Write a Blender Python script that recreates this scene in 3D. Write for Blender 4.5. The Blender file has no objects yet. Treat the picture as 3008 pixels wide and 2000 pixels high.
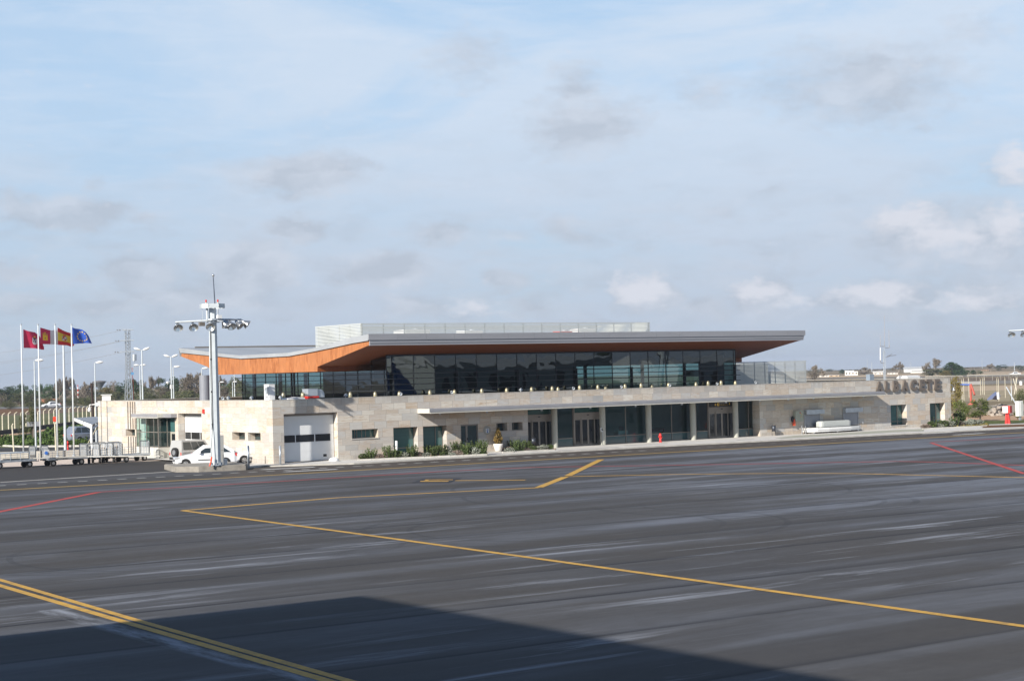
import bpy, math, random
from mathutils import Vector, Matrix
R = math.radians
random.seed(7)
SC = bpy.context.scene
COL = SC.collection

# ------------------------------------------------------------------ camera
CAM = Vector((-57.514, -109.425, 5.9615)); YAW = .62300; PIT = .01936; ROL = -.02516; FPX = 5058.85
fw = Vector((math.sin(YAW)*math.cos(PIT), math.cos(YAW)*math.cos(PIT), math.sin(PIT)))
r0 = Vector((math.cos(YAW), -math.sin(YAW), 0)); u0 = r0.cross(fw)
r1 = math.cos(ROL)*r0 + math.sin(ROL)*u0; u1 = -math.sin(ROL)*r0 + math.cos(ROL)*u0
cd = bpy.data.cameras.new('camera'); cam = bpy.data.objects.new('camera', cd); COL.objects.link(cam)
cd.sensor_width = 36; cd.lens = FPX/3008*36; cd.clip_end = 30000; cd.clip_start = .1
m = Matrix((r1, u1, -fw)).transposed().to_4x4(); m.translation = CAM; cam.matrix_world = m
SC.camera = cam

# the surveyed ground: a sighting from the camera station onto a level / a wall line
def sight(px, py, ax, v):
    d = fw + r1*((px-1504)/FPX) - u1*((py-1000)/FPX)
    return CAM + d*((v-CAM[ax])/d[ax])
GZ = -.10
def G(px, py, z=GZ): return sight(px, py, 2, z)
def on_y(px, py, y=0): return sight(px, py, 1, y)
def on_x(px, py, x=0): return sight(px, py, 0, x)
def far(px, dist):                       # ground point at a given distance in a sighted direction
    d = fw + r1*((px-1504)/FPX); d.z = 0; d.normalize()
    return Vector((CAM.x+d.x*dist, CAM.y+d.y*dist, 0))
def hz(px, py, p):                        # height of a sighted point above spot p
    d = fw + r1*((px-1504)/FPX) - u1*((py-1000)/FPX)
    t = math.hypot(p.x-CAM.x, p.y-CAM.y)/math.hypot(d.x, d.y)
    return CAM.z + d.z*t

# ------------------------------------------------------------------ sky and sun
SUN = Vector((-4.6, -1.62, 2.53)).normalized()
ELEV = math.asin(SUN.z); AZ = math.atan2(SUN.x, SUN.y)
W = bpy.data.worlds.new('World'); SC.world = W; W.use_nodes = True
nt = W.node_tree; nt.nodes.clear()
class NT:
    def __init__(s, t): s.t = t
    def n(s, typ, **k):
        x = s.t.nodes.new(typ)
        for a, b in k.items():
            if a.startswith('i_'):
                key = a[2:]; key = int(key) if key.isdigit() else key.replace('_', ' ')
                if isinstance(b, bpy.types.NodeSocket): s.t.links.new(b, x.inputs[key])
                else: x.inputs[key].default_value = b
            else: setattr(x, a, b)
        return x
    def math(s, op, a, b=0., c=None, clamp=False):
        x = s.t.nodes.new('ShaderNodeMath'); x.operation = op; x.use_clamp = clamp
        for i, v in enumerate((a, b, c)):
            if v is None: continue
            if isinstance(v, bpy.types.NodeSocket): s.t.links.new(v, x.inputs[i])
            else: x.inputs[i].default_value = v
        return x.outputs[0]
    def mix(s, f, a, b, mode='MIX'):
        x = s.t.nodes.new('ShaderNodeMix'); x.data_type = 'RGBA'; x.blend_type = mode
        for i, v in ((0, f), (6, a), (7, b)):
            if isinstance(v, bpy.types.NodeSocket): s.t.links.new(v, x.inputs[i])
            else: x.inputs[i].default_value = (v if i == 0 else tuple(v)+(1,) if len(v) == 3 else v)
        return x.outputs[2]
    def ramp(s, f, stops):
        x = s.t.nodes.new('ShaderNodeValToRGB'); e = x.color_ramp.elements
        while len(e) < len(stops): e.new(.5)
        for i, (p, c) in enumerate(stops):
            e[i].position = p; e[i].color = (c, c, c, 1) if isinstance(c, (int, float)) else tuple(c)+(1,)
        s.t.links.new(f, x.inputs[0]); return x.outputs[0]
    def noise(s, vec, scale, detail=4, rough=.5, dist=0, out=0):
        x = s.n('ShaderNodeTexNoise'); x.inputs['Scale'].default_value = scale; x.inputs['Detail'].default_value = detail
        x.inputs['Roughness'].default_value = rough; x.inputs['Distortion'].default_value = dist
        if vec is not None: s.t.links.new(vec, x.inputs['Vector'])
        return x.outputs[out]
    def mapv(s, vec, loc=(0, 0, 0), scale=(1, 1, 1), rot=(0, 0, 0)):
        x = s.n('ShaderNodeMapping'); s.t.links.new(vec, x.inputs[0])
        x.inputs[1].default_value = loc; x.inputs[2].default_value = rot; x.inputs[3].default_value = scale
        return x.outputs[0]
w = NT(nt)
sky = w.n('ShaderNodeTexSky'); sky.sky_type = 'NISHITA'; sky.sun_disc = False
sky.sun_elevation = ELEV; sky.sun_rotation = AZ % (2*math.pi); sky.altitude = 600; sky.air_density = 1.0; sky.dust_density = .6; sky.ozone_density = 1.2
SKYK = .12
tc = w.n('ShaderNodeTexCoord').outputs['Generated']
sp = w.n('ShaderNodeSeparateXYZ'); nt.links.new(tc, sp.inputs[0])
DEG = 57.29578
az = w.math('MULTIPLY', w.math('ARCTAN2', sp.outputs[0], sp.outputs[1]), DEG)
el = w.math('MULTIPLY', w.math('ARCSINE', sp.outputs[2]), DEG)
cmb = w.n('ShaderNodeCombineXYZ'); nt.links.new(az, cmb.inputs[0]); nt.links.new(el, cmb.inputs[1])
ae = cmb.outputs[0]
n_big = w.noise(w.mapv(ae, scale=(1, 2.0, 1)), .45, 8, .62, out=1)
sub = w.n('ShaderNodeVectorMath', operation='SUBTRACT'); nt.links.new(n_big, sub.inputs[0]); sub.inputs[1].default_value = (.5, .5, .5)
mul = w.n('ShaderNodeVectorMath', operation='MULTIPLY'); nt.links.new(sub.outputs[0], mul.inputs[0]); mul.inputs[1].default_value = (2.6, 1.3, 0)
add = w.n('ShaderNodeVectorMath', operation='ADD'); nt.links.new(ae, add.inputs[0]); nt.links.new(mul.outputs[0], add.inputs[1])
warp = add.outputs[0]
# small cumulus: sighted direction (pixel) and extent, strength
def direction(px, py):
    d = (fw + r1*((px-1504)/FPX) - u1*((py-1000)/FPX)).normalized()
    return math.degrees(math.atan2(d.x, d.y)), math.degrees(math.asin(d.z))
K = math.degrees(1/FPX)
PUFFS = [(180, 625, 170, 45, .8), (40, 600, 60, 40, .5), (430, 650, 60, 25, .4), (275, 545, 45, 20, .35), (880, 520, 190, 55, .75), (1010, 535, 90, 25, .4), (860, 670, 100, 38, .75),
         (1310, 685, 110, 42, .65), (1500, 700, 90, 30, .4), (1680, 680, 90, 50, .45), (720, 790, 150, 80, .8), (420, 800, 120, 55, .65), (560, 870, 260, 50, .65), (60, 800, 90, 30, .5), (230, 815, 60, 25, .4), (60, 880, 120, 40, .5),
         (1120, 800, 170, 50, .7), (1480, 825, 90, 30, .6), (1680, 825, 60, 25, .3), (1230, 905, 120, 40, .55), (1900, 865, 90, 50, .8), (1880, 735, 90, 40, .25),
         (1690, 260, 95, 70, .45), (1720, 370, 180, 90, .6), (1380, 170, 150, 90, .35), (2530, 250, 320, 120, .5), (2080, 270, 130, 70, .35), (2850, 90, 160, 60, .3), (2700, 370, 70, 18, .3),
         (2130, 630, 110, 40, .35), (2260, 560, 70, 40, .3), (2480, 570, 60, 30, .25), (2700, 680, 200, 90, .6), (2900, 700, 170, 110, .6), (2980, 500, 90, 60, .45), (2240, 870, 90, 60, .7), (2330, 740, 110, 40, .25),
         (2580, 880, 200, 55, .7), (2900, 870, 160, 60, .6), (2450, 890, 90, 40, .45), (2060, 900, 120, 40, .5), (1560, 900, 120, 40, .45), (300, 900, 200, 60, .45), (1400, 900, 90, 40, .4), (2700, 760, 150, 40, .4)]
dens = None
for (px, py, rx, ry, s_) in PUFFS:
    a0, e0 = direction(px, py); sx, sy = 1/(rx*K*1.55), 1/(ry*K*1.75)
    mp = w.mapv(warp, loc=(-a0*sx, -e0*sy, 0), scale=(sx, sy, 0))
    g = w.n('ShaderNodeTexGradient', gradient_type='SPHERICAL'); nt.links.new(mp, g.inputs[0])
    v = w.math('MULTIPLY', g.outputs['Fac'], s_)
    dens = v if dens is None else w.math('MAXIMUM', dens, v)
fine = w.noise(w.mapv(ae, scale=(1, 1.8, 1)), 1.7, 7, .6)
generic = w.noise(w.mapv(ae, scale=(.5, 1.6, 1), loc=(13, 4, 0)), .28, 7, .6)
dn = w.math('ADD', dens, w.math('MULTIPLY', w.math('SUBTRACT', fine, .5), .35))
puff = w.ramp(dn, [(.12, 0), (.40, 1)])
# thin high veil, broad, leaving blue patches on the left
veiln = w.noise(w.mapv(ae, scale=(.45, 1.3, 1), rot=(0, 0, R(14)), loc=(3, 1, 0)), .17, 7, .6, .6)
vl = w.ramp(veiln, [(.28, 0.0), (.52, 1)])
azl = w.ramp(w.math('ADD', w.math('DIVIDE', az, 60.), w.math('MULTIPLY', w.math('SUBTRACT', w.noise(w.mapv(ae, scale=(1, 1.6, 1)), .12, 5, .6), .5), .5)), [(.34, .25), (.50, .95), (.95, 1.)])
veil = w.math('MULTIPLY', vl, azl)
low = w.ramp(w.math('DIVIDE', el, 20.), [(0., 1.), (.12, .75), (.42, .15), (1., 0.)])
cirr = w.ramp(w.noise(w.mapv(ae, scale=(.35, 2.4, 1), rot=(0, 0, R(-16))), .5, 8, .65, 1.0), [(.45, 0), (.75, .45)])
k = 1/SKYK
base = w.mix(.80, sky.outputs[0], (.29*k, .43*k, .60*k))
c1 = w.mix(w.math('MULTIPLY', veil, .92), base, (.458*k, .535*k, .635*k))
c2 = w.mix(cirr, c1, (.50*k, .565*k, .66*k))
c3 = w.mix(w.math('MULTIPLY', low, .8), c2, (.325*k, .375*k, .46*k))
# lit tops / grey bases from a vertical offset of the fine noise
lit = w.noise(w.mapv(warp, loc=(0, -.35, 0), scale=(1, 2, 1)), .55, 5, .5)
ccol = w.mix(w.ramp(lit, [(.38, 0), (.66, 1)]), (.335*k, .372*k, .435*k), (.44*k, .475*k, .54*k))
lowband = w.ramp(w.math('DIVIDE', el, 20.), [(0., .9), (.16, .8), (.34, .3), (.5, 0.)])
mott = w.math('MULTIPLY', w.ramp(w.noise(w.mapv(ae, scale=(.55, 1.7, 1), loc=(7, 2, 0)), .75, 7, .62, .4), [(.44, 0), (.62, 1)]), lowband)
allp = w.math('MAXIMUM', w.math('MULTIPLY', puff, .72), w.math('MULTIPLY', mott, .55))
BRIGHT = [(1880, 850, 70, 40, 1.), (2225, 850, 60, 35, .9), (2330, 880, 60, 25, .6), (2570, 860, 130, 32, .9), (2860, 880, 110, 34, .7), (2640, 640, 110, 45, .9), (2780, 690, 110, 50, .8), (2960, 660, 70, 60, .8), (2990, 480, 60, 50, .8), (1380, 900, 90, 26, .5)]
bd = None
for (px, py, rx, ry, s_) in BRIGHT:
    a0, e0 = direction(px, py); sx, sy = 1/(rx*K*1.4), 1/(ry*K*1.5)
    g = w.n('ShaderNodeTexGradient', gradient_type='SPHERICAL'); nt.links.new(w.mapv(warp, loc=(-a0*sx, -e0*sy, 0), scale=(sx, sy, 0)), g.inputs[0])
    v = w.math('MULTIPLY', g.outputs['Fac'], s_); bd = v if bd is None else w.math('MAXIMUM', bd, v)
bpuff = w.ramp(w.math('ADD', bd, w.math('MULTIPLY', w.math('SUBTRACT', fine, .5), 1.1)), [(.12, 0), (.62, .78)])
c4b = w.mix(allp, c3, ccol)
c4a = w.mix(bpuff, c4b, (.53*k, .545*k, .60*k))
# the seen band of sky is veiled; higher up it clears to deep blue
zen = w.ramp(w.math('DIVIDE', el, 90.), [(0., 0), (.165, 0), (.30, 1)])
c4 = w.mix(w.math('MULTIPLY', zen, .97), c4a, (.055*k, .105*k, .21*k))
bg = w.n('ShaderNodeBackground'); nt.links.new(c4, bg.inputs[0]); bg.inputs[1].default_value = SKYK
wo = w.n('ShaderNodeOutputWorld'); nt.links.new(bg.outputs[0], wo.inputs[0])

sl = bpy.data.lights.new('sun', 'SUN'); sl.energy = 5.0; sl.angle = R(.53); sl.color = (1, .94, .85)
so = bpy.data.objects.new('sun', sl); COL.objects.link(so); so.rotation_euler = SUN.to_track_quat('Z', 'Y').to_euler(); so.location = (-80, -60, 60)
SC.view_settings.view_transform = 'Standard'; SC.view_settings.look = 'None'; SC.view_settings.exposure = 0.52; SC.view_settings.gamma = 1
SC.cycles.max_bounces = 8; SC.cycles.transparent_max_bounces = 24; SC.cycles.volume_bounces = 0
SC.cycles.caustics_reflective = False; SC.cycles.caustics_refractive = False

# ------------------------------------------------------------------ materials
def new_mat(name):
    mt = bpy.data.materials.new(name); mt.use_nodes = True; t = mt.node_tree
    b = t.nodes['Principled BSDF']; return mt, NT(t), b
def M(name, col, rough=.6, metal=0., var=.12, scale=3., spec=.5, stretch=(1, 1, 1), bump=0., col2=None, emit=None):
    mt, q, b = new_mat(name)
    o = q.n('ShaderNodeTexCoord').outputs['Object']; o = q.mapv(o, scale=stretch)
    n1 = q.noise(o, scale, 6, .6)
    d = tuple(c*(1-var) for c in col); e = tuple(min(1, c*(1+var)) for c in (col2 or col))
    c = q.mix(q.ramp(n1, [(.3, 0), (.7, 1)]), d, e)
    q.t.links.new(c, b.inputs['Base Color']); b.inputs['Roughness'].default_value = rough; b.inputs['Metallic'].default_value = metal
    b.inputs['Specular IOR Level'].default_value = spec
    rr = q.math('MULTIPLY_ADD', n1, .25, rough-.12, clamp=True); q.t.links.new(rr, b.inputs['Roughness'])
    if bump:
        bp = q.n('ShaderNodeBump'); bp.inputs['Strength'].default_value = bump; bp.inputs['Distance'].default_value = .02
        q.t.links.new(q.noise(o, scale*6, 4), bp.inputs['Height']); q.t.links.new(bp.outputs[0], b.inputs['Normal'])
    if emit: b.inputs['Emission Color'].default_value = tuple(emit[:3])+(1,); b.inputs['Emission Strength'].default_value = emit[3]
    return mt
def stone_mat():
    mt, q, b = new_mat('travertine_cladding'); L = q.t.links
    uv = q.n('ShaderNodeUVMap').outputs[0]
    br = q.n('ShaderNodeTexBrick'); L.new(uv, br.inputs['Vector']); br.offset = .37; br.squash = 1.35; br.squash_frequency = 3
    for i, v in (('Scale', 1), ('Mortar Size', .012), ('Mortar Smooth', .3), ('Bias', 0), ('Brick Width', 1.05), ('Row Height', 1.)): br.inputs[i].default_value = v
    br.inputs['Color1'].default_value = (0, 0, 0, 1); br.inputs['Color2'].default_value = (1, 1, 1, 1); br.inputs['Mortar'].default_value = (.5, .5, .5, 1)
    t = q.n('ShaderNodeSeparateColor'); L.new(br.outputs['Color'], t.inputs[0]); t = t.outputs[0]
    tile = q.ramp(t, [(0, (.31, .32, .33)), (.22, (.58, .50, .42)), (.42, (.41, .42, .43)), (.6, (.66, .62, .55)), (.8, (.49, .40, .31)), (1, (.48, .48, .475))])
    ob = q.n('ShaderNodeTexCoord').outputs['Object']
    sep = q.n('ShaderNodeSeparateXYZ'); L.new(uv, sep.inputs[0])
    cb = q.n('ShaderNodeCombineXYZ'); L.new(sep.outputs[0], cb.inputs[0]); L.new(sep.outputs[1], cb.inputs[1]); L.new(q.math('MULTIPLY', t, 40), cb.inputs[2])
    st = q.noise(q.mapv(cb.outputs[0], scale=(.75, 3.2, 1)), 1.25, 8, .7, 1.2)
    rust = q.math('MULTIPLY', q.ramp(st, [(.47, 0), (.62, 1)]), q.ramp(t, [(.0, .25), (.35, .8), (.45, .15), (.7, .9), (.9, .3)]))
    c = q.mix(q.math('MULTIPLY', rust, .95), tile, (.38, .23, .11))
    vein = q.ramp(q.noise(q.mapv(cb.outputs[0], scale=(.5, 6, 1)), 2.4, 6, .7, .6), [(.35, 0), (.65, 1)])
    c = q.mix(q.math('MULTIPLY', vein, .40), c, (.70, .67, .60))
    big = q.noise(ob, .25, 4); c = q.mix(q.math('MULTIPLY', q.ramp(big, [(.4, 0), (.7, 1)]), .2), c, (.60, .56, .49))
    so_ = q.n('ShaderNodeSeparateXYZ'); L.new(ob, so_.inputs[0])
    drip = q.noise(q.mapv(ob, scale=(2.2, 2.2, .22)), 1.6, 6, .7)
    foot = q.math('MULTIPLY', q.ramp(q.math('DIVIDE', so_.outputs[2], 4.5), [(0, 1), (.10, .25), (.2, 0), (.86, 0), (1, .75)]), q.ramp(drip, [(.42, 0), (.66, .6)]))
    c = q.mix(foot, c, (.27, .23, .185))
    c = q.mix(q.math('MULTIPLY', br.outputs['Fac'], .6), c, (.15, .13, .11))
    L.new(c, b.inputs['Base Color']); b.inputs['Roughness'].default_value = .75; b.inputs['Specular IOR Level'].default_value = .3
    bp = q.n('ShaderNodeBump'); bp.inputs['Strength'].default_value = .4; bp.inputs['Distance'].default_value = .01; L.new(st, bp.inputs['Height']); L.new(bp.outputs[0], b.inputs['Normal'])
    return mt
def wood_mat(name='orange_timber_panels', cA=(.25, .080, .024), cB=(.52, .205, .075), cC=(.46, .19, .075)):
    mt, q, b = new_mat(name); L = q.t.links
    o = q.n('ShaderNodeTexCoord').outputs['Object']
    sep = q.n('ShaderNodeSeparateXYZ'); L.new(o, sep.inputs[0])
    pid = q.math('FLOOR', q.math('MULTIPLY', q.math('ADD', sep.outputs[1], q.math('MULTIPLY', sep.outputs[0], 1.0)), .83))
    wn = q.n('ShaderNodeTexWhiteNoise'); wn.noise_dimensions = '1D'; L.new(pid, wn.inputs[1])
    cb = q.n('ShaderNodeCombineXYZ'); L.new(sep.outputs[0], cb.inputs[0]); L.new(sep.outputs[1], cb.inputs[1]); L.new(q.math('ADD', q.math('MULTIPLY', sep.outputs[2], .22), q.math('MULTIPLY', wn.outputs[0], 30)), cb.inputs[2])
    g = q.noise(cb.outputs[0], 2.6, 6, .6, 1.6)
    c = q.mix(q.ramp(g, [(.32, 0), (.68, 1)]), cA, cB)
    c = q.mix(q.math('MULTIPLY', wn.outputs[0], .55), c, cC)
    L.new(c, b.inputs['Base Color']); b.inputs['Roughness'].default_value = .5; b.inputs['Specular IOR Level'].default_value = .35
    return mt
def glass_mat(name, tint, refl=.10, wob=.35, wsc=.35):
    mt, q, b = new_mat(name); L = q.t.links; q.t.nodes.remove(b)
    o = q.n('ShaderNodeTexCoord').outputs['Object']
    bp = q.n('ShaderNodeBump'); bp.inputs['Strength'].default_value = wob; bp.inputs['Distance'].default_value = .02
    oi = q.n('ShaderNodeObjectInfo'); ad = q.n('ShaderNodeVectorMath', operation='ADD'); L.new(o, ad.inputs[0]); L.new(oi.outputs['Random'], ad.inputs[1])
    L.new(q.noise(ad.outputs[0], wsc, 2, .4, .5), bp.inputs['Height'])
    fr = q.n('ShaderNodeFresnel'); fr.inputs[0].default_value = 1.52
    f = q.math('MULTIPLY_ADD', fr.outputs[0], .9, refl, clamp=True)
    tr = q.n('ShaderNodeBsdfTransparent'); tr.inputs[0].default_value = tuple(tint)+(1,)
    gl = q.n('ShaderNodeBsdfGlossy'); gl.inputs['Roughness'].default_value = .01; gl.inputs[0].default_value = (.8, .9, .95, 1); L.new(bp.outputs[0], gl.inputs['Normal'])
    mx = q.n('ShaderNodeMixShader'); L.new(f, mx.inputs[0]); L.new(tr.outputs[0], mx.inputs[1]); L.new(gl.outputs[0], mx.inputs[2])
    L.new(mx.outputs[0], q.t.nodes['Material Output'].inputs[0]); return mt
def asphalt_mat():
    mt, q, b = new_mat('apron_asphalt'); L = q.t.links
    o = q.n('ShaderNodeTexCoord').outputs['Object']
    sep = q.n('ShaderNodeSeparateXYZ'); L.new(o, sep.inputs[0]); X, Y = sep.outputs[0], sep.outputs[1]
    tilt = q.math('MULTIPLY_ADD', X, .035, Y)
    # paving lanes, 5.8 m wide, each with its own tone
    wob = q.math('MULTIPLY', q.math('SUBTRACT', q.noise(q.mapv(o, scale=(.05, .05, 1)), 1, 3), .5), 1.2)
    ln = q.math('DIVIDE', q.math('ADD', q.math('ADD', tilt, wob), 38.6), 5.85)
    lid = q.math('FLOOR', ln); fr = q.math('FRACT', ln)
    wn = q.n('ShaderNodeTexWhiteNoise'); wn.noise_dimensions = '1D'; L.new(lid, wn.inputs[1])
    st = q.noise(q.mapv(o, scale=(.020, .24, 1), rot=(0, 0, R(2))), 1.0, 5, .52, .5)
    st2 = q.noise(q.mapv(o, scale=(.012, .16, 1), rot=(0, 0, R(2)), loc=(5, 3, 0)), 1.0, 5, .6, .4)
    bandy = q.ramp(fr, [(0, .35), (.12, .15), (.4, .05), (.7, .55), (.97, 1.), (1, .3)])
    s = q.math('ADD', q.math('MULTIPLY', q.ramp(st, [(.45, 0), (.66, 1)]), .85), q.math('MULTIPLY', q.math('MULTIPLY', bandy, q.ramp(st2, [(.4, 0), (.62, 1)])), .75))
    # more dust to the right end of the apron
    s = q.math('MULTIPLY', s, q.ramp(q.noise(q.mapv(o, scale=(.35, 1.6, 1), loc=(3, 8, 0)), .22, 7, .7, .8), [(.36, .25), (.60, 1.15)]))
    s = q.math('MULTIPLY', s, q.ramp(q.math('MULTIPLY_ADD', X, .01, .45), [(0, .5), (.30, .75), (.62, 1.5)]), clamp=True)
    gr = q.math('ADD', q.math('MULTIPLY', q.noise(o, 30, 3, .7), .45), q.math('MULTIPLY', q.noise(q.mapv(o, scale=(2.2, 4, 1)), 1.0, 6, .75), .55)); gm = q.noise(o, 1.3, 5, .6); gb = q.noise(o, .09, 4, .55)
    basec = q.mix(gr, (.010, .009, .008), (.100, .090, .081))
    basec = q.mix(q.math('MULTIPLY', wn.outputs[0], .35), basec, (.050, .046, .044))
    basec = q.mix(q.math('MULTIPLY', q.ramp(gb, [(.4, 0), (.7, 1)]), .5), basec, (.046, .047, .053))
    c = q.mix(q.math('MULTIPLY', s, .74), basec, (.165, .178, .208))
    c = q.mix(q.math('MULTIPLY', q.ramp(gm, [(.3, 0), (.8, 1)]), .16), c, (.03, .03, .03))
    joint = q.math('MULTIPLY', q.ramp(fr, [(0, 1), (.02, 1), (.05, .25), (.12, 0)]), q.ramp(q.noise(q.mapv(o, scale=(.1, .1, 1)), 1, 3), [(.3, .35), (.6, 1)]))
    c = q.mix(q.math('MULTIPLY', joint, .85), c, (.010, .010, .014))
    # tyre scuff arcs
    arcs = None
    for (ax, ay, rad, wd) in ((-3.5, -52.5, 7.2, .16), (-3.2, -52.8, 5.4, .13), (-16, -55, 6.2, .12), (-15.6, -55, 8.4, .14), (-2, -44, 9.5, .13), (-30, -52, 7.0, .12), (-31.5, -49, 9, .14), (3, -40, 12, .12)):
        dd = q.n('ShaderNodeVectorMath', operation='DISTANCE'); L.new(q.mapv(o, scale=(1, 1, 0)), dd.inputs[0]); dd.inputs[1].default_value = (ax, ay, 0)
        a = q.math('LESS_THAN', q.math('ABSOLUTE', q.math('SUBTRACT', dd.outputs['Value'], rad)), wd)
        arcs = a if arcs is None else q.math('MAXIMUM', arcs, a)
    am = q.ramp(q.noise(o, .16, 3), [(.38, 0), (.55, .36)])
    c = q.mix(q.math('MULTIPLY', arcs, am), c, (.02, .02, .022))
    pt_ = q.math('MULTIPLY', q.ramp(q.noise(q.mapv(o, scale=(.35, .6, 1)), .8, 7, .75, .6), [(.50, 0), (.66, 1)]), .30)
    c = q.mix(pt_, c, (.030, .028, .028))
    bandx = q.ramp(q.math('ABSOLUTE', q.math('ADD', X, 40.62)), [(0, 1), (.22, .9), (.42, 0)])
    wash = q.math('MULTIPLY', q.math('MULTIPLY', bandx, q.math('LESS_THAN', Y, -64.)), q.ramp(q.noise(q.mapv(o, scale=(1.2, .25, 1)), 1.2, 6, .7), [(.42, 0), (.60, .85)]))
    spill = q.math('MULTIPLY', q.ramp(q.noise(q.mapv(o, scale=(.05, .6, 1), loc=(2, 9, 0), rot=(0, 0, R(3))), 1.3, 7, .7, .3), [(.555, 0), (.68, .85)]), q.ramp(q.noise(o, .05, 3), [(.40, 0), (.55, 1)]))
    c = q.mix(q.math('MAXIMUM', wash, spill), c, (.30, .32, .36))
    L.new(c, b.inputs['Base Color'])
    L.new(q.math('MULTIPLY_ADD', s, -.12, .82), b.inputs['Roughness']); b.inputs['Specular IOR Level'].default_value = .35
    bp = q.n('ShaderNodeBump'); bp.inputs['Strength'].default_value = .5; bp.inputs['Distance'].default_value = .012; L.new(gr, bp.inputs['Height']); L.new(bp.outputs[0], b.inputs['Normal'])
    return mt
def paint_mat(name, col, dirt=(.08, .075, .07), wear=.45):
    mt, q, b = new_mat(name); L = q.t.links
    o = q.n('ShaderNodeTexCoord').outputs['Object']
    n1 = q.noise(q.mapv(o, scale=(.35, 1.6, 1)), 1.0, 7, .75); n2 = q.noise(o, 9, 3, .7)
    f = q.math('MULTIPLY', q.ramp(q.math('ADD', q.math('MULTIPLY', n1, .6), q.math('MULTIPLY', n2, .4)), [(.42, 0), (.66, 1)]), wear)
    L.new(q.mix(f, col, dirt), b.inputs['Base Color']); b.inputs['Roughness'].default_value = .7; return mt
def leaf_mat(name, c1, c2, c3):
    mt, q, b = new_mat(name); L = q.t.links
    o = q.n('ShaderNodeTexCoord').outputs['Object']; oi = q.n('ShaderNodeObjectInfo')
    n1 = q.noise(o, 1.1, 4, .6); n2 = q.noise(o, 7, 3, .7)
    c = q.mix(q.ramp(n1, [(.35, 0), (.65, 1)]), c1, c2)
    c = q.mix(q.math('MULTIPLY', q.ramp(n2, [(.45, 0), (.7, 1)]), .6), c, c3)
    hsv = q.n('ShaderNodeHueSaturation'); L.new(c, hsv.inputs['Color']); L.new(q.math('MULTIPLY_ADD', oi.outputs['Random'], .5, .75), hsv.inputs['Value'])
    L.new(hsv.outputs[0], b.inputs['Base Color']); b.inputs['Roughness'].default_value = .6; b.inputs['Specular IOR Level'].default_value = .25
    return mt
def field_mat(name, c1, c2, c3, sc=.05, st=(1, 3, 1), rot=0):
    mt, q, b = new_mat(name); L = q.t.links
    o = q.n('ShaderNodeTexCoord').outputs['Object']
    n1 = q.noise(q.mapv(o, scale=st, rot=(0, 0, rot)), sc, 7, .65); n2 = q.noise(o, 1.4, 6, .7)
    c = q.mix(q.ramp(n1, [(.35, 0), (.65, 1)]), c1, c2); c = q.mix(q.math('MULTIPLY', q.ramp(n2, [(.4, 0), (.7, 1)]), .5), c, c3)
    L.new(c, b.inputs['Base Color']); b.inputs['Roughness'].default_value = .95; b.inputs['Specular IOR Level'].default_value = .1
    return mt

m_stone = stone_mat(); m_wood = wood_mat(); m_asph = asphalt_mat()
m_zinc = M('zinc_fascia', (.36, .36, .38), .45, .35, .08, .8, stretch=(.3, 1, 3))
m_zincroof = M('zinc_roof_sheet', (.42, .44, .46), .5, .3, .10, .4)
m_canopy = M('canopy_zinc', (.33, .33, .35), .4, .25, .08, 1)
m_canlight = M('canopy_edge_cream', (.56, .55, .50), .7, 0, .08, 2)
m_soffit = wood_mat('shade_toned_soffit_timber', (.19, .055, .018), (.30, .095, .032), (.25, .08, .028))  # darker copy of the end panel timber, underside shade put into its colour
m_white = M('white_enamel', (.80, .80, .79), .35, 0, .04, 2)
m_louvre = M('white_louvre_aluminium', (.53, .55, .53), .45, .1, .05, 3)
m_galv = M('galvanised_steel', (.52, .56, .60), .38, .55, .10, 2.5)
m_galvl = M('pale_pole_paint', (.60, .645, .67), .4, .1, .08, 2)
m_steel = M('brushed_steel', (.48, .49, .50), .3, .85, .1, 4)
m_frame = M('grey_brown_window_frame', (.24, .215, .19), .45, .3, .06, 3)
m_darkframe = M('dark_mullion', (.03, .035, .04), .4, .3, .1, 3)
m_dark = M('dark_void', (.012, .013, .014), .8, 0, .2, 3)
m_glassU = glass_mat('tinted_terrace_glass', (.17, .31, .29), .05, .62, .33)
m_glassH = glass_mat('hall_glass', (.58, .84, .82), .05, .3, .5)
m_glassS = M('small_window_glass', (.02, .045, .05), .06, 0, .2, .7, spec=.9)
m_glassD = M('dark_door_glass', (.012, .016, .02), .08, 0, .2, .7, spec=.8)
m_blind = M('green_blind_glass', (.05, .13, .13), .12, 0, .12, .5, spec=.8, stretch=(.2, 1, 8))
m_spandrel = M('teal_spandrel_glass', (.06, .115, .125), .12, 0, .1, .6, spec=.8, stretch=(.3, 1, 4))
m_column = M('concrete_column', (.42, .42, .37), .7, 0, .06, 3)
m_pave = M('pale_pavement', (.56, .54, .51), .85, 0, .12, .8)
m_pave2 = M('worn_pavement', (.34, .34, .28), .9, 0, .14, .6, stretch=(.5, 2, 1))
m_kerb = M('kerb_concrete', (.48, .46, .42), .85, 0, .18, 1.5)
m_plinth = M('rough_plinth_concrete', (.26, .24, .21), .9, 0, .25, 2.2, bump=.5)
m_yard = M('service_yard_asphalt', (.030, .026, .024), .85, 0, .25, .6, stretch=(.3, 1, 1), bump=.3)
m_lane = M('brown_lane_asphalt', (.058, .047, .039), .85, 0, .25, .9, stretch=(.2, 1, 1), bump=.3)
m_roof = M('gravel_roof', (.36, .34, .32), .9, 0, .2, 2)
m_yel = paint_mat('yellow_road_paint', (.62, .35, .045), wear=.62)
m_yel2 = paint_mat('faded_yellow_paint', (.40, .26, .06), wear=.4)
m_red = paint_mat('red_road_paint', (.50, .045, .03), wear=.6)
m_red2 = paint_mat('faded_red_paint', (.34, .045, .04), wear=.5)
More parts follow.
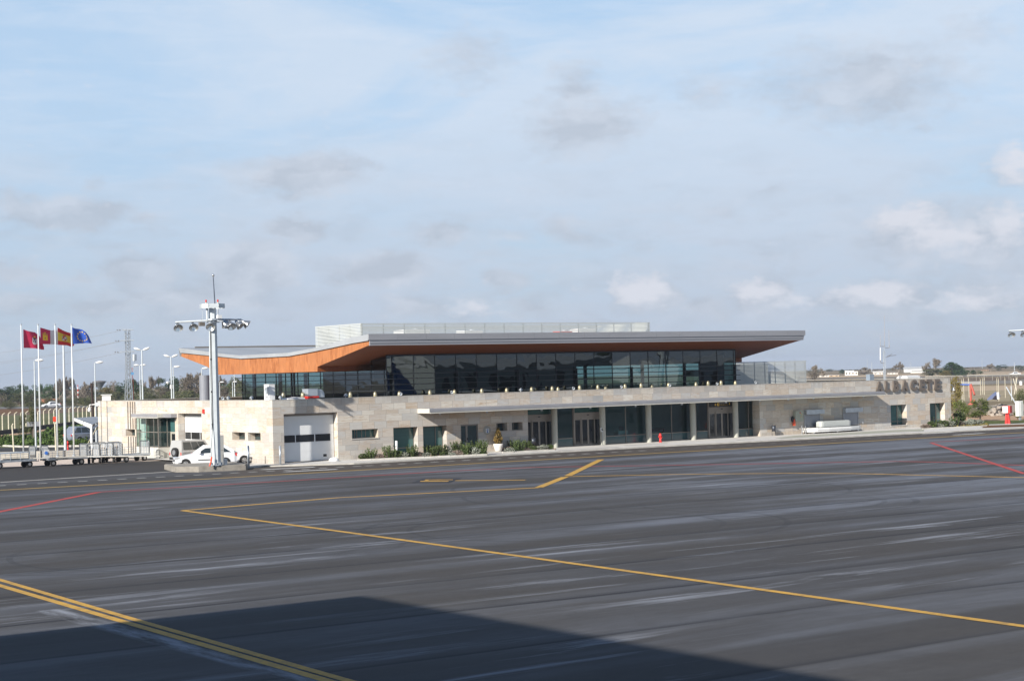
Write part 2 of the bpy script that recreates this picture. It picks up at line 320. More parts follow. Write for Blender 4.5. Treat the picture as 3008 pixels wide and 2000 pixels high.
m_wht = paint_mat('white_road_paint', (.62, .62, .60), wear=.4)
m_wht2 = paint_mat('worn_white_dash_paint', (.40, .40, .38), wear=.6)
m_blackp = M('black_marking_ground', (.022, .023, .03), .8, 0, .15, 1)
m_tyre = M('tyre_rubber', (.02, .02, .02), .8, 0, .2, 8)
m_rim = M('alloy_rim', (.5, .5, .5), .35, .7, .1, 8)
m_carw = M('white_car_paint', (.80, .81, .83), .22, 0, .02, 1, spec=.6)
m_cars = M('silver_car_paint', (.36, .40, .47), .25, .5, .03, 1, spec=.6)
m_carg = M('grey_beige_car_paint', (.50, .49, .47), .3, .2, .03, 1)
m_carglass = M('car_window_glass', (.03, .04, .045), .05, 0, .1, 2, spec=.9)
m_blackpl = M('black_plastic', (.025, .025, .027), .55, 0, .15, 5)
m_redpl = M('red_plastic', (.60, .03, .02), .35, 0, .06, 3)
m_redpaint = M('hydrant_red', (.68, .035, .03), .4, 0, .1, 5)
m_orange = M('orange_hose', (.75, .10, .04), .5, 0, .08, 5)
m_plate = M('plate_white', (.7, .7, .68), .4, 0, .03, 3)
m_head = M('headlamp_lens', (.65, .67, .68), .12, .3, .15, 9)
m_cream = M('cream_concrete_post', (.68, .62, .48), .8, 0, .1, 3)
m_bluep = M('sign_blue', (.03, .12, .42), .4, 0, .05, 3)
m_signdark = M('sign_dark_grey', (.022, .022, .024), .5, 0, .1, 3)
m_signyel = M('sign_yellow', (.75, .48, .06), .5, 0, .05, 3)
m_dome = M('roof_light_dome', (.33, .30, .20), .35, .5, .15, 3)
m_pot = M('white_plant_pot', (.72, .70, .66), .6, 0, .05, 3)
m_soil = field_mat('sandy_bank', (.40, .26, .16), (.50, .35, .23), (.33, .22, .15), .3)
m_bark = M('bark', (.12, .09, .07), .9, 0, .25, 4)
m_barkp = M('pale_bark', (.24, .20, .16), .9, 0, .25, 4)
m_railp = M('dull_rail_steel', (.30, .28, .24), .6, .1, .1, 1)
l_dark = leaf_mat('dark_pine_foliage', (.020, .046, .014), (.045, .088, .026), (.08, .12, .04))
l_olive = leaf_mat('olive_scrub_foliage', (.060, .075, .028), (.110, .118, .048), (.15, .145, .07))
l_brown = leaf_mat('bare_winter_twigs', (.135, .110, .080), (.185, .155, .120), (.24, .20, .155))
l_ochre = leaf_mat('yellowing_foliage', (.11, .10, .03), (.20, .16, .045), (.28, .20, .06))
l_fresh = leaf_mat('hedge_green', (.030, .062, .014), (.070, .120, .026), (.14, .17, .05))
l_young = leaf_mat('young_tree_green', (.06, .085, .018), (.12, .15, .035), (.18, .19, .06))
l_silver = leaf_mat('silver_santolina', (.17, .185, .145), (.28, .30, .25), (.36, .37, .32))
l_mauve = leaf_mat('dry_mauve_shrub', (.13, .10, .085), (.21, .17, .145), (.27, .23, .18))
l_rose = leaf_mat('rosemary_green', (.035, .055, .018), (.075, .11, .032), (.13, .16, .06))
l_gold = leaf_mat('bronze_thuja', (.075, .055, .018), (.20, .13, .035), (.28, .18, .06))
f_ground = field_mat('far_plain', (.20, .155, .10), (.27, .21, .14), (.14, .13, .07), .006, (1, 2, 1), R(-20))
f_green = field_mat('green_verge', (.085, .10, .045), (.145, .15, .075), (.19, .17, .10), .03)
f_brown = field_mat('ploughed_brown', (.125, .085, .06), (.17, .12, .085), (.20, .16, .11), .03, (1, 5, 1), R(-55))
f_rust = field_mat('rusty_scrub', (.15, .07, .035), (.20, .11, .06), (.12, .10, .05), .05)
f_tan = field_mat('stubble_tan', (.42, .32, .22), (.48, .38, .27), (.33, .27, .19), .02, (1, 6, 1), R(-35))
f_olive = field_mat('thin_green_field', (.30, .25, .165), (.40, .325, .225), (.17, .17, .095), .05, (1, 3, 1), R(-35))
f_grass = field_mat('lawn_grass', (.06, .085, .025), (.11, .13, .04), (.14, .13, .06), .4)
m_road = M('distant_road', (.16, .16, .165), .8, 0, .08, .2)

# ------------------------------------------------------------------ mesh helper
class MB:
    def __init__(s): s.v = []; s.f = []; s.mi = []; s.uv = {}; s.cur = 0
    def quad(s, a, b, c, d, uv=None):
        i = len(s.v); s.v += [tuple(a), tuple(b), tuple(c), tuple(d)]; s.f.append((i, i+1, i+2, i+3)); s.mi.append(s.cur)
        if uv: s.uv[len(s.f)-1] = uv
    def poly(s, pts):
        i = len(s.v); s.v += [tuple(p) for p in pts]; s.f.append(tuple(range(i, i+len(pts)))); s.mi.append(s.cur)
    def box(s, x0, x1, y0, y1, z0, z1):
        i = len(s.v)
        s.v += [(x0, y0, z0), (x1, y0, z0), (x1, y1, z0), (x0, y1, z0), (x0, y0, z1), (x1, y0, z1), (x1, y1, z1), (x0, y1, z1)]
        for q in ((0, 3, 2, 1), (4, 5, 6, 7), (0, 1, 5, 4), (1, 2, 6, 5), (2, 3, 7, 6), (3, 0, 4, 7)):
            s.f.append(tuple(i+a for a in q)); s.mi.append(s.cur)
        return s
    def tube(s, p, q, r0_, r1_=None, n=8, cap=True):
        r1_ = r0_ if r1_ is None else r1_; p = Vector(p); q = Vector(q); d = (q-p)
        if d.length < 1e-6: return s
        d.normalize(); a = d.orthogonal().normalized(); b = d.cross(a); i = len(s.v)
        for (c, r) in ((p, r0_), (q, r1_)):
            for k_ in range(n):
                t = 2*math.pi*k_/n; s.v.append(tuple(c+(a*math.cos(t)+b*math.sin(t))*r))
        for k_ in range(n):
            s.f.append((i+k_, i+(k_+1) % n, i+n+(k_+1) % n, i+n+k_)); s.mi.append(s.cur)
        if cap:
            s.f.append(tuple(i+n-1-k_ for k_ in range(n))); s.mi.append(s.cur); s.f.append(tuple(i+n+k_ for k_ in range(n))); s.mi.append(s.cur)
        return s
    def path(s, pts, r, n=6):
        for a, b in zip(pts, pts[1:]): s.tube(a, b, r, r, n)
        return s
    def lathe(s, prof, c=(0, 0, 0), n=16, ax=None):
        # prof: list of (radius, height); ax: optional direction
        c = Vector(c); d = Vector(ax).normalized() if ax is not None else Vector((0, 0, 1))
        a = d.orthogonal().normalized() if ax is not None else Vector((1, 0, 0)); b = d.cross(a); i = len(s.v)
        for (r, h) in prof:
            for k_ in range(n):
                t = 2*math.pi*k_/n; s.v.append(tuple(c+d*h+(a*math.cos(t)+b*math.sin(t))*r))
        for j in range(len(prof)-1):
            for k_ in range(n):
                s.f.append((i+j*n+k_, i+j*n+(k_+1) % n, i+(j+1)*n+(k_+1) % n, i+(j+1)*n+k_)); s.mi.append(s.cur)
        return s
    def extr(s, prof, x0, x1, axis=0, caps=True):
        # closed profile of (u, z); extruded along axis (0: u is y, 1: u is x)
        n = len(prof); i = len(s.v)
        for x in (x0, x1):
            for (u, z) in prof: s.v.append((x, u, z) if axis == 0 else (u, x, z))
        for k_ in range(n):
            s.f.append((i+k_, i+(k_+1) % n, i+n+(k_+1) % n, i+n+k_)); s.mi.append(s.cur)
        if caps: s.f.append(tuple(range(i, i+n))); s.mi.append(s.cur); s.f.append(tuple(range(i+2*n-1, i+n-1, -1))); s.mi.append(s.cur)
        return s
    def build(s, name, mats, parent=None, smooth=False, loc=None):
        me = bpy.data.meshes.new(name)
        off = Vector((0, 0, 0))
        if parent is not None and parent.get('_abs'): off = Vector(parent['_abs'])
        if loc is not None: off = Vector(loc)
        me.from_pydata([tuple(Vector(v)-off) for v in s.v], [], s.f)
        for mt in (mats if isinstance(mats, (list, tuple)) else [mats]): me.materials.append(mt)
        me.polygons.foreach_set('material_index', s.mi)
        if s.uv:
            ul = me.uv_layers.new(name='UVMap')
            for fi, uvs in s.uv.items():
                p = me.polygons[fi]
                for li, u in zip(p.loop_indices, uvs): ul.data[li].uv = u
        if smooth: me.polygons.foreach_set('use_smooth', [True]*len(me.polygons))
        me.update()
        o = bpy.data.objects.new(name, me); COL.objects.link(o)
        if loc is not None and parent is None: o.location = off
        if parent is not None: o.parent = parent
        if parent is not None and parent.get('_abs'): o['_abs'] = parent['_abs']
        return o
def tag(o, label, cat, group=None):
    o['label'] = label; o['category'] = cat
    if group: o['group'] = group
    return o
def thing(name, label, cat, loc=(0, 0, 0), rz=0, group=None, absolute=False):
    o = bpy.data.objects.new(name, None); COL.objects.link(o); o.location = loc; o.rotation_euler = (0, 0, rz); o.empty_display_size = .3
    tag(o, label, cat, group)
    if absolute: o['_abs'] = list(loc)
    return o
def struct(o): o['kind'] = 'structure'; return o
def dup(o, loc, rz=0, label=None, scale=None, group=None):
    def rec(a, par):
        c = a.copy(); COL.objects.link(c)
        if par is not None: c.parent = par
        for ch in [x for x in KIDS.get(a.name, [])]: rec(ch, c)
        return c
    c = rec(o, None); c.location = loc; c.rotation_euler = (0, 0, rz)
    if scale: c.scale = scale
    if label: c['label'] = label
    if group: c['group'] = group
    return c
KIDS = {}
def note_kids(root):
    KIDS[root.name] = list(root.children)
    for c in root.children: KIDS[c.name] = list(c.children)
def sheet(name, pts, z, mt):
    b = MB(); b.poly([(p[0], p[1], z) for p in pts]); return struct(b.build(name, mt))

# ------------------------------------------------------------------ ground and roads
b = MB(); RG = [(0.01, -.16), (600, -.16), (1500, -.16), (2300, -.17), (2600, -1.0), (3100, -8.0)]; NG = 72
for (ra, za), (rb_, zb_) in zip(RG, RG[1:]):
    for i in range(NG):
        t0, t1 = 2*math.pi*i/NG, 2*math.pi*(i+1)/NG; P4 = [(CAM.x+r_*math.sin(t), CAM.y+r_*math.cos(t), z_) for r_, z_, t in ((ra, za, t0), (ra, za, t1), (rb_, zb_, t1), (rb_, zb_, t0))]
        b.quad(*P4)
struct(b.build('ground', f_ground))
b = MB()
ap = [(-160, -260), (260, -260), (260, -9.0-14), (120, -12.2), (64.6, -9.4), (40, -7.5), (20, -6.0), (3.6, -5.3), (-1.6, -4.2), (-9.5, -.6), (-40, -.9), (-160, -6)]
b.poly([(x, y, GZ) for x, y in ap]); struct(b.build('apron', m_asph))
def px_sheet(name, pts, z, mt): return sheet(name, [G(x, y, z) for x, y in pts], z, mt)
def line(mb, p, q, wd, z):
    p = Vector((p[0], p[1], z)); q = Vector((q[0], q[1], z)); d = (q-p).normalized(); n = Vector((-d.y, d.x, 0))*wd/2
    mb.quad(p-n, q-n, q+n, p+n)
def marking(name, pts, wd, mt, z=GZ+.006, gaps=None):
    mb = MB(); P_ = [G(x, y, z) for x, y in pts]
    for a, c in zip(P_, P_[1:]): line(mb, a, c, wd, z)
    return struct(mb.build(name, mt))
# service yard on the left, darker
px_sheet('service_yard', [(-260, 1425), (0, 1416), (478, 1386.3), (560, 1382), (800, 1369), (803, 1360), (470, 1347), (260, 1352), (-260, 1366)], GZ+.005, m_yard)
# lane beside the pavement, browner asphalt
px_sheet('service_lane', [(740, 1371), (1040, 1363), (1340, 1344), (1640, 1328), (1940, 1311), (2240, 1296), (2640, 1275), (2860, 1264), (3100, 1252), (3100, 1266), (2640, 1289), (2240, 1312), (2000, 1325.5), (1000, 1382.4), (640, 1403)], GZ+.004, m_lane)
marking('gutter_line', [(-60, 1419), (0, 1416), (478, 1386.3), (736, 1370.6), (760, 1369.6)], .5, m_kerb, GZ+.012)
mb = MB()
def dashes(x0, y0, x1, y1, n, on=.42, wd=.13):
    for i in range(n):
        a = i/n; c = (i+on)/n
        p = G(x0+(x1-x0)*a, y0+(y1-y0)*a, GZ+.008); q = G(x0+(x1-x0)*c, y0+(y1-y0)*c, GZ+.008); line(mb, p, q, wd, GZ+.008)
def perspective_dashes(P, Q, step, on, wd):
    P = Vector(P); Q = Vector(Q); L_ = (Q-P).length; d = (Q-P)/L_; t = 0
    while t < L_: line(mb, P+d*t, P+d*(t+on), wd, GZ+.008); t += step
perspective_dashes((-23, -5.0, 0), (3.2, -7.2, 0), 1.27, .6, .50)
perspective_dashes((3.2, -7.25, 0), (27.2, -9.1, 0), 1.28, .62, .48)
e_ = G(2980, 1263)
perspective_dashes((27.6, -9.15, 0), (e_.x+8, e_.y-.3, 0), 1.28, .62, .13)
struct(mb.build('white_dash_marking', m_wht2))
marking('yellow_edge_line', [(-100, 1444), (0, 1438.9), (621, 1405.4), (1000, 1383.4), (2000, 1326.5), (2240, 1313.3), (2640, 1290), (3008, 1270), (3100, 1265)], .62, m_yel2, GZ+.009)
marking('red_edge_line', [(-80, 1518), (0, 1502), (291.7, 1444.6)], .42, m_red)
marking('faded_red_line', [(291.7, 1444.6), (1000, 1402.5), (1300, 1384), (1573.9, 1371.8), (2000, 1365.5), (2637, 1354.6), (2765, 1357), (3100, 1370)], .50, m_red2, GZ+.007)
marking('red_stand_line', [(2734.7, 1300.0), (3010, 1391)], .30, m_red, GZ+.013)
marking('thin_red_line', [(2734.7, 1298.5), (3060, 1281)], .45, m_red2)
marking('yellow_stand_line', [(535.6, 1498.7), (1000, 1460.6), (1583.5, 1431.7)], .36, m_yel)
marking('yellow_lead_line', [(1660, 1399.2), (2000, 1392.5), (2331, 1389.3), (2510, 1390.3), (3100, 1404)], .34, m_yel)
marking('yellow_diagonal_line', [(535.6, 1498.7), (1000, 1559.9), (2000, 1697.5), (3060, 1845)], .29, m_yel, GZ+.010)
mb = MB()
for (a, c) in (((1583.5, 1431.5), (1660, 1400.8)), ((1668, 1397.5), (1766, 1349.5))):
    p, q = G(*a), G(*c); line(mb, p, q, .46, GZ+.014)
struct(mb.build('yellow_stop_bar', m_yel))
marking('double_yellow_line', [(-60, 1684.5), (0, 1702), (397, 1819), (1000, 1991), (1100, 2019)], .22, m_yel)
struct_o = marking('double_yellow_line', [(-60, 1700.8), (0, 1718.7), (350, 1821), (970, 2000), (1050, 2023)], .25, m_yel)
px_sheet('stand_number_ground', [(1208, 1417.5), (1244, 1404.2), (1356, 1403.8), (1320, 1417.2)], GZ+.012, m_blackp)
mb = MB()
for pts in ([(1233, 1414.2), (1236, 1412.0), (1316, 1411.8), (1319, 1412.3), (1314, 1414.0)], [(1248, 1409.3), (1251, 1407.8), (1330, 1407.6), (1331, 1409.0), (1264, 1409.3)], [(1243, 1411.2), (1252, 1409.0), (1262, 1409.0), (1256, 1411.2)]):
    mb.poly([G(x, y, GZ+.016) for x, y in pts])
struct(mb.build('stand_number_marking', m_yel))
marking('yellow_short_bar', [(1335, 1410.9), (1543.8, 1409.3)], .42, m_yel, GZ+.011)
mb = MB()
for (a, c) in (((828, 1386.3), (990.4, 1378.3)), ((760, 1380), (924, 1371.7)), ((2707, 1274.9), (2798.6, 1270)), ((2797, 1278), (2890, 1272.5))):
    p, q = G(*a), G(*c); d = (q-p); n = Vector((-d.y, d.x, 0)).normalized(); z = Vector((0, 0, .016))
    mb.poly([p+z, p+d*.12+n*.32+z, q+n*.32+z, q-n*.32+z, p+d*.12-n*.32+z])
struct(mb.build('white_arrow_marking', m_wht))
# pale dust trails of washed paint on the near apron
dn_mat = paint_mat('pale_paint_residue', (.20, .22, .25), (.09, .09, .095), .9)

# pavement in front of the terminal: kerb stone and slab
pav = [G(x, y, 0.) for x, y in [(720, 1371.0), (770, 1367.5), (1040, 1359.5), (1340, 1342.5), (1640, 1325.5), (1940, 1309), (2240, 1294), (2640, 1273.5), (2860, 1262.5), (3100, 1250.5)]]
mb = MB()
for a, c in zip(pav, pav[1:]):
    mb.quad((a.x, a.y, GZ-.05), (c.x, c.y, GZ-.05), (c.x, c.y, .004), (a.x, a.y, .004))
    mb.quad((a.x, a.y, .004), (c.x, c.y, .004), (c.x, c.y+.35, .004), (a.x, a.y+.35, .004))
struct(mb.build('kerb', m_kerb))
mb = MB()
for a, c in zip(pav, pav[1:]):
    mb.quad((a.x, a.y+.35, 0), (c.x, c.y+.35, 0), (c.x, 1.6, 0), (a.x, 1.6, 0))
mb.quad((-1.7, 1.6, 0), (73.4, 1.6, 0), (73.4, 33, 0), (-1.7, 33, 0))
struct(mb.build('pavement', m_pave))
mb = MB(); pw = [G(x, y, .004) for x, y in [(2275, 1287), (2330, 1279.5), (2640, 1262), (2714, 1259.5), (2714, 1266), (2640, 1269), (2300, 1287.5)]]
mb.poly([(p.x, p.y, .006) for p in pw]); struct(mb.build('worn_pavement', m_pave2))
# drain slots in the pavement
mb = MB()
for (a, c) in (((1640, 1323.6), (1817, 1312.5)), ((2163, 1293), (2215, 1290)), ((1832, 1308.8), (1960, 1302)), ((770, 1368), (860, 1362.5))):
    line(mb, G(a[0], a[1], 0), G(c[0], c[1], 0), .16, .008)
struct(mb.build('drain_slot', m_dark))
# left landscaping, beyond the yard
px_sheet('pavement_strip', [(-120, 1368), (-120, 1347), (475, 1338), (475, 1352), (260, 1362), (0, 1372), (-120, 1375)], GZ+.02, M('sandy_pavement', (.60, .50, .42), .85, 0, .1, 1))
px_sheet('verge_left', [(-200, 1347), (-200, 1190), (300, 1190), (320, 1335)], -.150, f_green)
px_sheet('access_road', [(-120, 1337), (-120, 1316), (300, 1312), (300, 1336)], -.13, m_yard)
px_sheet('parking_road', [(60, 1311), (160, 1295), (240, 1284), (300, 1274), (300, 1300), (200, 1311)], -.130, m_road)
px_sheet('inner_road', [(-120, 1299), (-120, 1290), (0, 1285), (160, 1263), (250, 1254), (250, 1257.5), (160, 1268), (60, 1286), (0, 1296)], -.126, m_yard)
px_sheet('sand_strip', [(-120, 1290), (-120, 1279), (0, 1276), (240, 1247), (260, 1250), (160, 1262), (0, 1284)], -.138, m_soil)
px_sheet('ploughed_field', [(-300, 1232), (-300, 1203), (0, 1200.5), (300, 1196), (560, 1190), (560, 1200), (300, 1206), (0, 1222)], -.146, f_brown)
px_sheet('rusty_verge', [(-300, 1222), (-300, 1205), (0, 1201.5), (135, 1200), (110, 1207), (0, 1217)], -.143, f_rust)
px_sheet('country_road', [(-300, 1206), (-300, 1201), (0, 1195.8), (320, 1191), (560, 1186), (560, 1189.5), (320, 1194.5), (0, 1200.5)], -.140, m_road)
mb = MB(); q_ = [G(x, y, .14) for x, y in [(-120, 1304), (-60, 1290), (60, 1288), (140, 1270), (246, 1258), (262, 1263), (200, 1274), (60, 1291), (262, 1301), (262, 1311), (0, 1313.4), (-120, 1314)]]
# right side land
px_sheet('stubble_field', [(2780, 1180), (2780, 1134), (3200, 1128), (3200, 1176)], -.150, f_olive)
px_sheet('tan_field', [(2780, 1148), (2780, 1136), (3200, 1127.5), (3200, 1143)], -.146, f_tan)
px_sheet('brown_field', [(2700, 1122), (2700, 1113), (3200, 1104), (3200, 1117)], -.148, f_brown)
px_sheet('runway_strip', [(2700, 1127.5), (2700, 1121.5), (3200, 1115), (3200, 1120)], -.142, m_road)
px_sheet('pale_field', [(2350, 1110), (2350, 1106), (2700, 1097), (3200, 1085), (3200, 1098)], -.150, f_tan)
px_sheet('far_road', [(2350, 1114), (2350, 1112.4), (3200, 1097), (3200, 1100.2)], -.144, m_road)
px_sheet('lawn', [(2796, 1254), (2796, 1237), (3200, 1230), (3200, 1246)], .02, f_grass)
px_sheet('sandy_bank', [(2800, 1239), (2790, 1215), (3200, 1207), (3200, 1231)], .01, m_soil)
px_sheet('kerb_path', [(2890, 1249.5), (2890, 1246.5), (3200, 1236.5), (3200, 1240)], .028, m_kerb)
px_sheet('rusty_strip', [(2885, 1256), (2890, 1250), (3200, 1240), (3200, 1246)], .024, f_rust)

# ------------------------------------------------------------------ terminal building
BL = 72.58; BW = 32.0; H = 4.5
T = thing('terminal_building', 'long low stone clad airport terminal with orange timber roof and glass upper storey', 'terminal', (0, 0, 0))
COURSE = [0, .28, .66, 1.07, 1.53, 2.18, 2.70, 3.217, 3.54, 4.02, 4.5]
def course_v(z):
    for i in range(len(COURSE)-1):
        if z <= COURSE[i+1]+1e-6: return i+(z-COURSE[i])/(COURSE[i+1]-COURSE[i])
    return len(COURSE)-1
def wall(u0, u1, ops, pos, depth, flip=False):
    mb = MB()
    us = sorted({u0, u1, *[o[0] for o in ops], *[o[1] for o in ops]}); zs = sorted({*COURSE, *[o[2] for o in ops], *[o[3] for o in ops]})
    def Q(a, b_, c, d, uvs):
        if flip: mb.quad(d, c, b_, a, uvs[::-1])
        else: mb.quad(a, b_, c, d, uvs)
    for ua, ub in zip(us, us[1:]):
        for za, zb in zip(zs, zs[1:]):
            uc, zc = (ua+ub)/2, (za+zb)/2
            if any(o[0] < uc < o[1] and o[2] < zc < o[3] for o in ops): continue
            va, vb = course_v(za+1e-5), course_v(zb-1e-5)
            Q(pos(ua, za, 0), pos(ub, za, 0), pos(ub, zb, 0), pos(ua, zb, 0), [(ua, va), (ub, va), (ub, vb), (ua, vb)])
    for o in ops:
        a, c, za, zb = o[:4]; dp = o[4] if len(o) > 4 else depth
        zz = [z for z in zs if za <= z <= zb]
        for z0, z1 in zip(zz, zz[1:]):
            v0, v1 = course_v(z0+1e-5), course_v(z1-1e-5)
            Q(pos(a, z0, 0), pos(a, z1, 0), pos(a, z1, dp), pos(a, z0, dp), [(a+3, v0), (a+3, v1), (a+3+dp, v1), (a+3+dp, v0)])
            Q(pos(c, z0, 0), pos(c, z0, dp), pos(c, z1, dp), pos(c, z1, 0), [(c+5, v0), (c+5+dp, v0), (c+5+dp, v1), (c+5, v1)])
        Q(pos(a, zb, 0), pos(c, zb, 0), pos(c, zb, dp), pos(a, zb, dp), [(a, 3.2), (c, 3.2), (c, 3.2+dp), (a, 3.2+dp)])
        if za > 0: Q(pos(a, za, 0), pos(a, za, dp), pos(c, za, dp), pos(c, za, 0), [(a, 6.2), (a, 6.2+dp), (c, 6.2+dp), (c, 6.2)])
    return mb
front_ops = [(.88, 5.28, 0, 3.5), (6.47, 8.70, 1.5, 2.16), (10.02, 12.17, .12, 2.17), (12.64, 14.78, .12, 2.17), (16.06, 17.67, 0, 2.17, .14), (19.42, 20.44, 1.54, 2.16), (20.88, 21.92, 1.54, 2.16),
             (22.44, 47.46, 0, 3.19, 1.0), (64.14, 66.32, .28, 2.18), (69.56, 71.67, .28, 2.18)]
wb = wall(0, BL, front_ops, lambda u, z, d: (u, d, z), .62)
wb.build('front_wall', m_stone, T)
wing_ops = [(1.91, 3.88, 1.6, 2.17), (4.37, 6.44, 1.6, 2.17), (11.6, 15.8, 0, 3.52), (16.4, 22.0, 0, 3.2, .3), (22.9, 23.74, .3, 2.17), (24.2, 26.1, 1.6, 2.17)]
ww = wall(0, BW, wing_ops, lambda u, z, d: (d, u, z), .62, flip=True)
ww.build('side_wall', m_stone, T)
wr = wall(0, BW, [], lambda u, z, d: (BL-d, u, z), 0); wr.build('side_wall', m_stone, T)
wk = wall(0, BL, [], lambda u, z, d: (u, BW-d, z), 0, flip=True); wk.build('rear_wall', m_stone, T)
mb = MB(); t_ = .35
mb.box(-.01, BL+.01, -.012, t_, H, H+.035); mb.box(-.012, t_, t_, BW, H, H+.035); mb.box(BL-t_, BL+.01, t_, BW, H, H+.035); mb.box(t_, BL-t_, BW-t_, BW, H, H+.035)
mb.quad((t_, t_, 4.03), (t_, t_, H), (BL-t_, t_, H), (BL-t_, t_, 4.03)); mb.quad((t_, t_, 4.03), (t_, BW-t_, 4.03), (t_, BW-t_, H), (t_, t_, H))
mb.build('parapet_cap', m_kerb, T)
mb = MB(); mb.quad((t_, t_, 4.05), (BL-t_, t_, 4.05), (BL-t_, BW-t_, 4.05), (t_, BW-t_, 4.05)); mb.build('lower_roof', m_roof, T)

# windows in the stone walls
def win_front(x0, x1, z0, z1, mull=(), trans=(), y=.60, gm=None, fr=.055):
    f = MB(); 
    f.box(x0, x0+fr, y-.05, y+.02, z0, z1); f.box(x1-fr, x1, y-.05, y+.02, z0, z1); f.box(x0+fr, x1-fr, y-.05, y+.02, z1-fr, z1); f.box(x0+fr, x1-fr, y-.05, y+.02, z0, z0+fr)
    for m_ in mull: f.box(m_-fr/2, m_+fr/2, y-.046, y+.016, z0+fr, z1-fr)
    for m_ in trans: f.box(x0+fr, x1-fr, y-.042, y+.012, m_-fr/2, m_+fr/2)
    wo_ = f.build('window', m_frame, T)
    p = MB(); p.quad((x0+fr, y-.01, z0+fr), (x1-fr, y-.01, z0+fr), (x1-fr, y-.01, z1-fr), (x0+fr, y-.01, z1-fr)); p.build('pane', gm or m_glassS, wo_)
    return wo_
win_front(6.47, 8.70, 1.5, 2.16, (7.02, 7.2, 7.62, 7.95), gm=m_blind)
win_front(10.02, 12.17, .12, 2.17, (10.3,), (.62,), gm=m_blind)
win_front(12.64, 14.78, .12, 2.17, (14.1,), (.62,), gm=m_blind)
win_front(19.42, 20.44, 1.54, 2.16, (19.9,)); win_front(20.88, 21.92, 1.54, 2.16, (21.3, 21.45))
win_front(64.14, 66.32, .28, 2.18, (65.6,), (.62,), gm=m_blind); win_front(69.56, 71.67, .28, 2.18, (71.0,), (.62,), gm=m_blind)
for (a, c, z) in ((6.4, 8.76, 1.5), (19.38, 20.48, 1.54), (20.84, 21.96, 1.54), (64.08, 66.4, .28), (69.5, 71.72, .28)): mb = MB(); mb.box(a, c, -.04, .5, z-.06, z+.004); mb.build('window_sill', m_kerb, T)
# glass double door in a shallow recess
f = MB(); f.box(16.06, 16.14, .06, .12, 0, 2.17); f.box(17.59, 17.67, .06, .12, 0, 2.17); f.box(16.14, 17.59, .06, .12, 2.07, 2.17); f.box(16.56, 16.74, .065, .115, 0, 2.07); f.box(16.14, 17.59, .065, .115, 0, .09)
d_ = f.build('glass_door', m_frame, T); p = MB(); p.quad((16.14, .1, .09), (17.59, .1, .09), (17.59, .1, 2.07), (16.14, .1, 2.07)); p.build('pane', m_glassS, d_)
p = MB(); p.box(16.70, 16.74, .0, .05, .98, 1.16); p.build('handle', m_blackpl, d_)
# garage doors
def garage(P, u0, u1, z1, lines, strip, wins, hat=True):
    g = MB()
    def bx(a, c, d0, d1, za, zb, mbb):
        p0, p1 = P(a, d0), P(c, d1); mbb.box(min(p0[0], p1[0]), max(p0[0], p1[0]), min(p0[1], p1[1]), max(p0[1], p1[1]), za, zb)
    zs = [.05]+lines+[z1-.2]
    for za, zb in zip(zs, zs[1:]): bx(u0+.04, u1-.04, .56, .60, za+.006, zb-.006, g)
    bx(u0+.04, u1-.04, .585, .61, .05, z1-.2, g)
    o = g.build('garage_door', M('white_sectional_door', (.72, .73, .73), .45, 0, .03, 1), T)
    h = MB(); bx(u0, u1, .50, .62, z1-.2, z1, h); bx(u0, u1, .3, .62, 0, .045, h); bx(u0, u0+.04, .54, .62, .045, z1-.2, h); bx(u1-.04, u1, .54, .62, .045, z1-.2, h); h.build('door_track', m_frame, o)
    for (a, c) in wins:
        q = MB(); bx(a, c, .545, .56, strip[0], strip[1], q); q.build('window', m_glassD, o)
    return o
gd = garage(lambda u, d: (u, d), .88, 5.28, 3.52, [.74, 1.39, 2.02, 2.70], (1.44, 1.95), [(.95, 2.05), (2.13, 3.62), (3.72, 4.95)])
q = MB(); q.box(4.35, 4.62, .54, .56, .3, .48); q.build('vent_hatch', m_blackpl, gd)
garage(lambda u, d: (d, u), 11.6, 15.8, 3.54, [.74, 1.39, 2.02, 2.70], (1.5, 2.04), [(11.7, 13.0), (13.1, 14.6), (14.7, 15.7)])
# side windows of the wing
for (a, c) in ((1.91, 3.88), (4.37, 6.44), (24.2, 26.1)):
    f = MB(); x = .6; fr = .05; z0, z1 = 1.6, 2.17
    f.box(x-.05, x+.02, a, a+fr, z0, z1); f.box(x-.05, x+.02, c-fr, c, z0, z1); f.box(x-.05, x+.02, a+fr, c-fr, z0, z0+fr); f.box(x-.05, x+.02, a+fr, c-fr, z1-fr, z1); f.box(x-.045, x+.015, a+.45, a+.5, z0+fr, z1-fr)
    o = f.build('window', m_frame, T); p = MB(); p.quad((x-.01, a+fr, z0+fr), (x-.01, a+fr, z1-fr), (x-.01, c-fr, z1-fr), (x-.01, c-fr, z0+fr)); p.build('pane', m_glassS, o)
p = MB(); p.quad((.6, 22.9, .3), (.6, 22.9, 2.17), (.6, 23.74, 2.17), (.6, 23.74, .3)); p.build('niche_back', m_stone, T)
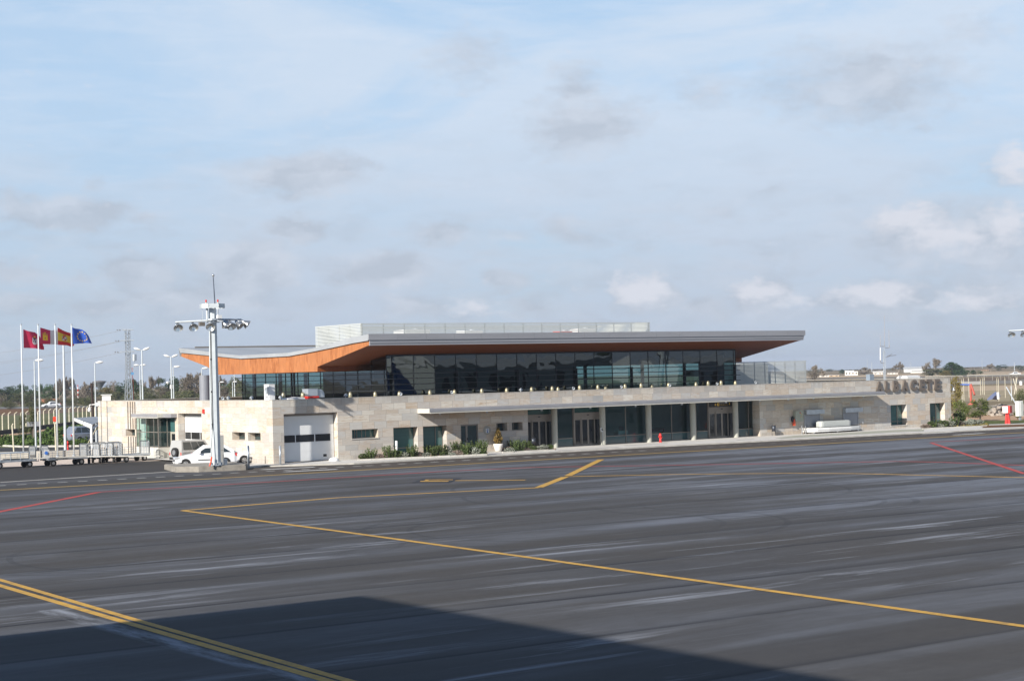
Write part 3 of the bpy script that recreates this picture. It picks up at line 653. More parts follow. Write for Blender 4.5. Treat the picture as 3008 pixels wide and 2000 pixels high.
# glazed entrance bay on the wing
bay = MB(); X0 = -.85; ya, yb = 17.7, 22.0
bay.box(X0, X0+.06, ya, yb, 0.02, .84); bay.box(X0+.06, .25, ya, ya+.06, .02, .84)
bay_o = bay.build('entrance_bay', m_canlight, T)
fr = MB()
for y in (ya, 18.5, 19.95, 21.35, 21.9): fr.box(X0-.01, X0+.05, y, y+.06, .84, 3.2)
for z in (.84, 2.02, 3.12): fr.box(X0-.005, X0+.045, ya+.06, 21.9, z, z+.06)
fr.box(-.1, -.04, ya-.012, ya+.05, .84, 3.2); 
for z in (.84, 2.02, 3.12): fr.box(X0+.05, .26, ya-.008, ya+.045, z, z+.06)
for y in (18.5, 19.95, 21.35): fr.box(X0-.012, X0, y+.01, y+.04, .02, .84)
fr.build('frame', m_frame, bay_o)
p = MB(); p.quad((X0+.02, ya, .9), (X0+.02, ya, 3.2), (X0+.02, yb, 3.2), (X0+.02, yb, .9)); p.quad((X0+.02, ya+.03, .9), (.25, ya+.03, .9), (.25, ya+.03, 3.2), (X0+.02, ya+.03, 3.2)); p.build('pane', m_glassH, bay_o)
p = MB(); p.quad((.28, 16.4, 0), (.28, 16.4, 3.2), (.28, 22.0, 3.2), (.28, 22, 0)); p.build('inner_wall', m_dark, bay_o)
f = MB(); f.box(.18, .26, 16.42, 17.68, 0, 2.05); dd = f.build('entrance_door', M('beige_door', (.40, .38, .32), .5, 0, .05, 2), T)
p = MB(); p.box(.16, .18, 16.62, 17.4, 1.15, 1.9); p.build('window', m_glassD, dd)
f = MB(); f.box(.2, .27, 16.42, 17.68, 2.05, 3.2); f.build('transom_light', m_blind, dd)
mb = MB(); mb.box(-1.0, -.96, 17.55, 22.6, 3.24, 3.5); mb.box(-.96, 0, 17.55, 22.6, 3.2, 3.47); mb.box(-.5, 0, 16.0, 17.54, 3.2, 3.5)
mb.cur = 1; mb.box(-.96, 0, 17.5, 17.55, 3.2, 3.5); mb.box(-.98, -.955, 17.5, 22.6, 3.17, 3.235)
mb.build('door_canopy', [m_canopy, m_canlight], T)
mb = MB()
for y in (24.05, 24.5, 24.98, 25.5): mb.tube((-.05, y, 2.2), (-.05, y, 4.45), .035, n=6); mb.tube((-.05, y, .1), (-.05, y, 1.58), .035, n=6)
mb.build('conduit', m_frame, T)
mb = MB(); mb.box(-.12, -.01, 10.97, 11.2, 3.54, 3.86); mb.build('alarm_box', m_redpl, T)

# long thin canopy over the pavement
mb = MB(); mb.box(12.25, 61.6, -1.62, -.0, 3.24, 3.50); mb.cur = 1; mb.box(12.25, 61.6, -1.69, -.0, 3.165, 3.236); mb.box(12.2, 12.25, -1.62, 0, 3.18, 3.52)
mb.cur = 2; mb.quad((12.25, -1.66, 3.27), (61.6, -1.66, 3.27), (61.6, -1.66, 3.46), (12.25, -1.66, 3.46)); mb.quad((12.25, -1.66, 3.46), (61.6, -1.66, 3.46), (61.6, -1.5, 3.53), (12.25, -1.5, 3.53)); mb.quad((12.25, -1.66, 3.27), (12.25, -1.62, 3.24), (61.6, -1.62, 3.24), (61.6, -1.66, 3.27)); mb.quad((12.25, -1.5, 3.53), (61.6, -1.5, 3.53), (61.6, -1.45, 3.5), (12.25, -1.45, 3.5))
cn = mb.build('canopy', [m_canopy, m_canlight, m_canopy], T)
for x in (13.64, 17.93, 23.15, 28.01, 32.72, 37.73, 42.71, 46.65, 50.08, 53.2, 59.56):
    p = MB(); p.tube((x, -.9, 3.18), (x, -.9, 3.02), .09, .09, 10); p.build('downlight', m_galv, cn)

# glazed hall behind the columns
for x in (25.3, 30.2, 35.1, 40.0, 44.9):
    p = MB(); p.tube((x, .34, 0), (x, .34, 3.19), .25, n=20, cap=False); p.build('column', m_column, T, smooth=True)
HY = .9
def pane_bay(x0, x1, mull, z0=0., z1=3.12, tr=(.66,)):
    f = MB(); fr = .05
    for m_ in (x0, *mull, x1-fr): f.box(m_, m_+fr, HY-.05, HY+.03, z0, z1)
    xs = [x0, *mull, x1-fr]
    for a, c in zip(xs, xs[1:]):
        f.box(a+fr, c, HY-.045, HY+.025, z0, z0+.06); f.box(a+fr, c, HY-.045, HY+.025, z1-.05, z1)
        for t in tr: f.box(a+fr, c, HY-.045, HY+.025, t-.03, t+.03)
    o = f.build('window', m_frame, T)
    for a, c in zip(xs, xs[1:]):
        p = MB(); p.quad((a+fr, HY, .66), (c, HY, .66), (c, HY, z1), (a+fr, HY, z1)); p.build('pane', m_glassH, o)
        p = MB(); p.quad((a+fr, HY, z0), (c, HY, z0), (c, HY, .66), (a+fr, HY, .66)); p.build('lower_pane', m_spandrel, o)
def slide_door(x0, x1, sign=False):
    f = MB(); f.box(x0, x0+.09, HY-.1, HY+.04, 0, 3.12); f.box(x1-.09, x1, HY-.1, HY+.04, 0, 3.12)
    f.box(x0+.09, x1-.09, HY-.1, HY+.04, 2.25, 2.68); f.box(x0+.09, x1-.09, HY-.1, HY+.04, 0, .05); f.box(x0+.09, x1-.09, HY-.08, HY+.03, 3.06, 3.12)
    o = f.build('sliding_door', m_frame, T); n = 4; wd = (x1-x0-.18)/n
    for i in range(n):
        a = x0+.09+i*wd; yy = HY-.06 if i in (1, 2) else HY-.01
        l = MB(); l.box(a, a+.085, yy-.03, yy+.02, .05, 2.25); l.box(a+wd-.085, a+wd, yy-.03, yy+.02, .05, 2.25); l.box(a+.085, a+wd-.085, yy-.03, yy+.02, 2.1, 2.25); l.box(a+.085, a+wd-.085, yy-.03, yy+.02, .05, .16)
        lo = l.build('door_leaf', m_frame, o)
        p = MB(); p.quad((a+.085, yy, .16), (a+wd-.085, yy, .16), (a+wd-.085, yy, 2.1), (a+.085, yy, 2.1)); p.build('pane', m_glassD, o)
    p = MB(); xm = (x0+x1)/2; p.box(xm-.1, xm+.1, HY-.13, HY-.1, 2.45, 2.53); p.build('sensor', m_blackpl, o)
    if not sign:
        p = MB(); p.quad((x0+.09, HY-.02, 2.68), (x1-.09, HY-.02, 2.68), (x1-.09, HY-.02, 3.06), (x0+.09, HY-.02, 3.06)); p.build('transom_light', M('green_transom_glass', (.015, .07, .055), .1, 0, .2, 1, spec=.8), o)
    return o
slide_door(22.65, 25.62); pane_bay(25.75, 27.6, ())
slide_door(27.62, 30.55); pane_bay(30.6, 35.45, (33.05,)); pane_bay(35.5, 40.7, (38.06,)); pane_bay(40.8, 42.2, ())
slide_door(42.22, 45.3, True); pane_bay(45.4, 48.4, (46.9,))
mb = MB(); mb.box(22.44, 48.4, HY-.12, HY+.3, 3.12, 3.19); mb.build('hall_head_beam', m_frame, T)
# hall interior: floor, ceiling, rear wall
mb = MB(); mb.box(22.4, 48.45, 9.0, 9.2, 0, 3.2); mb.box(22.2, 22.4, 1.0, 9.2, 0, 3.2); mb.box(48.45, 48.6, 1.0, 9.2, 0, 3.2); mb.build('hall_inner_wall', M('hall_wall', (.42, .46, .45), .8, 0, .1, 1), T)
mb = MB(); mb.quad((22.4, 1, .012), (48.45, 1, .012), (48.45, 9, .012), (22.4, 9, .012)); mb.build('hall_floor', M('hall_floor_tiles', (.25, .25, .24), .2, 0, .1, 1), T)
mb = MB(); mb.quad((22.4, 1, 3.19), (22.4, 9, 3.19), (48.45, 9, 3.19), (48.45, 1, 3.19)); mb.build('hall_ceiling', M('hall_ceiling_panel', (.22, .22, .21), .8, 0, .1, 1), T)

for (x, y, dx, lb) in ((31.3, 3.2, 2.6, 'pale check-in desk seen through the glass left of the hydrant'), (34.2, 2.6, 1.0, 'pale teal counter block behind the hall glass'), (38.6, 3.4, 1.6, 'dark bench behind the hall glass right of the hydrant')):
    d0 = thing('hall_desk', lb, 'desk', (x, y, .012), absolute=True); dk = x > 38
    p = MB(); p.box(x-dx/2, x+dx/2, y, y+.6, .70, .98); p.box(x-dx/2+.05, x-dx/2+.15, y+.05, y+.5, .012, .70); p.box(x+dx/2-.15, x+dx/2-.05, y+.05, y+.5, .012, .70); p.build('counter', m_blackpl if dk else m_white, d0)
    if not dk: p = MB(); p.box(x-.2, x+.25, y+.2, y+.3, .99, 1.32); p.build('monitor', m_blackpl, d0)
# "passengers" board above the right-hand door
sg = MB(); sg.box(42.35, 45.2, HY-.16, HY-.1, 2.7, 3.08)
sgn = tag(sg.build('door_sign', m_signdark), 'dark sign board with yellow arrows and pictogram above the right hand sliding door', 'sign')
s2 = MB(); s2.box(43.16, 43.42, HY-.168, HY-.161, 2.77, 3.01); s2.cur = 1; s2.box(43.25, 43.36, HY-.176, HY-.169, 2.85, 2.93); s2.build('pictogram', [m_signyel, m_signdark], sgn)
def arrow(mb, x, z, y): mb.poly([(x, y, z-.11), (x+.09, y, z-.01), (x+.035, y, z-.01), (x+.035, y, z+.11), (x-.035, y, z+.11), (x-.035, y, z-.01), (x-.09, y, z-.01)])
s3 = MB(); arrow(s3, 42.97, 2.88, HY-.165); arrow(s3, 44.62, 2.92, HY-.165); s3.build('arrow', m_signyel, sgn)
def text_mesh(name, txt, height, mt, parent, x, y, z, width=None, thick=0., off=0.):
    cu = bpy.data.curves.new(name, 'FONT'); cu.body = txt; cu.size = 1; cu.extrude = thick; cu.offset = off; cu.resolution_u = 3
    to = bpy.data.objects.new(name, cu); COL.objects.link(to); bpy.context.view_layer.update()
    me = bpy.data.meshes.new_from_object(to.evaluated_get(bpy.context.evaluated_depsgraph_get())); bpy.data.objects.remove(to)
    xs = [v.co.x for v in me.vertices]; ys = [v.co.y for v in me.vertices]
    sy = height/(max(ys)-min(ys)); sx = (width/(max(xs)-min(xs))) if width else sy
    for v in me.vertices: v.co = Vector(((v.co.x-min(xs))*sx + x, y + v.co.z*-1, (v.co.y-min(ys))*sy + z))
    me.materials.clear(); me.materials.append(mt); me.update(); me.name = name
    o = bpy.data.objects.new(name, me); COL.objects.link(o)
    if parent: o.parent = parent
    return o
text_mesh('lettering', 'Pasajeros', .09, m_plate, sgn, 43.45, HY-.168, 2.92, .60)
text_mesh('lettering', 'Passengers only', .09, m_signyel, sgn, 43.45, HY-.168, 2.80, .92)

# ALBACETE
m_letter = M('weathered_letter_steel', (.165, .138, .118), .5, .1, .12, 2)
sign = thing('name_sign', 'large raised metal letters reading ALBACETE on the right end of the stone front', 'sign', (66.6, 0, 3.9))
for ch, a, c in (('A', 62.15, 63.05), ('L', 63.38, 64.02), ('B', 64.45, 65.22), ('A', 65.60, 66.48), ('C', 66.80, 67.70), ('E', 68.08, 68.78), ('T', 69.02, 69.82), ('E', 70.20, 70.95)):
    o = text_mesh('letter', ch, 1.02, m_letter, None, a-66.6, -.10, 3.43-3.9, (c-a)*1.0, .075, .05)
    o.parent = sign

# ------------------------------------------------------------------ upper storey
GY = 4.65; GX = 12.4; GR = 49.1; GB = 29.2
pane_x = [GX, 12.87] + [14.87+2*i for i in range(18)]; pane_x = [x for x in pane_x if x < GR]+[GR]
def unit_pane(a, c, z0, z1, front=True):
    p = MB(); t = random.uniform(-.006, .006); t2 = random.uniform(-.006, .006)
    if front: p.quad((a, GY+t, z0), (c, GY-t, z0), (c, GY-t+t2, z1), (a, GY+t+t2, z1))
    else: p.quad((GX+t, a, z0), (GX+t+t2, a, z1), (GX-t+t2, c, z1), (GX-t, c, z0))
    p.build('glass_pane', m_glassU, T)
for a, c in zip(pane_x, pane_x[1:]): unit_pane(a, c, 4.06, 7.62)
ly = [GY, 5.0, 6.98, 9.02, 10.99, 12.95, 15.05, 17.1, 18.95, 20.0, 21.1, 22.8, 24.75, 26.7, 28.65, GB]
for a, c in zip(ly, ly[1:]): unit_pane(a, c, 4.06, 7.3 if c < 7.1 else 6.52, False)
mb = MB()
for x in pane_x: mb.box(x-.022, x+.022, GY-.03, GY+.05, 4.06, 7.62)
mb.box(GX, GR, GY-.02, GY+.04, 7.56, 7.66)
for z in (6.22, 5.83, 5.41, 4.92): mb.box(GX+.03, GR-.03, GY+.012, GY+.05, z-.02, z+.02)
mb.build('mullion', m_darkframe, T)
mb = MB()
for y in ly: mb.box(GX-.03, GX+.05, y-.022, y+.022, 4.06, 6.52)
for y in (19.6, 20.05): mb.box(GX-.04, GX+.08, y-.08, y+.08, 4.06, 6.52)
mb.build('mullion', m_darkframe, T)
for z in (6.20, 5.81, 5.37, 4.90):
    p = MB(); p.box(GX-.32, GR+.28, GY-.34, GY-.10, z-.03, z+.02); p.box(GX-.34, GX-.10, GY-.1, GB+.9, z-.03, z+.02); p.build('sun_shade', m_darkframe, T)
for x in pane_x[1::3]: mb = MB(); mb.box(x-.02, x+.02, GY-.30, GY-.03, 4.2, 6.3); mb.build('shade_bracket', m_darkframe, T)
# upper interior
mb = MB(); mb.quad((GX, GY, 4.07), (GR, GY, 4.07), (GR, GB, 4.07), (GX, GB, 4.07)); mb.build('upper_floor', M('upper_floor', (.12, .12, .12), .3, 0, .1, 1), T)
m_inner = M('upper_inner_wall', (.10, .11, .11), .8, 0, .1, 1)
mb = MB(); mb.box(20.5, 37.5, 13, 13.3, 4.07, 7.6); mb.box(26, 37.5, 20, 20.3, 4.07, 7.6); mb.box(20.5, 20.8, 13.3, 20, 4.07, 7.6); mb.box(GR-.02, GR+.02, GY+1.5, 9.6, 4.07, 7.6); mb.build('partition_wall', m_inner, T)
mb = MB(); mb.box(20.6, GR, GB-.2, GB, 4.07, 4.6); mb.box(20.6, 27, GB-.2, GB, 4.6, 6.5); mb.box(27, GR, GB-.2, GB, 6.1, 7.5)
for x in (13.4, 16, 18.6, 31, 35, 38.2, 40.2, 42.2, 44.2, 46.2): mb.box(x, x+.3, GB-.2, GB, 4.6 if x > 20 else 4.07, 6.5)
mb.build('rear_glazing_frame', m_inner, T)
p = MB()
for x in (16.0, 22.5, 29, 35.5, 42, 47): p.tube((x, 9.2, 4.07), (x, 9.2, 7.3), .16, n=10)
p.build('inner_column', m_inner, T)

# roof: butterfly profile extruded along the front
RX0, RX1 = 8.75, 54.0
top = [(.92, 9.17), (3.07, 9.06), (6.2, 8.72), (9.3, 8.36), (13.5, 8.11), (22, 8.09), (24.4, 8.24), (28.6, 8.6), (34.1, 9.05)]
edge = [(1.0, 8.70), (3.3, 8.57), (6.4, 8.32), (10, 8.05), (13.5, 7.83), (21.9, 7.81), (26.5, 8.12), (33.8, 8.61)]
bot = [(33.9, 8.27), (28.66, 7.27), (26.42, 6.52), (9.0, 6.52), (9.0, 6.90), (1.1, 8.36)]
mb = MB()
mb.poly([(RX0, y, z) for y, z in edge+bot]); mb.build('roof_end_panel', m_wood, T)
mb = MB(); mb.poly([(RX1, y, z) for y, z in (edge+bot)[::-1]]); mb.build('roof_end_panel', m_wood, T)
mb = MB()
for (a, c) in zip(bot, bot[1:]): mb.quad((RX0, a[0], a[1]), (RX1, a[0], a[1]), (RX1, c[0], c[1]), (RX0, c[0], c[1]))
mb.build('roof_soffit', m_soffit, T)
mb = MB(); cap = top + [(e[0], e[1]) for e in edge[::-1]]
n_ = len(cap)
mb.poly([(RX0-.14, y, z) for y, z in cap]); mb.poly([(RX1+.14, y, z) for y, z in cap[::-1]])
for a, c in zip(top, top[1:]): mb.quad((RX0-.14, a[0], a[1]), (RX1+.14, a[0], a[1]), (RX1+.14, c[0], c[1]), (RX0-.14, c[0], c[1]))
for x0, x1 in ((RX0-.14, RX0), (RX1, RX1+.14)):
    for a, c in zip(edge, edge[1:]): mb.quad((x0, a[0], a[1]), (x0, c[0], c[1]), (x1, c[0], c[1]), (x1, a[0], a[1]))
mb.quad((RX0-.14, 34.1, 9.05), (RX1+.14, 34.1, 9.05), (RX1+.14, 33.9, 8.27), (RX0-.14, 33.9, 8.27))
mb.build('roof_covering', m_zincroof, T)
mb = MB(); seam = MB()
xs = [RX0-.16]+[RX0+2.4+2.55*i for i in range(20)]; xs = [x for x in xs if x < RX1]+[RX1+.18]
for a, c in zip(xs, xs[1:]): mb.box(a+.006, c-.006, .84, .93, 8.74, 9.20)
mb.box(RX0-.02, RX1+.06, .89, .99, 8.68, 8.74); mb.box(RX0-.04, RX1+.05, .90, 1.0, 8.50, 8.675); mb.box(RX0, RX1, .95, 1.06, 8.46, 8.50); mb.box(RX0-.0, RX1+.02, .94, 1.1, 8.33, 8.46)
mb.build('roof_fascia', m_zinc, T)
# low dark rear upstand seen over the valley
mb = MB(); mb.box(10, RX1, 33.6, 33.7, 9.02, 9.14); mb.build('roof_upstand', m_frame, T)
mb = MB()
for x in (13.2, 18.2, 23.4): 
    for a, c in zip(top, top[1:]): mb.quad((x, a[0], a[1]+.012), (x+.05, a[0], a[1]+.012), (x+.05, c[0], c[1]+.012), (x, c[0], c[1]+.012))
mb.build('roof_seam', m_zinc, T)
# louvred plant screens
def louvre_run(mb, p, q, z0, z1, step, th=.045, dp=.05):
    (x0, y0), (x1, y1) = p, q; z = z0
    while z < z1:
        if abs(y1-y0) < 1e-6: mb.box(min(x0, x1), max(x0, x1), y0-dp/2, y0+dp/2, z, z+th)
        else: mb.box(x0-dp/2, x0+dp/2, min(y0, y1)+dp/2, max(y0, y1)-dp/2, z, z+th)
        z += step
S = thing('plant_screen', 'white louvred plant screen standing on top of the terminal roof', 'louvre screen', (27, 11, 8.1), absolute=True)
mb = MB(); louvre_run(mb, (12.25, 8), (42.0, 8), 8.9, 10.2, .115, .075); mb.build('louvre_panel', m_louvre, S)
mb = MB(); louvre_run(mb, (12.22, 8), (12.22, 15.4), 8.2, 10.2, .115, .075); mb.build('louvre_panel', m_louvre, S)
mb = MB(); louvre_run(mb, (42.03, 8), (42.03, 15.4), 8.2, 10.2, .115, .075); mb.build('louvre_panel', m_louvre, S)
mb = MB(); louvre_run(mb, (12.25, 15.42), (42.0, 15.42), 8.2, 10.2, .115, .075); mb.build('louvre_panel', m_louvre, S)
mb = MB()
for i in range(16): mb.box(12.3+i*1.97, 12.36+i*1.97, 8.04, 8.10, 8.5, 10.24)
for i in range(5): mb.box(12.26, 12.32, 8.15+i*1.7, 8.21+i*1.7, 8.15, 10.24)
mb.box(12.2, 42.05, 7.97, 8.03, 10.2, 10.25); mb.box(12.19, 12.25, 8.03, 15.4, 10.2, 10.25)
mb.build('screen_post', m_louvre, S)
for (x, y, dx, dy, h, mt, lb) in ((18.2, 10, 2.4, 1.8, 1.55, m_white, 'white air handling box behind the left part of the roof louvres'), (24.6, 11, 1.7, 1.5, 1.5, m_white, 'white ventilation box behind the middle of the roof louvres'), (33.9, 10.2, 1.3, 1.1, 1.35, m_redpl, 'red boxed plant unit behind the roof louvres'), (36.0, 10, 1.9, 1.4, 1.55, m_white, 'white plant box beside the red unit behind the roof louvres')):
    zr = 8.2
    o = thing('plant_unit', lb, 'plant unit', (x, y, zr), absolute=True)
    p = MB(); p.box(x-dx/2, x+dx/2, y-dy/2, y+dy/2, zr+.05, zr+h); p.box(x-dx/2+.1, x+dx/2-.1, y-dy/2-.02, y-dy/2, zr+.2, zr+h-.2); p.build('casing', mt, o)
    p = MB(); p.tube((x+dx*.2, y, zr+h), (x+dx*.2, y, zr+h+.12), .35, n=12); p.build('fan_outlet', m_galv, o)
S2 = thing('plant_screen', 'white louvred plant screen standing on the lower roof right of the glass storey', 'louvre screen', (56, 9.5, 4.05), absolute=True)
mb = MB(); louvre_run(mb, (49.3, 9.5), (62.9, 9.5), 4.25, 6.48, .125, .082); mb.build('louvre_panel', m_louvre, S2)
mb = MB(); louvre_run(mb, (62.93, 9.5), (62.93, 19.5), 4.25, 6.48, .125, .082); mb.build('louvre_panel', m_louvre, S2)
mb = MB()
for i in range(11): mb.box(49.4+i*1.34, 49.46+i*1.34, 9.54, 9.60, 4.06, 6.52)
mb.box(49.3, 62.96, 9.47, 9.53, 6.48, 6.53)
mb.build('screen_post', m_louvre, S2)
mb = MB(); mb.box(53.5, 56.2, 12, 13.5, 4.06, 6.2); mb.box(50.5, 53, 12.3, 13.2, 5.4, 5.9); o = mb.build('duct_unit', m_white); tag(o, 'white ducted plant unit behind the right hand louvre screen', 'plant unit')
o = MB().box(56.8, 62.4, 14.2, 14.4, 4.06, 6.35).build('rear_screen_wall', M('pale_grey_panel', (.48, .50, .48), .6, 0, .06, 1), S2)

# roof lights (half-egg domes), parapet floodlights
DOME = [(547+285, 1158, 2.2), (889, 1157.5, 2.2), (1029, 1156.5, 2.4), (1102, 1155.5, 2.4), (1173, 1155, 2.4), (1262.6, 1151, 2.4), (1335, 1149.5, 2.4), (1415, 1146.2, 2.4), (1488, 1144.5, 2.4), (1561.5, 1141.5, 2.4), (1622, 1139.5, 2.4), (1639, 1141.5, 3.2), (1702.5, 1136.5, 2.4), (1755.8, 1135, 2.4), (1778, 1136.4, 3.4), (1836, 1132.5, 2.4), (1883, 1130, 2.4), (1914.5, 1132, 3.4), (1963.5, 1129, 2.4), (2044.4, 1127.4, 2.4), (2080, 1123.5, 3), (2118, 1122, 3), (2160, 1123, 2.6)]
for (px, py, y) in DOME:
    p0 = on_y(px, py, y); p = MB(); p.lathe([(.13, 4.05-p0.z), (.15, -.25), (.15, -.1), (.13, .03), (.085, .11), (.04, .15), (.002, .16)], (p0.x, y, p0.z), 12)
    p.build('roof_light_dome', m_dome, T, smooth=True)
for px, y in ((654, 'w'), (670, 'w'), (738, 'w'), (823, 0), (1015, 0), (1177, 0), (1327, 0), (1529, 0), (1684, 0), (1825, 0), (1967, 0), (2106, 0), (2219, 0)):
    if y == 'w': q0 = on_x(px, 1168, .2)
    else: q0 = on_y(px, 1172-(px-800)*.0326-3, .2)
    p = MB(); c = Vector((q0.x, q0.y, H+.035)); p.tube(c, c+Vector((0, 0, .1)), .03, n=6); dv = Vector((-.25, -.6, -.3)).normalized() if random.random() < .5 else Vector((.3, -.6, .2)).normalized()
    p.lathe([(.02, -.16), (.07, -.1), (.12, .06), (.13, .1), (.10, .09), (.02, .0)], c+Vector((0, 0, .17)), 10, dv)
    p.build('parapet_floodlight', m_galv, T, smooth=True)

# rooftop items
def unit(name, label, cat, loc): return thing(name, label, cat, loc, absolute=True)
q0 = on_x(782, 1171, .35)
ac = unit('air_conditioner', 'tall white air conditioning cabinet at the corner of the flat roof', 'air conditioner', (.9, q0.y, 4.05))
y_ = .75
mb = MB(); mb.box(.15, .62, y_, y_+.75, 4.54, 5.62); mb.box(.14, .63, y_-.01, y_+.76, 5.62, 5.66); mb.build('casing', m_white, ac)
mb = MB(); mb.lathe([(.02, 0), (.22, 0), (.24, .03)], (.14, y_+.38, 5.2), 14, (-1, 0, 0)); mb.box(.10, .145, y_+.15, y_+.55, 4.75, 4.80); mb.build('fan_grille', m_galv, ac)
a0 = on_y(904, 1170, 1.6); a1 = on_y(934, 1170, 1.6)
ac2 = unit('air_unit', 'grey metal fan unit on red feet behind the parapet above the garage door', 'ventilation unit', (a0.x, 1.6, 4.05))
mb = MB(); mb.box(a0.x+.05, a1.x, 1.6, 2.5, 4.72, 5.22); mb.box(a0.x+.02, a1.x+.03, 1.58, 2.52, 5.22, 5.25); mb.build('casing', m_galv, ac2)
mb = MB(); mb.box(a0.x, a1.x+.1, 1.6, 2.4, 4.58, 4.70); 
for x in (a0.x+.1, a1.x-.1): mb.box(x-.05, x+.05, 1.65, 2.3, 4.05, 4.58)
mb.build('foot', m_redpl, ac2)
mb = MB(); xa = a1.x+.08; mb.extr([(xa, 4.6), (xa, 5.18), (xa+.25, 5.18), (xa+.42, 5.08), (xa+.52, 4.9), (xa+.54, 4.6)], 1.7, 2.3, axis=1); mb.build('duct_elbow', m_galv, ac2)
mb = MB(); p0 = on_y(870, 1171, 1.2); p0.x -= .9; mb.extr([(p0.x, 4.35), (p0.x+.15, 4.6), (p0.x+1.0, 4.68), (p0.x+1.5, 4.62), (p0.x+1.6, 4.35)], 1.0, 2.0, axis=1); tag(mb.build('roof_hatch', m_white), 'low white roof hatch lying left of the grey fan unit', 'roof hatch')
c0 = on_x(601, 1135, 3.5); mb = MB(); mb.tube((c0.x, c0.y, 4.05), (c0.x, c0.y, hz(601, 1102, c0)), .42, n=20); tag(mb.build('roof_flue', M('grey_flue', (.25, .26, .29), .5, .2, .05, 1), smooth=False), 'fat grey cylindrical flue on the roof behind the light mast', 'flue')
b0 = on_y(2557, 1112, 8); mb = MB(); mb.box(b0.x-.3, b0.x+.3, 7.8, 8.3, 4.05, 5.0); mb.cur = 1; mb.box(b0.x-.32, b0.x+.32, 7.78, 8.32, 5.0, 5.04); tag(mb.build('roof_vent', [M('blue_grey_vent', (.22, .27, .33), .5), m_galv]), 'small blue grey vent box on the roof left of the aerial mast', 'vent')
mb = MB(); b0 = on_y(2665, 1107, 6); b1 = on_y(2703, 1107, 6); mb.extr([(6, 4.05), (6, 4.72), (6.3, 4.8), (7.1, 4.8), (7.4, 4.6), (7.4, 4.05)], b0.x, b1.x); mb.box(b1.x, b1.x+.5, 6.2, 6.9, 4.05, 4.55); tag(mb.build('roof_light', m_white), 'long low white rooflight behind the letters at the right end', 'rooflight')
# aerial mast
b0 = on_y(2600, 1112, 5.5)
am = unit('aerial_mast', 'slender lattice aerial mast with white whip antennas on the right roof', 'aerial mast', (b0.x, 5.5, 4.05))
def zz(py): return hz(2600, py, Vector((b0.x, 5.5, 0)))
x = b0.x; mb = MB()
for dx, dy in ((-.1, 0), (.1, 0), (0, .16)): mb.tube((x+dx, 5.5+dy, 4.05), (x+dx*.9, 5.5+dy, zz(1032)), .03, n=5)
z = 4.2
while z < zz(1035): mb.tube((x-.1, 5.5, z), (x+.1, 5.5, z+.2), .012, n=4); mb.tube((x+.1, 5.5, z+.2), (x, 5.66, z+.4), .012, n=4); z += .4
mb.tube((x, 5.5, zz(1036)), (x, 5.5, zz(1010)), .03, n=6); mb.build('lattice', m_galv, am)
for pts in ([(2598, 1017), (2598, 927)], [(2586, 1017), (2586, 986)], [(2612, 1021), (2611, 970)]):
    a, c = on_y(*pts[0], 5.5), on_y(*pts[1], 5.5); mb = MB(); mb.tube(a, a+(c-a)*.15, .05, n=6); mb.tube(a+(c-a)*.15, c, .034, .024, 5); mb.build('whip_antenna', m_zinc, am)
a, c = on_y(2586, 1058, 5.5), on_y(2586, 1021, 5.5); mb = MB(); mb.tube(a, c, .045, n=8); mb.build('whip_antenna', m_white, am)
for pts in ([(2586, 1017), (2600, 1018)], [(2600, 1022), (2612, 1021)], [(2586, 1058), (2588, 1066)], [(2588, 1066), (2598, 1066.5)], [(2600, 1050), (2614, 1046)], [(2612, 1045.5), (2633, 1043)], [(2606, 1046), (2620, 1040)]):
    a, c = on_y(*pts[0], 5.5), on_y(*pts[1], 5.5); mb = MB(); mb.tube(a, c, .022, n=5); mb.build('antenna_bracket', m_frame, am)
# gooseneck wall lamps
q = MB(); y = .3; q.box(BL, BL+.1, y-.1, y+.1, 3.72, 3.95); q.path([(BL+.1, y, 3.85), (BL+.55, y, 3.86), (BL+.68, y, 3.8), (BL+.72, y, 3.62)], .03); q.lathe([(.03, 0), (.08, -.08), (.17, -.34), (.15, -.36), (.02, -.2)], (BL+.72, y, 3.64), 12)
tag(q.build('wall_lamp', m_white, smooth=False), 'white gooseneck lamp on the right corner of the terminal', 'wall lamp')
q = MB(); y = BW-.2; q.box(-.12, 0, y-.1, y+.3, 4.1, 4.4); q.path([(-.1, y+.2, 4.25), (-.25, y+1.4, 4.2), (-.25, y+1.45, 3.95)], .04); q.lathe([(.1, 0), (.16, -.12), (.16, -.3), (.02, -.42)], (-.25, y+1.45, 3.97), 12)
tag(q.build('security_camera', m_white), 'white dome security camera bracketed off the left end of the terminal', 'security camera')

# ------------------------------------------------------------------ items along the front
def gz(px, py): return G(px, py, 0)
def bollard(px, py, h, r, mt, label, z=0., n=14):
    p0 = G(px, py, z); mb = MB(); mb.tube((p0.x, p0.y, z), (p0.x, p0.y, z+h), r, n=n); mb.lathe([(r, 0), (r*.7, .03), (0.001, .04)], (p0.x, p0.y, z+h), n)
    o = mb.build('bollard', mt, None, True, loc=(p0.x, p0.y, z)); return tag(o, label, 'bollard', 'steel bollards by the terminal')
bollard(823.5, 1365.3, 1.33, .075, m_galv, 'grey steel bollard left of the large garage door')
bollard(730, 1370, 1.42, .085, m_galv, 'grey steel bollard at the right end of the mast plinth')
bollard(779.5, 1361, .5, .035, m_frame, 'short thin brown bollard against the left wing wall')
p0 = on_y(1165, 1329, -1.2); mb = MB(); mb.tube((p0.x, -1.2, 0), (p0.x, -1.2, 1.25), .09, n=14); tag(mb.build('bollard', m_white, None, True), 'white bollard in front of the tall window behind the planting', 'bollard', 'steel bollards by the terminal')
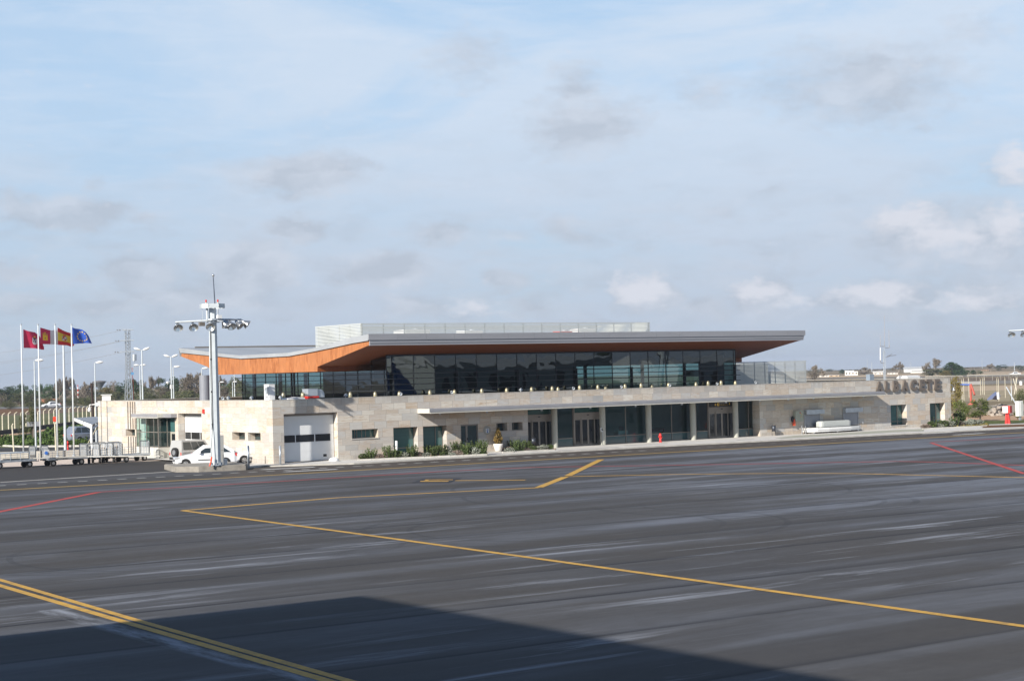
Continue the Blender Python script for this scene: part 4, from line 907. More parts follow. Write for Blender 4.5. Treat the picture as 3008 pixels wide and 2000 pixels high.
p0 = gz(981, 1354); mb = MB(); mb.lathe([(.36, 0), (.38, .08), (.3, .2), (.16, .26), (.002, .28)], (p0.x, p0.y, 0), 12); tag(mb.build('kerb_boulder', m_white, None, True), 'smooth white stone at the right foot of the garage door', 'stone')
# hydrant
def hydrant(p, label, s=1., parent=None):
    h = thing('fire_hydrant', label, 'hydrant', p)
    mb = MB(); mb.lathe([(.14*s, 0), (.14*s, .05*s), (.09*s, .06*s), (.09*s, .50*s), (.12*s, .52*s), (.12*s, .58*s), (.10*s, .66*s), (.05*s, .72*s), (.02*s, .76*s)], (0, 0, 0), 14); mb.build('body', m_redpaint, h, True)
    for a in (-1, 1):
        mb = MB(); mb.tube((a*.08*s, 0, .46*s), (a*.19*s, -.02, .46*s), .05*s, n=10); mb.build('outlet', m_redpaint, h, True)
    mb = MB(); mb.tube((0, -.08*s, .35*s), (0, -.16*s, .35*s), .06*s, n=10); mb.build('front_outlet', m_redpaint, h, True)
    return h
hydrant(gz(1940, 1299), 'red fire hydrant on the pavement in front of the glazed hall', 1.0)
hydrant((*G(199, 1330, GZ)[:2], .15), 'red fire hydrant behind the low wall near the flagpoles', 1.1)
# plant pot
p0 = gz(1464, 1326)
pt = thing('plant_pot', 'large white tapered pot with a bronze conical conifer by the wall', 'plant pot', (p0.x, p0.y, 0))
mb = MB(); mb.lathe([(.001, 0), (.22, 0), (.27, .12), (.36, .40), (.39, .60), (.36, .61), (.34, .52), (.001, .52)], (0, 0, 0), 20); mb.build('pot', m_pot, pt, True)
def leaves(mb, c, rad, n, size, seed, shell=.55, elong=1.0, up=0.):
    rn = random.Random(seed); c = Vector(c)
    for i in range(n):
        d = Vector((rn.gauss(0, 1), rn.gauss(0, 1), rn.gauss(0, 1))).normalized(); rr = shell+(1-shell)*rn.random()**.6
        p = c+Vector((d.x*rad[0], d.y*rad[1], d.z*rad[2]))*rr
        s = size*rn.uniform(.6, 1.3)
        a = Vector((rn.gauss(0, 1), rn.gauss(0, 1), rn.gauss(0, 1)+up)).normalized(); b2 = a.orthogonal(); b2.rotate(Matrix.Rotation(rn.random()*6.28, 3, a)); b2.normalize()
        mb.quad(p-a*s*elong, p-b2*s*.5, p+a*s*elong, p+b2*s*.5)
mb = MB()
for i in range(26):
    t = i/25; z = .58+t*1.15; rr = .40*(1-abs(t-.28)*1.1) if t > .28 else .22+.18*t/.28
    rr = max(rr, .04); leaves(mb, (random.uniform(-.04, .04), random.uniform(-.04, .04), z), (rr, rr, .12), 60, .075, i, .5, 1.1, 1.5)
mb.build('conifer', l_gold, pt)
# wall sign, info stand, bins
mb = MB(); mb.lathe([(.34, 0), (.34, .03), (.001, .031)], (18.5, -.0, 1.66), 24, (0, -1, 0)); sgn = tag(mb.build('wall_plaque', M('plaque_grey', (.34, .33, .30), .7)), 'round grey plaque with white emergency sign on the shaded wall', 'sign')
mb = MB(); mb.box(18.36, 18.66, -.06, -.035, 1.46, 1.80); mb.build('sign_plate', m_plate, sgn)
mb = MB(); mb.lathe([(.07, 0), (.07, .004), (.001, .005)], (18.51, -.062, 1.55), 14, (0, -1, 0)); mb.box(18.43, 18.59, -.068, -.061, 1.67, 1.74); mb.build('symbol', m_bluep, sgn)
p0 = Vector((30.0, .15, 0)); st = thing('sign_stand', 'slim post with tilted information plate beside the middle sliding door', 'sign stand', p0)
mb = MB(); mb.tube((0, 0, 0), (0, 0, 1.15), .025, n=8); mb.lathe([(.15, 0), (.15, .02), (.02, .03)], (0, 0, 0), 14); mb.build('post', m_steel, st)
mb = MB(); mb.poly([(-.17, -.03, 1.08), (.17, -.03, 1.08), (.2, .05, 1.42), (-.14, .05, 1.42)]); mb.poly([(-.14, .07, 1.42), (.2, .07, 1.42), (.17, -.01, 1.08), (-.17, -.01, 1.08)]); mb.build('plate', m_plate, st)
mb = MB(); mb.poly([(-.07, -.035, 1.18), (.09, -.035, 1.18), (.1, .015, 1.34), (-.05, .015, 1.34)]); mb.build('symbol', m_blackpl, st)
m_binst = M('dark_blue_steel', (.07, .08, .10), .35, .5, .1, 3)
def bin_(p, label, stand=True):
    o = thing('litter_bin', label, 'litter bin', p, group='dark steel litter bins')
    z0 = .38 if stand else .1
    mb = MB(); mb.lathe([(.001, z0), (.17, z0), (.19, z0+.5), (.17, z0+.5), (.16, z0+.1), (.001, z0+.08)], (0, 0, 0), 16); mb.build('bucket', m_binst, o, True)
    mb = MB()
    for a in (-1, 1): mb.tube((a*.2, 0, 0), (a*.2, 0, z0+.55), .018, n=6)
    mb.tube((-.2, 0, z0), (.2, 0, z0), .015, n=6); mb.build('frame', m_blackpl, o)
    return o
bin_((48.75, -.35, 0), 'dark litter bin on two legs at the right end of the glazed hall')
bin_((22.75, -.25, 0), 'dark litter bin at the left edge of the glazed hall'); 
p0 = G(2822, 1238, 0); bin_((p0.x, p0.y, 0), 'dark litter bin beneath the small tree past the terminal', False)
# luggage belt with two shutters
for (a, c, lb) in ((52.9, 54.75, 'left grey roller shutter over the luggage belt'), (57.85, 59.7, 'right grey roller shutter over the luggage belt')):
    o = thing('roller_shutter', lb, 'shutter', (a, 0, 0), group='roller shutters behind the luggage belt', absolute=True)
    mb = MB(); z = .55
    while z < 1.68: mb.box(a, c, -.035, -.012, z, z+.07); z += .075
    mb.build('curtain', M('shutter_slats', (.33, .34, .37), .45, .4, .05, 2), o)
    mb = MB(); mb.box(a-.05, c+.35, -.36, -.01, 1.70, 2.10); mb.build('housing', m_galv, o)
    mb = MB(); mb.box(a-.07, a, -.08, -.01, .5, 1.7); mb.box(c, c+.07, -.08, -.01, .5, 1.7); mb.build('guide_rail', m_steel, o)
bt = thing('luggage_belt', 'white bowed baggage carousel with long cover against the stone wall', 'luggage belt', (56, -1, 0), absolute=True)
arc = [(52.6, -.05), (52.75, -.7), (53.4, -1.1), (54.6, -1.28), (56, -1.32), (57.4, -1.28), (58.6, -1.05), (59.25, -.7), (59.4, -.05)]
def prism(mb, pts, z0, z1):
    n = len(pts)
    for i in range(n): a, c = pts[i], pts[(i+1) % n]; mb.quad((*a, z0), (*c, z0), (*c, z1), (*a, z1))
    mb.poly([(*p, z1) for p in pts]); mb.poly([(*p, z0) for p in pts[::-1]])
mb = MB(); prism(mb, arc, .14, .30); prism(mb, [(56+(x-56)*1.02, y*1.06 if y < -.1 else y) for x, y in arc], .31, .50); mb.build('belt_skirt', m_white, bt)
mb = MB(); prism(mb, [(56+(x-56)*.96, y*.92) for x, y in arc], .50, .54); mb.build('belt', m_blackpl, bt)
mb = MB(); mb.box(53.1, 53.25, -.9, -.2, 0, .14); mb.box(58.7, 58.85, -.9, -.2, 0, .14); mb.box(55.9, 56.1, -1, -.2, 0, .14); mb.build('foot', m_steel, bt)
mb = MB(); prism(mb, [(54.0, -.35), (54.0, -.75), (54.1, -.9), (54.3, -.95), (57.6, -.95), (57.8, -.9), (57.9, -.75), (57.9, -.35)], .54, 1.0); prism(mb, [(54.1, -.42), (54.1, -.76), (54.3, -.88), (57.6, -.88), (57.8, -.76), (57.8, -.42)], 1.0, 1.05); mb.build('belt_cover', m_louvre, bt)
mb = MB(); mb.tube((59.4, -.9, .5), (59.4, -.9, .72), .03); mb.lathe([(.001, -.1), (.08, -.06), (.1, 0), (.08, .06), (.001, .1)], (59.4, -.9, .75), 12); mb.tube((52.5, -.5, 0), (52.5, -.5, .7), .04); mb.tube((52.2, -.35, .0), (52.2, -.35, .72), .07); mb.build('guard_post', m_steel, bt)
mb = MB(); mb.box(51.5, 52.5, -.32, -.01, 1.12, 2.05); cb = tag(mb.build('control_cabinet', M('grey_green_cabinet', (.36, .38, .31), .5)), 'grey green electrical cabinet on the wall left of the luggage belt', 'cabinet')
mb = MB(); mb.box(52.0, 52.12, -.34, -.32, 1.85, 1.92); mb.cur = 1; mb.box(52.15, 52.3, -.335, -.32, 1.72, 1.76); mb.box(52.1, 52.2, -.335, -.32, 1.5, 1.56); mb.build('button', [m_redpl, m_signyel], cb)
mb = MB(); mb.extr([(51.18, 1.2), (51.2, 1.5), (51.3, 1.62), (51.42, 1.45), (51.42, 1.0), (51.3, 1.1)], -.2, -.06, axis=1); mb.cur = 1; mb.extr([(51.32, .78), (51.36, 1.3), (51.46, 1.36), (51.55, 1.1), (51.56, .76)], -.24, -.08, axis=1); tag(mb.build('work_jacket', [m_blackpl, m_orange]), 'black and orange work jacket hanging beside the grey cabinet', 'jacket')

# shrub beds
def shrub(kind, mt, seed):
    mb = MB(); rn = random.Random(seed)
    if kind == 'dome':
        for i in range(9): a = rn.random()*6.28; leaves(mb, (math.cos(a)*.18*rn.random(), math.sin(a)*.18*rn.random(), .2), (.26, .26, .2), 60, .05, seed*20+i, .6)
    elif kind == 'spike':
        for i in range(34):
            a = rn.random()*6.28; r = rn.random()*.28; h = rn.uniform(.35, .8); lean = rn.uniform(0, .25)
            p = Vector((math.cos(a)*r, math.sin(a)*r, .02)); q = p+Vector((math.cos(a)*lean, math.sin(a)*lean, h))
            for k_ in range(15):
                t = k_/15; c = p.lerp(q, t); leaves(mb, c, (.04, .04, .05), 2, .045, seed*99+i*9+k_, .5, 1.2, 1.5)
    else:
        for i in range(12): a = rn.random()*6.28; leaves(mb, (math.cos(a)*.25*rn.random(), math.sin(a)*.22*rn.random(), .14), (.3, .28, .16), 55, .045, seed*33+i, .6)
    return mb
SHR = {}
for key, kind, mt, nm in (('g', 'spike', l_rose, 'rosemary_bush'), ('d', 'dome', l_rose, 'rosemary_bush'), ('s', 'dome', l_silver, 'santolina_bush'), ('S', 'low', l_silver, 'santolina_bush'), ('m', 'low', l_mauve, 'dry_shrub')):
    SHR[key] = [shrub(kind, mt, 11+3*i+ord(key)) for i in range(2)], mt, nm
SHM = {k: [mbx.build(v[2], v[1]) for mbx in v[0]] for k, v in SHR.items()}
for l_ in SHM.values():
    for o in l_: COL.objects.unlink(o)
desc = {'g': 'upright green rosemary bush', 'd': 'rounded dark green bush', 's': 'silver grey santolina dome', 'S': 'spreading silver grey santolina', 'm': 'dry mauve brown shrub'}
rn = random.Random(5)
def bed(x0, y0, x1, y1, code, where, grp, zb=.0, depth=.0, sc=1.):
    n = len(code)
    for i, k_ in enumerate(code):
        if k_ == ' ': continue
        t = (i+.5)/n; p0 = G(x0+(x1-x0)*t+rn.uniform(-4, 4), y0+(y1-y0)*t, zb); p0.y += depth+rn.uniform(-.15, .15)
        src = rn.choice(SHM[k_]); o = src.copy(); COL.objects.link(o); o.location = (p0.x, p0.y, zb); s = rn.uniform(.95, 1.35)*sc
        o.scale = (s*rn.uniform(.9, 1.25), s*rn.uniform(.9, 1.2), s*rn.uniform(.85, 1.15)); o.rotation_euler = (0, 0, rn.random()*6.28)
        tag(o, desc[k_]+' '+where, 'shrub', desc[k_]+' '+grp)
bed(1058, 1350, 1428, 1336, 'dgmgdsgmsgdSmgsg', 'in front row of long bed under tall windows', 'long bed front', sc=1.0)
bed(1075, 1345, 1428, 1331, 'gmgggsdmgSgsgdg', 'in back row of long bed under tall windows', 'long bed back', depth=1.0, sc=1.0)
bed(1482, 1330, 1628, 1320, 'sdgmdSsd', 'in the short bed before the left sliding door', 'short bed', sc=.95)
bed(1500, 1326, 1625, 1317, 'mgsgdms', 'at back of short bed before left sliding door', 'short bed back', depth=.9, sc=.9)
bed(2718, 1258, 2888, 1248, 'mdSdsgmSss', 'in front row of bed at terminal right end', 'right bed front', depth=.2, sc=1.25)
bed(2745, 1254, 2880, 1246, 'dmgdgmSg', 'in back row of bed at terminal right end', 'right bed back', depth=2.0, sc=1.25)
mb = MB()
for (a, c) in (((1052, 1353.0), (1432, 1337)), ((1478, 1331), (1632, 1323)), ((2712, 1261), (2900, 1252))):
    p, q = G(*a, 0), G(*c, 0); d = (q-p).normalized(); n = Vector((-d.y, d.x, 0)); L_ = (q-p).length; t = 0
    while t < L_:
        e = min(t+1.0, L_)-.02; A, B = p+d*t, p+d*e; h = .11+rn.uniform(-.01, .01)
        i = len(mb.v)
        for Z_ in (0, h):
            for w_ in (0, .16): mb.v += [tuple(A+n*w_+Vector((0, 0, Z_))), tuple(B+n*w_+Vector((0, 0, Z_)))]
        for f_ in ((0, 1, 5, 4), (4, 5, 7, 6), (2, 6, 7, 3), (0, 4, 6, 2), (1, 3, 7, 5)): mb.f.append(tuple(i+k_ for k_ in f_)); mb.mi.append(0)
        t += 1.0
tag(mb.build('bed_edging', m_kerb), 'pale concrete edging blocks in front of the shrub beds', 'edging')
mb = MB()
for pts in ([(1052, 1352), (1432, 1336), (1432, 1330), (1060, 1344)], [(1478, 1330), (1632, 1322), (1632, 1316), (1482, 1324)], [(2712, 1260.5), (2900, 1251.5), (2900, 1244), (2716, 1252)]):
    mb.poly([G(x, y, .01) for x, y in pts])
struct(mb.build('bed_soil', m_soil))

# ------------------------------------------------------------------ floodlight mast on its plinth
Mz = .28; Mp = G(634, 1367, Mz)
pl = [G(x, y, 0) for x, y in [(516, 1382.5), (582, 1384.5), (723, 1377.5), (738, 1372), (720, 1366)]]
mb = MB()
front = [Vector((Mp.x-3.4, Mp.y-1.5, 0)), Vector((Mp.x-1.4, Mp.y-2.1, 0)), Vector((Mp.x+2.5, Mp.y-1.7, 0)), Vector((Mp.x+3.0, Mp.y-.7, 0)), Vector((Mp.x+2.2, Mp.y+2.0, 0)), Vector((Mp.x-2.6, Mp.y+2.6, 0))]
f0 = [G(x, y, GZ) for x, y in [(516, 1387), (584, 1386.5), (722, 1380.5), (728, 1377)]]
f0 += [f0[3]+Vector((.6, 4.2, 0)), f0[0]+Vector((1.2, 4.5, 0))]
prism(mb, [(p.x, p.y) for p in f0], GZ-.02, Mz-.04)
cx = sum(p.x for p in f0)/6; cy = sum(p.y for p in f0)/6
prism(mb, [(cx+(p.x-cx)*.985, cy+(p.y-cy)*.97) for p in f0], Mz-.04, Mz)
tag(mb.build('mast_plinth', m_plinth), 'low rough concrete island carrying the floodlight mast', 'plinth')
MT = 'floodlight_mast'
def zm(py): return hz(628, py, Mp)
mast = thing(MT, 'tall pale octagonal floodlight mast on the concrete island', 'floodlight mast', Mp)
ztop = zm(896)-Mz
mb = MB(); mb.lathe([(.36, 0), (.335, ztop*.35), (.285, ztop*.8), (.25, ztop)], (0, 0, 0), 8); mb.build('pole', m_galvl, mast)
mb = MB(); mb.lathe([(.48, 0), (.48, .05), (.34, .06), (.34, .1)], (0, 0, 0), 8)
for i in range(8): a = i*math.pi/4+.39; mb.box(math.cos(a)*.4-.04, math.cos(a)*.4+.04, math.sin(a)*.4-.04, math.sin(a)*.4+.04, .05, .22)
mb.build('base_plate', m_galv, mast)
rt = Vector((math.cos(YAW-.175), -math.sin(YAW-.175), 0)); bk = Vector((-rt.y, rt.x, 0))      # across and along the sight line
PPM = FPX/((Mp-CAM).dot(fw))
def mp(dx, py, dep=0.): return rt*(dx/PPM) + bk*dep + Vector((0, 0, zm(py)-Mz))
# top collar
mb = MB(); n = 8; zc0, zc1 = zm(906)-Mz, zm(893)-Mz
for i in range(n):
    if i in (2,): continue
    a0, a1 = i*2*math.pi/n+.1, (i+1)*2*math.pi/n+.02
    for (r_, dz) in ((.86, 0),):
        P0, P1 = Vector((math.cos(a0), math.sin(a0), 0))*r_, Vector((math.cos(a1), math.sin(a1), 0))*r_
        mb.quad(P0+Vector((0, 0, zc0)), P1+Vector((0, 0, zc0)), P1+Vector((0, 0, zc1)), P0+Vector((0, 0, zc1)))
        Q0, Q1 = P0*.93, P1*.93
        mb.quad(Q1+Vector((0, 0, zc0)), Q0+Vector((0, 0, zc0)), Q0+Vector((0, 0, zc1)), Q1+Vector((0, 0, zc1)))
        mb.quad(P0+Vector((0, 0, zc1)), P1+Vector((0, 0, zc1)), Q1+Vector((0, 0, zc1)), Q0+Vector((0, 0, zc1))); mb.quad(P1+Vector((0, 0, zc0)), P0+Vector((0, 0, zc0)), Q0+Vector((0, 0, zc0)), Q1+Vector((0, 0, zc0)))
for i in range(4):
    a = i*math.pi/2+.4; mb.tube((0, 0, (zc0+zc1)/2), (math.cos(a)*.82, math.sin(a)*.82, (zc0+zc1)/2), .03, n=5)
mb.build('head_collar', m_galvl, mast)
mb = MB()
for dx, dep, r_ in ((-15.5, -.3, .075), (16, -.2, .035), (8, .6, .06), (-29, .1, .012)): mb.tube(mp(dx, 938, dep), mp(dx-.5, 905, dep), r_, n=8)
mb.build('hanger_rod', m_galvl, mast)
mb = MB(); mb.lathe([(.5, 0), (.5, .1), (.3, .1), (.3, 0)], mp(0, 941), 12); mb.box(*[v for v in ()] or (-.35, .35, -.35, .35, zm(948)-Mz, zm(944)-Mz))
mb.build('lamp_carriage', m_galv, mast)
mb = MB(); mb.tube(mp(0, 941, -.25), mp(-108, 944.5, -.15), .065, n=8); mb.build('lamp_arm', m_galvl, mast)
mb = MB(); mb.tube(mp(10, 938, .2), mp(84, 939, .9), .06, n=8); mb.build('lamp_arm', m_galv, mast)
mb = MB(); mb.tube(mp(-10, 939, .2), mp(-30, 938, 1.6), .05, n=8); mb.tube(mp(10, 943, -.2), mp(30, 946, -1.2), .05, n=8); mb.build('lamp_arm', m_galv, mast)
def flood(dx, py, dep, aim):
    c = mp(dx, py, dep); a = Vector(aim).normalized()
    mb = MB(); mb.lathe([(.001, -.42), (.09, -.40), (.10, -.26), (.18, -.14), (.27, .02), (.32, .12), (.325, .15), (.31, .15)], c, 18, a); o = mb.build('floodlight', m_steel, mast, True)
    g = MB(); g.lathe([(.31, .148), (.20, .02), (.08, -.12), (.001, -.14)], c, 18, a); g.build('reflector', M('polished_reflector', (.75, .76, .74), .22, .8, .15, 5), o, True)
    k_ = MB(); k_.tube(c-a*.3, Vector((c.x, c.y, zm(943)-Mz)), .03, n=5); k_.build('yoke', m_galv, o)
    return o
v0 = -bk
flood(-100, 958, -.15, v0*.8+Vector((0, 0, -.75))+rt*.12); flood(-56, 958, -.15, v0*.85+Vector((0, 0, -.7))+rt*.15); flood(-6, 958, -.55, v0*.85+Vector((0, 0, -.65))-rt*.1)
flood(54, 957, -.2, v0*.7+Vector((0, 0, -.8))+rt*.3); flood(78, 955, .5, rt*.7+v0*.35+Vector((0, 0, -.75))); flood(98, 952, .8, rt*.85+v0*.1+Vector((0, 0, -.6))); flood(42, 950, .9, bk*.6+rt*.3+Vector((0, 0, -.6))); flood(36, 952, .2, bk*.2+rt*.5+Vector((0, 0, -.8)))
mb = MB(); c = mp(-32, 951, .6); mb.box(c.x-.2, c.x+.2, c.y-.1, c.y+.1, c.z-.12, c.z+.14); mb.tube(c, c+Vector((0, 0, .35)), .03, n=5); mb.build('ballast_box', m_frame, mast)
mb = MB(); c = mp(19, 931, -.3); mb.box(c.x-.15, c.x+.15, c.y-.12, c.y+.12, c.z-.12, c.z+.1); mb.build('junction_box', m_white, mast)
for dx in (-18, 16):
    mb = MB(); c = mp(dx, 892, -.3); mb.tube(c, c+Vector((0, 0, .12)), .04, n=8); mb.cur = 1; mb.lathe([(.055, .1), (.06, .16), (.05, .24), (.001, .28)], c, 10); mb.build('obstruction_light', [m_cream, m_redpl], mast)
mb = MB(); mb.tube(mp(7.5, 893, .2), mp(4.5, 815, .2), .045, .03, 8); mb.build('lightning_rod', M('blue_grey_rod', (.12, .14, .18), .4, .5), mast)
mb = MB(); mb.lathe([(.001, -.1), (.07, -.06), (.09, 0), (.07, .06), (.001, .1)], mp(4.5, 808.5, .2), 12); mb.tube(mp(4.5, 815, .2), mp(4.5, 810, .2), .04); mb.build('finial', m_steel, mast, True)
mb = MB(); mb.path([mp(-8, 945, -.25), mp(-8.5, 1050, -.3), mp(-9.5, 1180, -.35), mp(-8.5, 1245, -.38), mp(-9, 1262, -.42)], .022, 6); mb.path([mp(-5.5, 945, -.25), mp(-6.5, 1245, -.36), mp(-10, 1290, -.5), mp(-13, 1320, -.6), mp(-11, 1345, -.6)], .018, 6)
for py in (1055, 1150, 1246): mb.tube(mp(-9, py, -.3), mp(-4, py, -.2), .05, n=6)
mb.build('cable', m_blackpl, mast)
mb = MB(); mb.path([mp(-11.5, 1340, -.62), mp(-14, 1356, -.66), mp(-18, 1367, -.7)], .06, 8); mb.build('hose_end', m_orange, mast)
cbp = G(654, 1364, Mz); cbn = tag(MB().box(-.24, .24, -.2, .2, 0, 2.0).build('equipment_cabinet', M('pale_grey_cabinet', (.36, .36, .35), .6, 0, .05, 1)), 'tall flat grey cabinet standing behind the floodlight mast', 'cabinet')
cbn.location = (cbp.x, cbp.y+.4, Mz-.02); cbn.rotation_euler = (0, 0, -.2)
mb = MB(); mb.box(-.2, .2, -.212, -.202, .98, 1.0); mb.box(.15, .17, -.22, -.202, .4, .7); mb.build('door_seam', m_frame, cbn)
o = tag(MB().box(-.1, .1, -.1, .1, 0, .4).box(-.11, .11, -.11, .11, .4, .43).build('junction_post', m_galv), 'small grey junction box at the foot of the mast', 'junction box'); q0 = G(658, 1365, Mz); o.location = (q0.x, q0.y-.2, Mz)
# second mast, whose lamps reach into the right edge
note_kids(mast)
m2 = far(3053, 149)
mast2 = dup(mast, (m2.x, m2.y, 0), -.25, 'pale floodlight mast at the far right edge with only lamps in view', (1, 1, .872))

# ------------------------------------------------------------------ cars
def car(name, label, cat, L_=3.8, w_=1.62, h=1.42, wb_=2.47, body=None, kind='hatch', bumper=None, spare=False, group=None):
    o = thing(name, label, cat, (0, 0, 0), 0, group)
    hw = w_/2
    if kind == 'hatch':
        st_ = [(-.5, .30, .58, .78), (-.47, .22, .66, .88), (-.40, .20, .76, .96), (-.28, .20, .88, 1), (-.18, .20, .95, 1), (.1, .20, .98, 1), (.35, .20, 1.0, 1), (.46, .22, .98, .95), (.5, .30, .80, .86)]
        gh = [(-.20, .95), (-.03, h-.02), (.30, h), (.47, .98)]
    elif kind == 'mpv':
        st_ = [(-.5, .30, .70, .8), (-.46, .22, .85, .92), (-.36, .20, 1.0, 1), (-.26, .20, 1.06, 1), (.2, .2, 1.08, 1), (.47, .22, 1.08, .95), (.5, .3, .9, .88)]
        gh = [(-.30, 1.03), (-.08, h-.03), (.36, h), (.48, 1.08)]
    elif kind == 'sedan':
        st_ = [(-.5, .3, .55, .8), (-.46, .22, .70, .92), (-.3, .2, .85, 1), (-.18, .2, .90, 1), (.28, .2, .92, 1), (.47, .22, .90, .93), (.5, .3, .75, .85)]
        gh = [(-.19, .88), (-.06, h-.01), (.16, h), (.33, .92)]
    else:   # off-roader
        st_ = [(-.5, .42, .85, .86), (-.47, .38, 1.0, .96), (-.2, .38, 1.08, 1), (0, .38, 1.1, 1), (.46, .38, 1.1, 1), (.5, .45, 1.08, .97)]
        gh = [(-.17, 1.07), (-.06, h-.03), (.46, h), (.495, 1.1)]
    mb = MB(); rings = []
    for (t, zl, zt, k_) in st_:
        x = t*L_; a = hw*k_
        rings.append([(x, -a*.88, zl), (x, -a, zl+.14), (x, -a, zt-.16), (x, -a*.93, zt-.02), (x, -a*.6, zt), (x, a*.6, zt), (x, a*.93, zt-.02), (x, a, zt-.16), (x, a, zl+.14), (x, a*.88, zl)])
    i0 = len(mb.v)
    for r_ in rings: mb.v += r_
    n = 10
    for j in range(len(rings)-1):
        for k_ in range(n): mb.f.append((i0+j*n+k_, i0+j*n+(k_+1) % n, i0+(j+1)*n+(k_+1) % n, i0+(j+1)*n+k_)); mb.mi.append(0)
    mb.f.append(tuple(i0+k_ for k_ in range(n))); mb.mi.append(0); mb.f.append(tuple(i0+(len(rings)-1)*n+n-1-k_ for k_ in range(n))); mb.mi.append(0)
    # cabin
    (xa, za), (xb, zb_), (xc, zc), (xd, zd) = [(t*L_, z) for t, z in gh]
    wb0, wt = hw*.93, hw*.78
    A = [(xa, -wb0, za-.05), (xb, -wt, zb_-.05), (xb+.12, -wt+.05, zb_), (xc, -wt+.05, zc), (xc+.05, -wt, zc-.06), (xd, -wb0, zd-.05)]
    Bm = [(p[0], -p[1], p[2]) for p in A]; i1 = len(mb.v); mb.v += A+Bm
    mb.f.append(tuple(i1+k_ for k_ in range(6))); mb.mi.append(0); mb.f.append(tuple(i1+11-k_ for k_ in range(6))); mb.mi.append(0)
    for k_ in range(5): mb.f.append((i1+k_, i1+6+k_, i1+7+k_, i1+k_+1)); mb.mi.append(0)
    # wheel arches
    mb.cur = 1; wr_ = .30 if kind != 'suv' else .37
    fx, rx = -wb_/2-.05*L_*.3, wb_/2-.05*L_*.3
    for x in (fx, rx):
        for s_ in (-1, 1): mb.tube((x, s_*(hw+.004), wr_), (x, s_*(hw-.2), wr_), wr_+.055, n=20)
    o_body = mb.build('body', [body, m_blackpl], o)
    def sp(a, c, e, d, off=.012):
        a, c, e, d = map(Vector, (a, c, e, d)); nn = (c-a).cross(d-a).normalized()*off
        return a+nn, c+nn, e+nn, d+nn
    # glazing
    g = MB(); f_ = .10
    def lerp(p, q, t): return Vector(p).lerp(Vector(q), t)
    g.quad(*sp(lerp(A[0], Bm[0], .92), lerp(A[0], Bm[0], .08), lerp(A[1], Bm[1], .06), lerp(A[1], Bm[1], .94), -.014)); g.build('windscreen', m_carglass, o)
    g = MB(); g.quad(*sp(lerp(A[5], Bm[5], .1), lerp(A[5], Bm[5], .9), lerp(A[4], Bm[4], .9), lerp(A[4], Bm[4], .1), -.014)); g.build('rear_window', m_carglass, o)
    cuts = {'hatch': [.02, .50, .93], 'mpv': [.04, .36, .68, .95], 'sedan': [.02, .5, .94], 'suv': [.03, .34, .63, .97]}[kind]
    for s_ in (-1, 1):
        for c0, c1 in zip(cuts, cuts[1:]):
            lo0, lo1 = lerp((A[0][0]+.12, s_*wb0, za+.0), (A[5][0]-.05, s_*wb0, zd+.0), c0+.015), lerp((A[0][0]+.12, s_*wb0, za+.0), (A[5][0]-.05, s_*wb0, zd+.0), c1-.015)
            hi0, hi1 = lerp((A[1][0]+.06, s_*wt, zb_-.12), (A[4][0]-.02, s_*wt, zc-.12), c0+.015), lerp((A[1][0]+.06, s_*wt, zb_-.12), (A[4][0]-.02, s_*wt, zc-.12), c1-.015)
            off = Vector((0, s_*.016, .004)); g = MB(); g.quad(lo0+off, lo1+off, hi1+off, hi0+off); g.build('side_window', m_carglass, o)
    for x in (fx, rx):
        for s_ in (-1, 1):
            g = MB(); y0 = s_*(hw+.012); y1 = s_*(hw-.19); g.tube((x, y1, wr_), (x, y0, wr_), wr_, n=20); wh = g.build('wheel', m_tyre, o)
            g = MB(); g.lathe([(wr_*.62, 0), (wr_*.60, .012), (wr_*.28, .006), (wr_*.2, .02), (.001, .022)], (x, y0, wr_), 14, (0, s_, 0)); g.build('rim', m_rim, wh)
            g = MB()
            for q5 in range(5): an = q5*1.2566; g.tube((x+math.cos(an)*wr_*.3, y0+s_*.014, wr_+math.sin(an)*wr_*.3), (x+math.cos(an+.3)*wr_*.52, y0+s_*.014, wr_+math.sin(an+.3)*wr_*.52), .022, n=4)
            g.build('rim_slot', m_blackpl, wh)
    zf = st_[1][2]
    bm = bumper or m_blackpl
    g = MB(); g.box(-L_/2-.03, -L_/2+.12, -hw*.80, hw*.80, .40, .50); g.box(-L_/2+.1, -L_/2+.45, -hw-.01, -hw+.03, .42, .50); g.box(-L_/2+.1, -L_/2+.45, hw-.03, hw+.01, .42, .50); g.build('bumper', bm, o)
    g = MB(); g.box(L_/2-.12, L_/2+.04, -hw*.86, hw*.86, .38, .56); g.build('bumper', bm, o)
    if kind != 'suv':
        g = MB(); g.box(-L_/2-.015, -L_/2+.05, -hw*.35, hw*.35, .52, .60); g.box(-L_/2-.02, -L_/2+.05, -hw*.55, hw*.55, .22, .30); g.build('grille', m_blackpl, o)
        g = MB()
        for s_ in (-1, 1): g.box(-.55, .75, s_*(hw+.004)-.008, s_*(hw+.004)+.008, .50, .56)
        g.build('side_strip', m_blackpl, o)
    for s_ in (-1, 1):
        g = MB(); g.extr([(s_*hw*.42, .58), (s_*hw*.86, .60), (s_*hw*.90, .74), (s_*hw*.5, .68)], -L_/2+.005, -L_/2+.30); g.build('headlight', m_head, o)
        g = MB(); g.box(L_/2-.10, L_/2+.012, min(s_*hw*.78, s_*hw*.90), max(s_*hw*.78, s_*hw*.90), .70, .92); g.build('tail_light', m_redpl, o)
        g = MB(); g.box(xa+.28, xa+.42, min(s_*(hw), s_*(hw+.16)), max(s_*(hw), s_*(hw+.16)), za+.0, za+.13); g.build('mirror', body if kind != 'suv' else m_blackpl, o)
